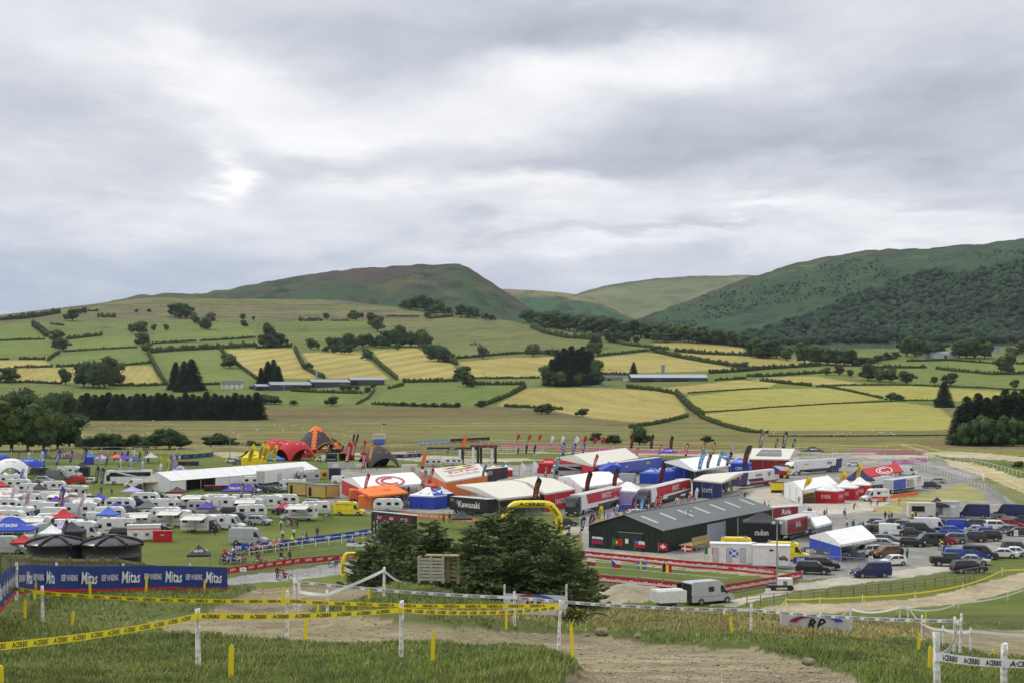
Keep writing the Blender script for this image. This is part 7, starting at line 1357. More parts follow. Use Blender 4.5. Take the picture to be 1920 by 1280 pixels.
# ------------------------------------------------------------------ barn
def barn():
 ze, zr = 3.4, 5.4; A = np.array(Hh(1243,994,ze)); B = np.array(Hh(1104,984.5,ze)); Cc = np.array(Hh(1448,953.5,ze)); R0 = np.array(Hh(1172,966.5,zr)); R1 = np.array(Hh(1379,927.5,zr)); Dd = B + (Cc-A); o = A*[1,1,0]; g = lambda p: p-o; z0 = np.array([1,1,0])
 root = empty('barn', tuple(o), 0, 'large dark green barn with grey roof and pale skylights', 'barn'); GM = mat('green_cladding', (.010,.020,.013), .6, var=.25, scale=1.2); RM = mat('barn_roof_sheet', (.115,.135,.13), .55, var=.15, scale=.6); SK = mat('skylight_sheet', (.42,.45,.45), .4)
 mb = MB(); a, b, c, d, r0, r1 = map(g, (A, B, Cc, Dd, R0, R1)); lo = np.array([1,1,0])
 mb.poly([a*lo,a,(a+b)/2*lo+[0,0,zr-.05],b,b*lo][::-1],GM); mb.quad(a*lo,c*lo,c,a,GM); mb.quad(d*lo,b*lo,b,d,GM); mb.poly([c*lo,d*lo,d,(c+d)/2*lo+[0,0,zr-.05],c],GM)
 L1 = np.linalg.norm(c-a); ex = (c-a)/L1; ey = (b-a)/np.linalg.norm(b-a); n = int(L1/.9)
 for k in range(n): mb.box(tuple(a*lo+ex*(k+.5)*.9-ey*.03+[0,0,1.68]),(.10,.04,3.36),GM,atan2(ex[1],ex[0]))
 for k in range(14): p = a*lo+(b-a)*lo*(k+.5)/14-ex*.03; mb.box(tuple(p+[0,0,1.6]),(.06,.10,3.2),GM,atan2(ex[1],ex[0]))
 mb.build('wall', root)
 mid0 = (a+b)/2*lo+[0,0,zr]-ex*.4; mid1 = (c+d)/2*lo+[0,0,zr]+ex*.4; mb = MB(); e0 = a-ex*.4-ey*.35-[0,0,.08]; e1 = c+ex*.4-ey*.35-[0,0,.08]; f0 = b-ex*.4+ey*.35-[0,0,.08]; f1 = d+ex*.4+ey*.35-[0,0,.08]; t = np.array([0,0,.10])
 for p in ((e0,e1,mid1,mid0),(mid0,mid1,f1,f0)): p = [np.array(q)+[0,0,.06] for q in p]; mb.quad(*[q+t for q in p], RM); mb.quad(*p[::-1], RM); mb.quad(p[0],p[1],p[1]+t,p[0]+t,RM); mb.quad(p[3],p[0],p[0]+t,p[3]+t,SK); mb.quad(p[1],p[2],p[2]+t,p[1]+t,RM)
 for k in range(60):
  s = (k+.5)/60; p = e0+(e1-e0)*s+[0,0,.17]; q = mid0+(mid1-mid0)*s+[0,0,.17]; mb.quad(p-ex*.03,p+ex*.03,q+ex*.03,q-ex*.03,mat('roof_rib',(.09,.105,.10),.6))
 mb.tube(mid0+[0,0,.18],mid1+[0,0,.18],.12,RM,6); rf = mb.build('roof', root)
 for k in range(7):
  s = .055+k*.143; f = lambda s, q: e0+(e1-e0)*s+(mid0+(mid1-mid0)*s-(e0+(e1-e0)*s))*q+[0,0,.19]; MB().quad(f(s,.36),f(s+.022,.36),f(s+.022,.78),f(s,.78),SK).build('skylight', rf)
 # doors
 yaw = atan2((a-b)[1],(a-b)[0]); p = (a+(b-a)*.42)*lo-ex*.08; MB().box(tuple(p+[0,0,1.35]),(4.,.08,2.7),mat('green_door',(.015,.03,.02),.6),yaw).build('door', root); MB().box(tuple(p-ex*.06+[0,0,2.78]),(4.6,.1,.1),STEEL,yaw).build('door_rail', root)
 MB().box(tuple(p-ex*.06+[-.6,0,1.5]),(.55,.03,.7),K('white'),yaw).build('notice', root); yw = atan2(ex[1],ex[0])
 def side(s0, s1, h, m, nm, off=.06): q = a*lo+(c-a)*lo*((s0+s1)/2)-ey*off; MB().box(tuple(q+[0,0,h/2]),((s1-s0)*L1,.08,h),m,yw).build(nm, root)
 side(.36,.52,3.0,mat('grey_sliding_door',(.30,.31,.36),.6),'sliding_door',.08); side(.52,.64,3.0,DK,'doorway',.05); side(.515,.525,3.1,STEEL,'door_frame',.12); side(.635,.645,3.1,STEEL,'door_frame',.12)
 # timber deck with palisade and stair
 q = a*lo+ex*L1*.10-ey*2.2; dk = empty('timber_deck', tuple(o+q), yw, 'timber deck with pale palisade rail beside the barn', 'deck'); PAL = mat('new_timber',(.46,.34,.13),.8,var=.2); mb = MB().box((2.2,0,1.0),(6.4,2.2,.12),PAL); mb.build('platform', dk)
 mb = MB(); [mb.box((-1.+k*.18,-1.1,1.6),(.09,.03,1.2),PAL) for k in range(36)]; mb.box((2.2,-1.08,1.9),(6.4,.05,.09),PAL); mb.build('palisade', dk)
 for x in (-.9,.8,2.4,4.,5.3): MB().box((x,-1.,.5),(.12,.12,1.),PAL).build('post', dk)
 mb = MB(); [mb.box((6.2+k*.28,-.2,.95-k*.17),(.28,1.4,.06),PAL) for k in range(6)]; mb.build('stair', dk)
barn()
# ------------------------------------------------------------------ inflatable arches
def arch(u0, u1, y, H, r, col, label, txt='ACERBIS', n=22):
 a = np.array(Gp(u0, y)); b = np.array(Gp(u1, y)); w = np.linalg.norm(b-a); root = empty('inflatable_arch', tuple(a), atan2(*(b-a)[[1,0]]), label, 'inflatable arch'); m = K(col); mb = MB(); P = [(0,0,0),(0,0,H*.62),(w*.17,0,H),(w*.83,0,H),(w,0,H*.62),(w,0,0)]
 P = [np.array(p, float) for p in P]; Q = []
 for i, (p, q) in enumerate(zip(P[:-1], P[1:])):
  for k in range(5): Q.append(p+(q-p)*k/5)
 Q.append(P[-1]); Q = np.array(Q); Qs = Q.copy(); Qs[1:-1] = (Q[:-2]+Q[1:-1]*2+Q[2:])/4; nr = 12; vs = []
 for i, c in enumerate(Qs):
  d = Qs[min(i+1,len(Qs)-1)]-Qs[max(i-1,0)]; d /= np.linalg.norm(d); n1 = np.array([0,1,0]); n2 = np.cross(d, n1); rr = r*(1+.03*sin(i*2.5))
  vs += [c+(n1*cos(t)+n2*sin(t))*rr for t in np.arange(nr)*2*pi/nr]
 mb.add(vs,[(i*nr+k,i*nr+(k+1) % nr,(i+1)*nr+(k+1) % nr,(i+1)*nr+k) for i in range(len(Qs)-1) for k in range(nr)],m)
 mb.text(txt,(w/2,-r-.04,H),(1,0,0),(0,0,1),r*1.0,INK,shear=.2,bold=.03,width=w*.5); d = P[4]-P[3]; d /= np.linalg.norm(d); mb.text(txt,(P[3]+P[4])/2+[0,-r-.04,0],d,(-d[2],0,d[0]),r*.7,INK,shear=.2,bold=.03)
 mb.text(txt,(w,-r-.04,H*.32),(0,0,1),(-1,0,0),r*.75,INK,shear=.2,bold=.03); mb.text(txt,(0,-r-.04,H*.32),(0,0,1),(-1,0,0),r*.75,INK,shear=.2,bold=.03); mb.build('tube', root, smooth=True)
arch(946,1048,1003,5.3,.62,'yellow','large yellow inflatable arch behind the fir trees'); arch(643,676,1079,2.9,.28,'yellow','small yellow start arch at the path end')
# ------------------------------------------------------------------ start board, gantry, tower, masts
def board():
 a = np.array(Gp(698,1008)); b = np.array(Gp(780,1018)); ang = atan2(*(b-a)[[1,0]]); w = np.linalg.norm(b-a); root = empty('start_board', tuple(a), ang, 'tall black sponsor board left of the fir trees', 'board'); MB().box((w/2,0,2.2),(w,.4,4.4),T('black')).build('panel', root)
 mb = MB(); mb.box((w/2,-.22,3.6),(w*.84,.03,1.0),T('maroon'))
 for i, t in enumerate(('FLY','MX','RACE')): mb.text(t,(w*(.2+.28*i),-.26,3.6),(1,0,0),(0,0,1),.5,T('white'),shear=.2)
 for k in range(11):
  for x in (.07,.14): mb.box((w*x,-.23,.4+k*.26),(.28,.03,.15),T(('white','red','skyblue','yellow')[(k+int(x*100)) % 4]))
 mb.text('G',(w*.42,-.25,2.6),(1,0,0),(0,0,1),.5,T('lilac')); mb.build('logos', root); MB().box((w/2,.3,4.45),(w+.2,.9,.08),K('lightgrey')).build('top_cover', root)
board()
def gantry():
 p = np.array(Gp(893,868)); root = empty('start_gantry', tuple(p), 0, 'black and white start gantry on the race course', 'gantry')
 for x, y, h in ((-5.5,1,4.6),(-4.6,1,4.6),(-1.,-1,5.4),(.6,-1,5.4),(1.6,-1,5.4),(5.2,0,5.6),(6.4,0,5.6)): MB().box((x,y,h/2),(.85,.6,h),K('white') if x in (-5.5,-1.,5.2) else K('black')).build('pillar', root)
 mb = MB().box((-8,1,5.),(17,.5,.7),K('charcoal')).box((2.5,-.6,5.7),(9,.7,.9),K('charcoal')); [mb.box((x,-1.02,5.7),(1.2,.04,.5),K('red')) for x in (-.8,1.6,4.,6.)]; mb.text('GATE',(-8,.7,5.),(1,0,0),(0,0,1),.5,K('white')); mb.build('beam', root)
 for x in (-15.8,-12): MB().box((x,1,2.4),(.15,.15,4.8),STEEL).build('post', root)
gantry()
def tower():
 p = np.array(Gp(711,834)); root = empty('site_tower', tuple(p), 0, 'blue box tower with white rails on the marsh edge', 'tower'); MB().box((0,0,1.6),(5.2,3.,2.2),K('midblue')).build('box', root); MB().box((0,0,.4),(4.4,2.,.4),K('charcoal')).build('chassis', root); mb = MB()
 for x in (-2.6,-1.3,0,1.3,2.6):
  for y in (-1.5,1.5): mb.box((x,y,3.8),(.12,.12,2.2),K('white'))
 for z in (3.3,4.9): mb.box((0,-1.5,z),(5.3,.1,.12),K('white')).box((0,1.5,z),(5.3,.1,.12),K('white'))
 mb.build('railing', root); MB().box((0,0,5.),(5.4,3.2,.12),K('white')).build('roof', root); MB().tube((2.2,0,4.9),(2.2,0,9.4),.1,STEEL).box((2.2,0,9.4),(1.8,.5,.4),K('charcoal')).build('camera_mast', root)
 for x in (-1.7,1.7): MB().tube((x,-1.2,.4),(x,1.2,.4),.42,RUBBER,10).build('wheel', root)
tower()
def mast(u, yt, yb, label, big=False):
 p = Gp(u, yb); H = (yb-yt)*p[1]/F; root = empty('light_mast', p, 0, label, 'light mast', 'light masts'); MB().tube((0,0,.4),(0,0,H),.13 if big else .16,STEEL,6,.08).build('pole', root); mb = MB()
 for x in (-.45,.45): mb.box((x,0,H+.1),(.5,.25,.45),K('charcoal')).box((x,-.14,H+.1),(.42,.02,.36),LAMPG)
 mb.build('lamp_head', root)
 if big:
  MB().box((.9,0,.9),(1.8,1.2,1.1),K('white')).box((.9,-.62,.9),(.5,.03,.5),K('grey')).build('generator_box', root); MB().box((.2,0,.5),(2.8,1.3,.3),K('charcoal')).build('chassis', root)
  for x in (-.6,1.6): MB().tube((x,-.75,.32),(x,.75,.32),.32,RUBBER,10).build('wheel', root)
 else: MB().box((0,0,.5),(1.4,1.,.8),K('charcoal')).build('generator_box', root)
mast(431,806,862,'tall light mast on the open grass behind the marquee'); mast(1457,980,1105,'light mast with white generator at the red banner corner',True); mast(1290,958,1018,'thin mast in front of the barn roof')
def sign(u, y, w, h, z, label, txt='', col='white', tc='purple'):
 p = Gp(u, y); root = empty('notice_board', p, 0, label, 'sign'); mb = MB().box((0,0,z+h/2),(w,.04,h),K(col))
 if txt: mb.text(txt,(0,-.03,z+h/2),(1,0,0),(0,0,1),h*.3,K(tc))
 mb.build('panel', root)
 for s in (-1,1): MB().box((s*w*.4,.03,(z+h/2)/2),(.05,.05,z+h/2),STEEL).build('post', root)
sign(1633,1056,.62,.8,.3,'white notice behind the dark blue van','P4'); sign(1905,1005,.7,1.,.1,'white notice beside the red off-roader','P5'); sign(1440,1113,.65,.5,.2,'small white notice on the lawn edge'); sign(456,1079,.85,.5,.6,'white notice on the yellow tape by the path','MX','white','red')
sign(667,1052,2.6,.45,2.2,'white race sign over the small start arch','MXGP','white','navy'); sign(1641,956,.3,.8,.3,'small white marker beside the traffic cone'); sign(643,1074,1.2,1.3,.0,'white board at the foot of the start arch')
for u, y, lab in ((1638,958,'orange traffic cone at the road edge'),(1641,957,'second orange traffic cone at the road edge')):
 mb = MB().tube((0,0,.03),(0,0,.75),.18,K('orange'),10,.04).box((0,0,.03),(.45,.45,.05),K('orange')).tube((0,0,.35),(0,0,.5),.125,K('white'),10,.09); tag(mb.build('traffic_cone', loc=Gp(u, y)), lab, 'traffic cone')
def flatbed():
 p = Gp(1865,971); root = empty('flat_trailer', p, radians(-16), 'empty flat trailer between the two navy vans', 'trailer'); MB().box((0,0,.6),(4.2,2.,.12),K('grey')).box((0,.97,.78),(4.2,.05,.25),K('grey')).box((0,-.97,.78),(4.2,.05,.25),K('grey')).build('bed', root); MB().box((2.8,0,.5),(1.4,.1,.1),STEEL).build('drawbar', root); wheels(root,(-.3,.4),.95,.3)
flatbed()
# ------------------------------------------------------------------ people and motocross bikes
_PB = {}
def pose(kind):
 if kind in _PB: return _PB[kind]
 J = dict(pel=(0,0,.95), ch=(0,0,1.22), sh=(0,0,1.42), nk=(0,.0,1.50), hd=(0,.02,1.60), top=(0,.03,1.74), ls=(-.19,0,1.40), le=(-.25,-.02,1.13), lw=(-.27,.08,.90), lh=(-.27,.12,.82), rs=(.19,0,1.40), re=(.25,-.02,1.13), rw=(.27,.08,.90), rh=(.27,.12,.82), lk=(-.11,.02,.50), la=(-.12,-.02,.09), lt=(-.13,.16,.04), rk=(.11,.02,.50), ra=(.12,-.02,.09), rt=(.13,.16,.04), lp=(-.10,0,.90), rp=(.10,0,.90))
 if kind == 'walk': J.update(lk=(-.10,.18,.52), la=(-.11,.14,.12), lt=(-.11,.32,.07), rk=(.10,-.08,.50), ra=(.11,-.30,.14), rt=(.11,-.16,.04), le=(-.26,-.14,1.14), lw=(-.26,-.06,.92), lh=(-.26,-.02,.85), re=(.26,.08,1.14), rw=(.25,.26,.98), rh=(.25,.32,.93))
 if kind == 'ride':
  J.update(pel=(0,-.1,.95), ch=(0,.02,1.18), sh=(0,.12,1.36), nk=(0,.15,1.44), hd=(0,.19,1.53), top=(0,.22,1.67), ls=(-.19,.11,1.34), rs=(.19,.11,1.34), le=(-.32,.28,1.16), re=(.32,.28,1.16), lw=(-.33,.48,1.08), rw=(.33,.48,1.08), lh=(-.33,.55,1.07), rh=(.33,.55,1.07), lp=(-.1,-.08,.92), rp=(.1,-.08,.92), lk=(-.22,.28,.74), rk=(.22,.28,.74), la=(-.22,.06,.36), ra=(.26,.10,.10), lt=(-.22,.24,.33), rt=(.28,.28,.05))
 if kind == 'bend': J.update(ch=(0,.15,1.16), sh=(0,.32,1.28), nk=(0,.40,1.32), hd=(0,.48,1.36), top=(0,.57,1.44), ls=(-.18,.30,1.25), rs=(.18,.30,1.25), le=(-.22,.42,1.0), re=(.22,.42,1.0), lw=(-.18,.58,.85), rw=(.18,.58,.85), lh=(-.17,.64,.8), rh=(.17,.64,.8))
 ks = list(J); R = dict(pel=.13,ch=.135,sh=.12,nk=.055,hd=.095,top=.075,ls=.075,rs=.075,le=.05,re=.05,lw=.035,rw=.035,lh=.045,rh=.045,lp=.095,rp=.095,lk=.065,rk=.065,la=.045,ra=.045,lt=.04,rt=.04)
 E = [('pel','ch'),('ch','sh'),('sh','nk'),('nk','hd'),('hd','top'),('sh','ls'),('ls','le'),('le','lw'),('lw','lh'),('sh','rs'),('rs','re'),('re','rw'),('rw','rh'),('pel','lp'),('lp','lk'),('lk','la'),('la','lt'),('pel','rp'),('rp','rk'),('rk','ra'),('ra','rt')]
 me = bpy.data.meshes.new('p'); me.from_pydata([J[k] for k in ks], [(ks.index(a), ks.index(b)) for a, b in E], []); o = bpy.data.objects.new('p', me); COL.objects.link(o); md = o.modifiers.new('s', 'SKIN')
 if not me.skin_vertices:
  bpy.context.view_layer.objects.active = o; o.select_set(True); bpy.ops.mesh.customdata_skin_add() if hasattr(bpy.ops.mesh, 'customdata_skin_add') else None
 for k, v in zip(ks, me.skin_vertices[0].data): v.radius = (R[k], R[k]*(.8 if k in ('ch','sh','pel') else 1)); v.use_root = k == 'pel'
 sb = o.modifiers.new('u', 'SUBSURF'); sb.levels = 1; sb.render_levels = 1
 dg = bpy.context.evaluated_depsgraph_get(); dg.update(); m2 = bpy.data.meshes.new_from_object(o.evaluated_get(dg)); bpy.data.objects.remove(o)
 # clothing regions: 0 skin, 1 top, 2 trousers, 3 shoes
 m2.materials.clear(); ja = {k: np.array(v) for k, v in J.items()}; reg = []
 grp = dict(skin=['hd','top','nk','lh','rh'], top=['ch','sh','ls','rs','le','re','lw','rw'], leg=['pel','lp','rp','lk','rk','la','ra'], shoe=['lt','rt'])
 for p in m2.polygons:
  c = np.array(p.center); best = min(J, key=lambda k: np.linalg.norm(c-ja[k])/(R[k]+.05)); reg.append([g for g, l in grp.items() if best in l][0])
 idx = [('skin','top','leg','shoe').index(r_) for r_ in reg]
 hv = (IV2*(.105,.115,.10)+np.array(J['hd'])*.35+np.array(J['top'])*.65+(0,-.02,.02)); _PB[kind] = (m2, idx, hv.tolist()); return _PB[kind]
def person(u, y, kind, top, leg, hair, hd, label, loc=None, group='people in the paddock', helmet=None):
 m2, idx, hv = pose(kind); me = m2.copy(); me.name = 'body'
 for m in (mat('skin', C['skin'], .6), T(top), T(leg), T('black')): me.materials.append(m)
 me.polygons.foreach_set('material_index', idx); me.polygons.foreach_set('use_smooth', [True]*len(idx)); o = bpy.data.objects.new('person', me); COL.objects.link(o); o.location = loc or Gp(u, y); o.rotation_euler[2] = radians(hd); s = random.uniform(.97, 1.06); o.scale = (s,)*3; tag(o, label, 'person', group)
 h = MB().add(hv, IF2.tolist(), K(helmet) if helmet else mat('hair_'+hair, dict(dark=(.03,.02,.015), fair=(.3,.2,.1), grey=(.3,.3,.3))[hair], .8)).build('helmet' if helmet else 'hair', o, smooth=True); return o
_BK = {}
def bikem(c):
 if c in _BK: return _BK[c]
 parts = [];
 for yy in (-.72,.74): mb = MB(); [mb.tube((0,yy+.31*cos(a),.33+.31*sin(a)),(0,yy+.31*cos(a+.45),.33+.31*sin(a+.45)),.045,RUBBER,5,cap=False) for a in np.arange(14)*2*pi/14]; mb.tube((-.05,yy,.33),(.05,yy,.33),.07,ALLOY,8); [mb.tube((0,yy,.33),(0,yy+.3*cos(a),.33+.3*sin(a)),.006,ALLOY,3) for a in np.arange(8)*pi/4]; parts.append(('wheel', mb))
 parts.append(('frame', MB().tube((0,.35,.85),(0,-.2,.45),.04,STEEL).tube((0,-.2,.45),(0,-.72,.33),.04,STEEL).box((0,.05,.45),(.26,.36,.34),K('charcoal')).tube((.1,.1,.4),(.1,-.5,.65),.035,STEEL)))
 parts.append(('seat', MB().box((0,-.3,.93),(.18,.8,.09),K('black')))); parts.append(('plastics', MB().box((0,.22,.84),(.3,.4,.24),K(c),taper=.7).box((0,-.75,.92),(.14,.5,.05),K(c)).box((0,.92,.78),(.13,.55,.04),K(c)).box((0,.62,.98),(.22,.03,.24),K('white')).box((.13,-.45,.8),(.03,.4,.2),K('white')).box((-.13,-.45,.8),(.03,.4,.2),K('white'))))
 parts.append(('fork', MB().tube((-.09,.5,1.),(-.09,.74,.33),.03,STEEL).tube((.09,.5,1.),(.09,.74,.33),.03,STEEL).tube((-.4,.42,1.07),(.4,.42,1.07),.018,K('black'))))
 out_ = []
 for nm, mb in parts: ob = mb.build(nm); out_.append((nm, ob.data)); bpy.data.objects.remove(ob)
 _BK[c] = out_; return out_
def bike(u, y, c, hd, label, group='motocross bikes'):
 root = empty('motocross_bike', Gp(u, y), radians(hd), label, 'motorbike', group); [link(d, nm, root) for nm, d in bikem(c)]; return root
RB = [(418,1055,'orange','red','black','red',70,'leftmost'),(428,1057,'blue','blue','white','white',60,'second'),(437,1055,'red','navy','blue','black',55,'third'),(447,1057,'white','black','white','red',62,'fourth'),(457,1055,'orange','charcoal','orange','orange',80,'fifth'),(421,1047,'red','red','navy','red',75,'back left'),(436,1046,'blue','white','blue','red',65,'back right'),
 (467,1038,'blue','purple','navy','white',70,'first at the blue banner'),(477,1037,'orange','orange','black','orange',75,'second at the blue banner'),(488,1035,'red','red','white','red',68,'third at the blue banner'),(500,1034,'white','charcoal','red','blue',72,'fourth at the blue banner'),(513,1032,'orange','orange','orange','white',80,'fifth at the blue banner'),(523,1031,'pink','pink','black','white',70,'sixth at the blue banner'),(534,1029,'blue','navy','navy','orange',66,'seventh at the blue banner'),(547,1024,'lime','hiviz','black','hiviz',75,'eighth at the blue banner'),(568,1021,'red','lilac','navy','black',80,'last at the blue banner')]
for u, y, bc, top, leg, hel, hd, w in RB:
 bike(u, y, bc, hd-90, '%s coloured motocross bike in the waiting line, %s' % (bc, w), 'bikes in the waiting line'); person(u, y, 'ride', top, leg, 'dark', hd-90, 'rider in %s top on a waiting bike, %s' % (top, w), group='riders in the waiting line', helmet=hel)
for a in [(484,1058,'stand','darkred','black','dark',30,'person in dark red top standing behind a bike'),(527,1054,'stand','black','charcoal','dark',-20,'person in black beside the pushed bike'),(543,1053,'stand','charcoal','black','dark',10,'person in black with back turned near the barrier'),(520,1086,'stand','black','charcoal','dark',5,'person in black on the grey path'),(532,1085,'bend','red','denim','dark',60,'person in red crouching at a bicycle'),
 (530,1012,'stand','white','black','fair',10,'person in white shirt behind the blue banner'),(551,1010,'stand','white','charcoal','dark',-10,'person in white before the blue banner, right one'),(595,1007,'stand','black','black','dark',0,'person in black leaning over the blue banner'),(575,1015,'walk','navy','black','dark',90,'person in navy at the end of the rider line'),(507,1034,'stand','white','denim','dark',180,'person in white among the waiting riders'),
 (374,936,'stand','teal','black','dark',0,'person in teal top walking before the marquee'),(540,985,'stand','red','white','dark',20,'person in red shirt beside the camper awning'),(832,979,'stand','red','black','dark',0,'person in red by the orange banner'),(843,979,'stand','charcoal','denim','dark',10,'person in grey by the orange banner'),(778,859,'stand','black','black','dark',0,'person in black on the far course'),(738,860,'stand','red','black','dark',0,'person in red beside the black cone tent'),
 (601,867,'stand','grey','black','dark',10,'person in grey beside the serving stand, left'),(610,866,'stand','lightgrey','denim','dark',-10,'person in pale grey beside the serving stand, right'),(1660,975,'stand','black','charcoal','dark',20,'person in black shorts on the road, leftmost'),(1667,975,'stand','lilac','black','dark',-20,'person in lilac top on the road'),(1672,975,'stand','slate','black','fair',10,'person in grey blue top on the road'),
 (1612,996,'stand','skyblue','denim','fair',0,'person in sky blue top by the marquee roof'),(1618,996,'stand','black','denim','dark',10,'person in black next to the sky blue top'),(1629,998,'stand','charcoal','black','dark',40,'person in charcoal in the chatting group'),(1634,1000,'stand','maroon','black','dark',-40,'person in maroon in the chatting group'),(1639,999,'stand','darkred','charcoal','dark',90,'person in dark red in the chatting group'),
 (1600,993,'stand','charcoal','black','dark',0,'person in charcoal behind the marquee ridge'),(1588,990,'stand','white','denim','dark',0,'person in white behind the marquee ridge'),(1516,966,'stand','brown','black','dark',0,'person in brown behind the maroon trailer'),(1520,967,'stand','black','charcoal','dark',15,'person in black behind the maroon trailer'),(1546,971,'stand','black','black','dark',-10,'person in black alone on the gravel yard'),
 (1691,1047,'stand','black','black','dark',0,'tall person in black standing in the car park'),(1701,1047,'stand','skyblue','black','dark',30,'person in bright blue jacket in the car park'),(1769,1030,'bend','hiviz','navy','fair',70,'person in hi-vis jacket straddling a bicycle'),(1717,973,'stand','red','black','dark',20,'person in red at the food trailer'),(1711,973,'stand','hiviz','black','dark',-30,'person in hi-vis at the food trailer'),(1757,973,'stand','black','black','dark',0,'person in black under the black tent'),
 (1341,916,'walk','charcoal','black','dark',0,'person in dark clothes at the navy tent wall'),(1067,1000,'stand','white','navy','dark',20,'person in white by the large orange teardrop flag'),(654,1030,'stand','blue','navy','dark',0,'person in blue at the start, left one'),(662,1032,'stand','blue','navy','dark',0,'person in blue at the start, right one'),(766,925,'stand','black','black','dark',0,'person in black at the orange tent edge'),(756,927,'stand','orange','black','dark',0,'person in orange at the orange tent edge'),
 (702,1020,'bend','charcoal','denim','dark',40,'person bending at the foot of the start board'),(97,962,'stand','slate','denim','dark',0,'person in grey standing in an open van door'),(460,988,'stand','lilac','black','fair',20,'person in lilac between the parked vans'),(628,1062,'bend','black','denim','dark',60,'cyclist in black on the path')]: person(*a)
for a in [(488,1060,'red',-90,'red and white bike standing behind the barrier'),(533,1056,'grey',-80,'grey bike pushed by a person in black'),(630,1063,'black',-80,'dark bike on the path by the start arch'),(534,1087,'red',-80,'small red bike on the grey path'),(545,986,'red',-60,'red bike on a stand beside the camper awning'),(1771,1031,'navy',-85,'blue bicycle under the hi-vis person'),(615,972,'black',-60,'dark bike behind the red banner board'),(1192,965,'blue',-60,'blue bike beside the lilac walled tent'),(1470,928,'black',-50,'quad like black bike at the yellow skip'),(1397,930,'black',-80,'black buggy bike on the gravel')]: bike(*a)

def crowd(poly_, n, where, seed):
 rng = random.Random(seed); P = []; xs = [p[0] for p in poly_]; ys = [p[1] for p in poly_]
 while len(P) < n:
  u, y = rng.uniform(min(xs), max(xs)), rng.uniform(min(ys), max(ys))
  if inpoly(np.array([u]), np.array([y]), poly_)[0]: P.append((u, y))
 for i, (u, y) in enumerate(sorted(P)): t, l = rng.choice(['black','navy','red','charcoal','white','blue','orange','grey','denim']), rng.choice(['denim','black','charcoal','navy','tan']); person(u, y, rng.choice(['stand','stand','walk','bend']), t, l, rng.choice(['dark','dark','fair','grey']), rng.uniform(0, 360), 'person in %s top, %s %s' % (t, ordn(i, n), where), group='people ' + where)
crowd([(700,942),(770,930),(830,945),(835,958),(760,960)],7,'near the orange tents',1); crowd([(1030,950),(1080,972),(1200,960),(1200,975),(1080,990),(1050,990)],9,'behind the barn and race lorries',2); crowd([(1290,930),(1400,925),(1560,950),(1700,945),(1640,975),(1480,972),(1330,925)],12,'on the gravel yard',3)
crowd([(450,845),(600,850),(760,862),(760,880),(480,890)],8,'around the dome and star tents',4); crowd([(60,905),(300,925),(300,935),(60,925)],8,'in the left camp',5); crowd([(330,990),(420,1000),(560,985),(600,980),(600,990),(420,1008)],7,'before the awnings of the camp',6); crowd([(830,845),(1000,845),(1000,860),(830,862)],8,'by the start gantry',7)
# ------------------------------------------------------------------ foreground: tapes, posts, banner
def at_px(u, y, D): return np.array([(u-960)*D/F, D, ZC-(y-YH)*D/F])
YT = mat('yellow_tape_film', (.84,.70,.02), .35, var=.05); WT = mat('white_tape_film', (.86,.86,.86), .35, var=.06)
def postmesh(p, h, r=.05, lean=0.):
 mb = MB(); rng = random.Random(int(p[0]*100)); n = 9; vs = []; L_ = 6
 for j in range(L_+1):
  z = -.25 + (h+.25)*j/L_
  for k in range(n): t = 2*pi*k/n; q = r*(1.08-.14*j/L_)*(1+rng.uniform(-.09,.09)); vs.append((q*cos(t)+lean*z, q*sin(t), z + (rng.uniform(-.02,.02) if j == L_ else 0)))
 mb.add(vs, [(j*n+k, j*n+(k+1) % n, (j+1)*n+(k+1) % n, (j+1)*n+k) for j in range(L_) for k in range(n)] + [tuple(L_*n+k for k in range(n))], WHITEP); return mb
def tapefence(label, pts, film, word='ACERBIS', mirror=False, w=.12, step=.66, posts=True, th=.085, twist=0., extra=(), r=.052, skip=()):
 """pts: (u, top row, foot row, tape row) of each post as seen in the photo"""
 B = [np.array(G(a[0], a[2], 8.)) for a in pts]; root = empty('tape_fence', tuple(B[0]), 0, label, 'tape fence', 'taped course fences'); o = B[0]; K_ = []
 for i, (a, b) in enumerate(zip(pts, B)):
  K_.append(np.array([b[0], b[1]-.06, ZC-(a[3]-YH)*b[1]/F]) - o)
  if posts and i not in skip: h = (a[2]-a[1])*b[1]/F; q = postmesh(b, h, r, ((i*37) % 7-3)*.012).build('post', root, smooth=True); q.location = b-o
 for a in extra: b = np.array(G(a[0], a[2], 8.)); q = postmesh(b, (a[2]-a[1])*b[1]/F, r, .02).build('post', root, smooth=True); q.location = b-o
 for i, (p, q) in enumerate(zip(K_[:-1], K_[1:])):
  L_ = np.linalg.norm(q-p); n = max(8, int(L_/.35)); d = (q-p)/L_; sag = .010*L_; mb = MB(); ph = i*1.7; tw = lambda s: twist*sin(3.1*s+ph)*.6
  c = lambda s: p+(q-p)*s - np.array([0,0,sag*4*s*(1-s)])
  mb.sheet(lambda s, t: c(s) + np.array([0, w*sin(tw(s*L_/2))*(t-.5), w*cos(tw(s*L_/2))*(t-.5)]) - np.array([0,.01,0]), n, 2, film)
  if word:
   s = .35
   while s < L_-.3: ss = s/L_; mb.text(word, c(ss)-np.array([0,.022,0]), (q-p)+np.array([0,0,-sag*4*(1-2*ss)]), (0,0,1), th, INK, shear=.15, bold=.02, width=step*.74, mirror=mirror); s += step
  mb.tube(p+[0,0,-w/2],p+[0,0,w/2],r+.012,film,8,cap=False); mb.build('tape', root)
 return root
tapefence('yellow taped fence nearest the camera on weathered white posts',[(-170,1195,1330,1222),(372,1140,1262,1153),(752,1125,1231,1142),(1048,1126,1206,1137)],YT)
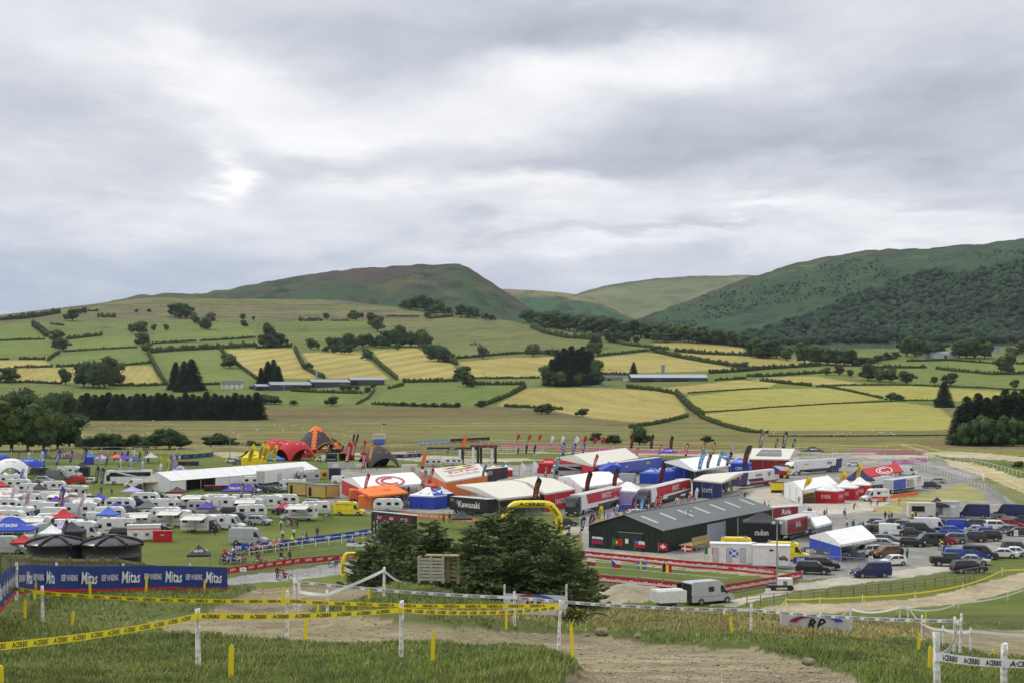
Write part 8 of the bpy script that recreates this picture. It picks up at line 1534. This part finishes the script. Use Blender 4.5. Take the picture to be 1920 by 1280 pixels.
tapefence('yellow taped fence behind, print seen mirrored',[(-90,1052,1150,1074),(80,1098,1168,1110),(538,1105,1188,1125),(1046,1127,1206,1133)],YT,mirror=True,skip=(3,))
tapefence('long white taped fence crossing the middle of the foreground',[(553,1083,1131,1089),(965,1108,1173,1119),(1408,1130,1188,1142),(1800,1150,1231,1163)],WT,extra=[(1789,1155,1229)])
tapefence('short slack white taped fence rising to the pallets',[(562,1092,1133,1108),(614,1106,1142,1113),(720,1063,1114,1068),(783,1044,1089,1053)],WT,'',twist=.6)
tapefence('white taped fence at the bottom right corner on thick peeling posts',[(1797,1153,1232,1166),(1757,1186,1312,1228),(1882,1205,1312,1241),(2080,1195,1320,1243)],WT,th=.10,step=.75,r=.062,skip=(0,),w=.15)
tapefence('thin white taped fence along the lower right track',[(1538,1147,1162,1151),(1593,1136,1153,1140),(1687,1134,1170,1137),(1797,1127,1141,1129),(1890,1113,1126,1115),(1990,1066,1084,1070)],WT,'',w=.16)
tapefence('white taped fence crossing the sandy patch',[(1703,1133,1165,1137),(1769,1172,1212,1179),(1820,1176,1225,1182),(1980,1184,1238,1192)],WT,'',extra=[(1728,1152,1206)])
tapefence('yellow taped fence along the upper side of the lower right track',[(1358,1146,1160,1150),(1474,1120,1141,1123),(1537,1118,1136,1121),(1617,1115,1131,1118),(1716,1108,1125,1111),(1806,1092,1113,1096),(1879,1063,1079,1068),(1985,1056,1072,1061)],YT,'',w=.15)
STK = [(433,1207,1274,'tall yellow stake in the grass right of the near left post'),(811,1182,1242,'yellow stake right of the middle near post'),(1073,1170,1219,'yellow stake leaning by the right near post'),(2,1246,1290,'yellow stake cut by the left edge'),(65,1089,1122,'yellow stake before the left end of the blue banner'),(47,1125,1158,'yellow stake left of the first white post'),
 (136,1145,1171,'small yellow stake at the dirt edge by the ditch'),(169,1089,1112,'yellow stake before the second banner word'),(274,1078,1105,'yellow stake before the middle of the blue banner'),(383,1085,1105,'yellow stake before the right banner word'),(530,1100,1125,'yellow stake behind the double tape post'),(573,1158,1192,'yellow stake leaning over the dirt track'),
 (759,1063,1083,'yellow stake left of the pallets'),(692,1100,1122,'yellow stake on the turf edge left of the middle'),(949,1143,1178,'yellow stake under the white tape, centre'),(596,1126,1138,'short yellow stake behind the yellow tape, left'),(644,1128,1142,'short yellow stake behind the yellow tape, right'),(1372,1155,1191,'yellow stake in the brown grass'),
 (1722,1185,1223,'yellow stake at the edge of the sandy patch'),(1736,1145,1172,'yellow stake beside the double white posts'),(1743,1210,1252,'yellow stake touching the thick peeling post'),(1862,1216,1232,'short yellow stake on the sand'),(1477,1131,1143,'tiny yellow stake by the lower track, leftmost'),(1621,1122,1133,'tiny yellow stake by the lower track, second'),(1719,1117,1127,'tiny yellow stake by the lower track, third'),(1810,1105,1114,'tiny yellow stake by the lower track, fourth'),(1789,1131,1138,'tiny yellow stake below the white tape'),(1681,1141,1150,'tiny yellow stake below the thin white tape')]
for u, a, b, lab in STK:
 p = G(u, b, 8.); h = (b-a)*p[1]/F; w = .045; mb = MB(); ln = random.uniform(-.05,.07); Y_ = K('yellow'); P_ = [(-w,-.2),(w,-.2),(w*1.05,h*.86),(w*.6,h*.96),(0,h),(-w*.6,h*.96),(-w*1.05,h*.86)]
 mb.prism(P_, -.02, .02, Y_); tag(mb.build('marker_stake', loc=p), lab, 'marker stake', 'yellow marker stakes').rotation_euler[1] = ln
MP = [(-60,1205,33),(-30,1172,37.5),(0,1142,42),(25,1112,53),(60,1107,56),(100,1107,58),(170,1107,60),(225,1105,61.5),(270,1103,62.5),(350,1103,64.5),(427,1104,66.5)]
ribbon('sponsor_banner',None,.06,1.03,'royal',['KEEP ON RIDING','Mitas'],'white',[.27,.52],1.19,'long dark blue banner with white tyre brand lettering, front left',shear=.12,onhill=[at_px(*a) for a in MP],under='red',bold=.015,tw=[.98,.98])
for k, (u, y, D) in enumerate(MP[3::2]): q = postmesh((k*3.3,0,0), 1.15, .055); tag(q.build('banner_post', loc=tuple(at_px(u+6, y, D+.35))), 'white post behind the blue banner, %s' % ordn(k, 5), 'post', 'posts behind the blue banner')
for (u0, u1, yf, D, lab, t) in ((946,1062,1135,70,'grey banner with red and blue oval behind the white tape','FLY'),(1465,1595,1174,74,'white banner with red and blue oval sunk in brown grass','RP')):
 a, b = at_px(u0, yf, D), at_px(u1, yf+(6 if D < 72 else 0), D-(4 if D < 72 else 0)); r_, at, tt = ribbon('sponsor_banner', None, -.35, .62, 'lightgrey', [t], 'black', .6, np.linalg.norm(b-a), lab, onhill=[a, b], shear=.4)
 mb = MB(); d = (b-a)/np.linalg.norm(b-a); n_ = np.array([d[1],-d[0],0]); m_ = (a+b)/2+n_*.08+np.array([0,0,.22]); H_ = np.linalg.norm(b-a)/2*.78
 for s, c in ((-1,'darkred'),(1,'blue')): mb.add([m_+d*s*H_*cos(t_)*k2+np.array([0,0,.42*sin(t_)*k2]) for t_ in np.linspace(.1,pi/2,9) for k2 in (1,.72)],[(2*i,2*i+1,2*i+3,2*i+2) for i in range(8)],T(c))
 o_ = mb.build('oval_mark'); o_.parent = r_
 for uu, DD_ in ((u0, D), (u1, D)): q = postmesh((uu,0,0), 1.05, .05).build('post'); q.parent = r_; q.location = at_px(uu, yf, DD_+.2)
# timber fence and tanks beyond the brow
TF = [(-70,1036),(-30,1037),(0,1039),(19,1040),(58,1043),(98,1046),(132,1046.5),(165,1046.5),(193,1046),(220,1046.5),(270,1055),(318,1063),(370,1072)]
def tfence():
 D = 123.; P = [at_px(u, y, D) for u, y in TF]; root = empty('timber_fence', tuple(P[0]), 0, 'mossy timber fence with upright boards behind the blue banner', 'fence'); o = P[0]; h = 1.9
 for i, p in enumerate(P):
  MB().box(tuple(p-o+[0,-.12,-h/2+.12]),(.19,.16,h),DKW).build('post', root)
  if i < len(P)-1:
   q = P[i+1]; L_ = np.linalg.norm(q-p); d = (q-p)/L_; mb = MB(); z = np.array([0,0,1.]); y_ = np.array([0,-.06,0]); a, b = p-o+y_, q-o+y_
   for zt, hh in ((0,.24),(-1.1,.15)): mb.add([a+z*(zt-hh),b+z*(zt-hh),b+z*zt,a+z*zt,a+z*(zt-hh)-[0,.05,0],b+z*(zt-hh)-[0,.05,0],b+z*zt-[0,.05,0],a+z*zt-[0,.05,0]],[(4,5,6,7),(7,6,2,3),(0,1,5,4)],LTW)
   mb.build('rail', root); mb = MB(); n = int(L_/.15); rng = random.Random(i)
   for k in range(n): c = a+(b-a)*(k+.5)/n; mb.box((c[0],c[1]+.05,c[2]-.25-.72+rng.uniform(-.02,.02)),(.115,.03,1.45),LTW if rng.random() < .3 else mat('grey_board',(.22,.205,.17),.9,var=.4,scale=6,bump=.3))
   mb.build('board_panel', root)
tfence()
TKM = mat('black_tank_plastic', (.022,.023,.026), .35, var=.15, scale=.8)
def tank(u, D, r, lab):
 x = (u-960)*D/F; z0 = ZC-(1062-YH)*D/F; zt = ZC-(1019-YH)*D/F-z0; root = empty('storage_tank', (x,D,z0), 0, lab, 'tank', 'black storage tanks'); n = 40; pr = [(r,-.6),(r,zt*.45),(r*1.012,zt*.47),(r*1.012,zt*.52),(r,zt*.54),(r,zt),(r*1.02,zt+.02),(r*1.0,zt+.12),(r*.8,zt+.34),(r*.5,zt+.58),(r*.25,zt+.72),(0.01,zt+.76)]
 mb = MB(); mb.add([(a*cos(2*pi*k/n),a*sin(2*pi*k/n),z) for a, z in pr for k in range(n)],[(j*n+k,j*n+(k+1) % n,(j+1)*n+(k+1) % n,(j+1)*n+k) for j in range(len(pr)-1) for k in range(n)],TKM); mb.build('shell', root, smooth=True)
 for k in range(6):
  t = k*pi/3+.25; mb = MB(); ps = [(r*1.03,zt-.25),(r*1.03,zt+.18),(r*.8,zt+.48),(r*.5,zt+.68),(r*.15,zt+.8)]
  for (a, z), (b, z2) in zip(ps[:-1], ps[1:]): mb.tube((a*cos(t),a*sin(t),z),(b*cos(t),b*sin(t),z2),.13,TKM,6)
  mb.build('rib', root)
 MB().tube((0,0,zt+.6),(0,0,zt+.95),.55,TKM,16).build('hatch', root); MB().box((r*.35,-r*.86,zt+.15),(.22,.22,.22),STEEL).build('valve', root)
tank(106,140,2.82,'left black round storage tank behind the timber fence'); tank(210,139,2.80,'right black round storage tank behind the timber fence')
def pallets():
 D = 57.; z = ZC-(1091-YH)*D/F; root = empty('pallet_stand', ((808-960)*D/F,D,z), -.12, 'pale slatted pallet box on the grassy brow', 'pallet box'); PW = mat('pale_pallet_wood',(.42,.40,.32),.85,var=.3,scale=6,bump=.3)
 for k in range(7): MB().box((0,0,.12+k*.135),(1.05,.03,.10),PW).build('slat', root)
 for x in (-.5,0,.48): MB().box((x,.05,.5),(.1,.09,1.05),PW).build('batten', root)
 for k in range(6): MB().box((.78,.5,.05+k*.17),(.55,.03,.09),LTW).build('slat', root)
 MB().box((.62,.3,.5),(.14,.1,1.05),DKW).box((1.02,.5,.45),(.1,.1,1.1),LTW).box((.4,.35,1.05),(1.35,.6,.04),LTW,.0).build('frame', root)
pallets()
# ------------------------------------------------------------------ spruces on the brow
NEARN = leafmat('near_needles', (.105,.140,.058), .9, 3.)
def bigfir(u, ytop, D, w, seed, lab):
 p = world(u, D); h = ZC-(ytop-YH)*D/F - p[2]; rng = np.random.default_rng(seed); root = empty('conifer_tree', p, 0, lab, 'tree', 'spruces on the brow'); nb = int(32*h); V = []; st = MB().tube((0,0,-.5),(0,0,h*.96),.13,BARK,7,.02)
 z = (rng.random(nb)**1.1)*.97; a = rng.random(nb)*2*pi; Lb = (w*1.15*(1-z)**.5*rng.uniform(.6,1.15,nb)+.15)*np.where(z < .06, .8, 1); n = (Lb*22).astype(int)+5
 for i in range(nb):
  t = rng.random(n[i])**.6; d = np.array([cos(a[i]), sin(a[i]), 0]); s = np.array([-d[1], d[0], 0]); el_ = .30*rng.random()-.06; zz = z[i]*h + Lb[i]*t*el_ + .28*Lb[i]*(t**2-t)*1.2; lat = rng.normal(size=n[i])*.24*Lb[i]*(1-t*.55)
  c = d*(t*Lb[i])[:,None] + s*lat[:,None]; c[:,2] += zz - abs(lat)*.25; dr = d + s*(np.sign(lat)*.7)[:,None] + np.array([0,0,1])*rng.uniform(-.1,.75,n[i])[:,None]; dr /= np.linalg.norm(dr, axis=1)[:,None]; sd = np.cross(dr, rng.normal(size=(n[i],3))); sd /= np.linalg.norm(sd, axis=1)[:,None]
  l = rng.uniform(.13,.30,n[i])[:,None]; V.append(np.stack([c-dr*l*.4, c+sd*l*.26, c+dr*l, c-sd*l*.26], 1).reshape(-1,3))
  if i % 3 == 0: st.tube((0,0,z[i]*h), tuple(d*Lb[i]*.7+np.array([0,0,z[i]*h+Lb[i]*.1])), .03, BARK, 4, .01, cap=False)
 V = np.concatenate(V); me = npmesh('crown', V, np.arange(len(V)).reshape(-1,4), [NEARN]); link(me, 'crown', root); st.build('trunk', root)
for k, a in enumerate([(697,1020,91,1.9),(735,972,94,2.5),(768,978,99,2.2),(805,972,97,2.3),(822,1005,97,2.1),(858,1022,98,1.9),(715,1050,84,1.7),(890,985,93,2.1),(915,962,95,2.5),(952,944,98,2.6),(990,962,96,2.8),(1028,975,94,2.8),(1058,1005,91,2.5),(1078,1045,93,1.8),(905,1040,91,2.2),(965,1030,92,2.5),(1030,1040,92,2.3),(770,1040,91,2.1),(838,1068,84,1.5)]): bigfir(*a, 100+k, 'bushy green spruce on the brow, %s in the clump' % ordn(sorted([697,735,768,805,822,858,715,890,915,952,990,1028,1058,1078,905,965,1030,770,838]).index(a[0]), 19))
# gorse bush, hose, rocks
def shrub(u, y, r, n, lab, m, fl=None):
 p = G(u, y, 8.); rng = np.random.default_rng(int(u)); lob = [(rng.normal()*r*.5, rng.normal()*r*.4, r*.35, r*.6, r*.5, r*.42) for _ in range(5)]; V, Fc = leafcloud(n, .035, lob, rng); root = empty('bush', p, 0, lab, 'bush'); link(npmesh('foliage', V, Fc, [m]), 'foliage', root)
 if fl: V, Fc = leafcloud(n//8, .028, lob, rng); link(npmesh('blossom', V*1.04, Fc, [K('yellow')]), 'blossom', root)
 MB().tube((0,0,-.1),(0,0,r*.5),.04,BARK,5).build('stem', root)
shrub(1068,1165,.95,2600,'dark gorse bush with yellow flowers behind the right near post',LEAFD,True)
mb = MB(); q0 = np.array(G(1085,1162,8.)); q1 = np.array(G(1152,1162,8.)); pr_ = [q0+(q1-q0)*t+[0,0,.35*sin(pi*t)] for t in np.linspace(0,1,12)]; [mb.tube(a,b,.035,RUBBER,6,cap=False) for a, b in zip(pr_[:-1], pr_[1:])]; tag(mb.build('hose'), 'black hose arching out of the brown grass', 'hose')
def boulder(u, y, r, lab, m):
 p = G(u, y, 8.); v = IV2.copy(); v *= (1+.28*(vnoise(v[:,0]*2+u, v[:,1]*2+v[:,2], 3, 3)-.5)*2)[:,None]; v *= np.array([r,r*.8,r*.62]); o = MB().add(v.tolist(), IF2.tolist(), m).build('rock', smooth=False); o.location = p; tag(o, lab, 'rock', 'rocks by the track')
RKM = mat('earthy_rock', (.25,.20,.12), .95, var=.4, scale=6, bump=.6)
for a in [(1129,1184,.30,'earthy rock on the upper edge of the track'),(1018,1250,.34,'pale clay boulder in the broken turf bank'),(1042,1262,.28,'clay clod at the foot of the turf bank'),(998,1262,.26,'small clay clod in the turf bank'),(1195,1192,.16,'small stone on the track edge'),(1515,1240,.18,'stone on the dirt by the dark grass'),(1101,1190,.12,'white stone on the track')]: boulder(*a, RKM)
# ------------------------------------------------------------------ turf and stones
lowG = G2(lowr); tintG = tint.reshape(len(rowsD), len(cols), 3); tanG = G2(tan.astype(float)); bankG = G2((bank|darkg).astype(float)); ZG = G2(ZZ); dirtG = G2(dirt)
def lut(A, u, D): i = np.clip(np.searchsorted(rowsD, D)-1, 0, len(rowsD)-2); j = np.clip(np.searchsorted(cols, u)-1, 0, len(cols)-2); fi = (D-rowsD[i])/(rowsD[i+1]-rowsD[i]); fj = (u-cols[j])/(cols[j+1]-cols[j]); sh = (slice(None),)+(None,)*(A.ndim-2); return A[i,j]*((1-fi)*(1-fj))[sh] + A[i+1,j]*(fi*(1-fj))[sh] + A[i,j+1]*((1-fi)*fj)[sh] + A[i+1,j+1]*(fi*fj)[sh]
def turf(n, seed):
 rng = np.random.default_rng(seed); u = rng.uniform(-60, 1980, n); D = 1/rng.uniform(1/118., 1/14.5, n); x = (u-960)*D/F; low = lut(lowG, u, D); tn = lut(tanG, u, D); bk = lut(bankG, u, D); cl = vnoise(x*1.5, D*1.5, 201, 3); cl2 = vnoise(x*.35, D*.35, 203, 3)
 keep = (low < .5-.4*(1-cl)) & (rng.random(n) < .45+.9*cl) & (lut(dirtG, u, D) < .5); u, D, x, tn, bk, cl, cl2 = [q[keep] for q in (u, D, x, tn, bk, cl, cl2)]; n = len(u); z = lut(ZG, u, D); h = (.025+.10*cl+.14*np.clip(cl2-.5,0,1)*2)*rng.uniform(.6,1.35,n)*(1+.8*tn+.3*bk)*(1+.004*D); h = np.where(D > 45, h*.85, h)
 w = .0035+.00042*D; a = rng.random(n)*pi; ln = rng.normal(size=(n,2))*.38*h[:,None]; B = np.stack([x, D, z-.02], 1); s = np.stack([np.cos(a)*w, np.sin(a)*w, 0*w], 1); tip = B + np.stack([ln[:,0]+.10*h, ln[:,1], h+.02], 1); V = np.stack([B-s, B+s, tip], 1).reshape(-1,3)
 base = lut(tintG, u, D); c = base*rng.uniform(1.0,2.6,n)[:,None]*np.array([1.12,1.22,.74])*(.75+.6*vnoise(x*.22, D*.15, 207, 3))[:,None]; yl = (rng.random(n) < .08+.30*tn)[:,None]; c = np.where(yl, np.array([.20,.160,.088])*rng.uniform(.45,1.2,n)[:,None], c); dk = ((cl > .60) & (tn < .5))[:,None]; c = np.where(dk & ~yl, c*.68, c); c3 = np.repeat(c, 3, 0)
 gm2 = bpy.data.materials.new('grass_blades'); gm2.use_nodes = True; t_ = gm2.node_tree; b_ = t_.nodes['Principled BSDF']; b_.inputs['Roughness'].default_value = .7; b_.inputs['Specular IOR Level'].default_value = .2; at_ = t_.nodes.new('ShaderNodeAttribute'); at_.attribute_name = 'blade'; t_.links.new(at_.outputs['Color'], b_.inputs['Base Color'])
 nr_ = t_.nodes.new('ShaderNodeNewGeometry'); mx_ = t_.nodes.new('ShaderNodeVectorMath'); mx_.operation = 'ADD'; mx_.inputs[1].default_value = (0,0,1.1); t_.links.new(nr_.outputs['Normal'], mx_.inputs[0]); nn_ = t_.nodes.new('ShaderNodeVectorMath'); nn_.operation = 'NORMALIZE'; t_.links.new(mx_.outputs[0], nn_.inputs[0]); t_.links.new(nn_.outputs[0], b_.inputs['Normal'])
 me = npmesh('grass', V, np.arange(3*n).reshape(-1,3), [gm2], attrs=[('blade','FLOAT_COLOR',np.concatenate([c3, np.ones((3*n,1))],1))]); o = bpy.data.objects.new('grass', me); COL.objects.link(o); tag(o, kind='stuff')
turf(420000, 5)
def stones(n, seed):
 rng = np.random.default_rng(seed); u = rng.uniform(-60, 1980, n); D = 1/rng.uniform(1/105., 1/14.5, n); k = lut(lowG, u, D) > .45+.3*rng.random(n); u, D = u[k], D[k]; n = len(u); z = lut(ZG, u, D); r = .012+.035*rng.random(n)**4+.00025*D; P = np.stack([(u-960)*D/F, D, z+r*.2], 1)
 o8 = np.array([(1,0,0),(0,1,0),(-1,0,0),(0,-1,0),(0,0,1),(0,0,-1)])*1.; V = (P[:,None,:] + o8[None]*rng.uniform(.6,1.3,(n,6,1))*r[:,None,None]*np.array([1.2,1,.6])).reshape(-1,3); f8 = np.array([(0,1,4),(1,2,4),(2,3,4),(3,0,4),(1,0,5),(2,1,5),(3,2,5),(0,3,5)]); Fc = (np.arange(n)[:,None,None]*6+f8[None]).reshape(-1,3)
 me = npmesh('stones', V, Fc, [mat('track_stone', (.36,.32,.235), .9, var=.9, scale=2.)]); o = bpy.data.objects.new('gravel', me); COL.objects.link(o); tag(o, kind='stuff')
stones(38000, 9)
# ------------------------------------------------------------------ air
def haze():
 mb = MB(); hm = bpy.data.materials.new('air'); hm.use_nodes = True; n = hm.node_tree.nodes; n.clear(); o = n.new('ShaderNodeOutputMaterial'); v = n.new('ShaderNodeVolumePrincipled')
 v.inputs['Color'].default_value = (.72,.82,.95,1); v.inputs['Density'].default_value = .00002; v.inputs['Anisotropy'].default_value = .0
 hm.node_tree.links.new(v.outputs[0], o.inputs['Volume'])
 z0, z1 = -900, 620; mb.box((0, 5200, (z0+z1)/2), (22000, 18000, z1-z0), hm); ob = mb.build('haze'); tag(ob, kind='stuff'); return ob
haze()
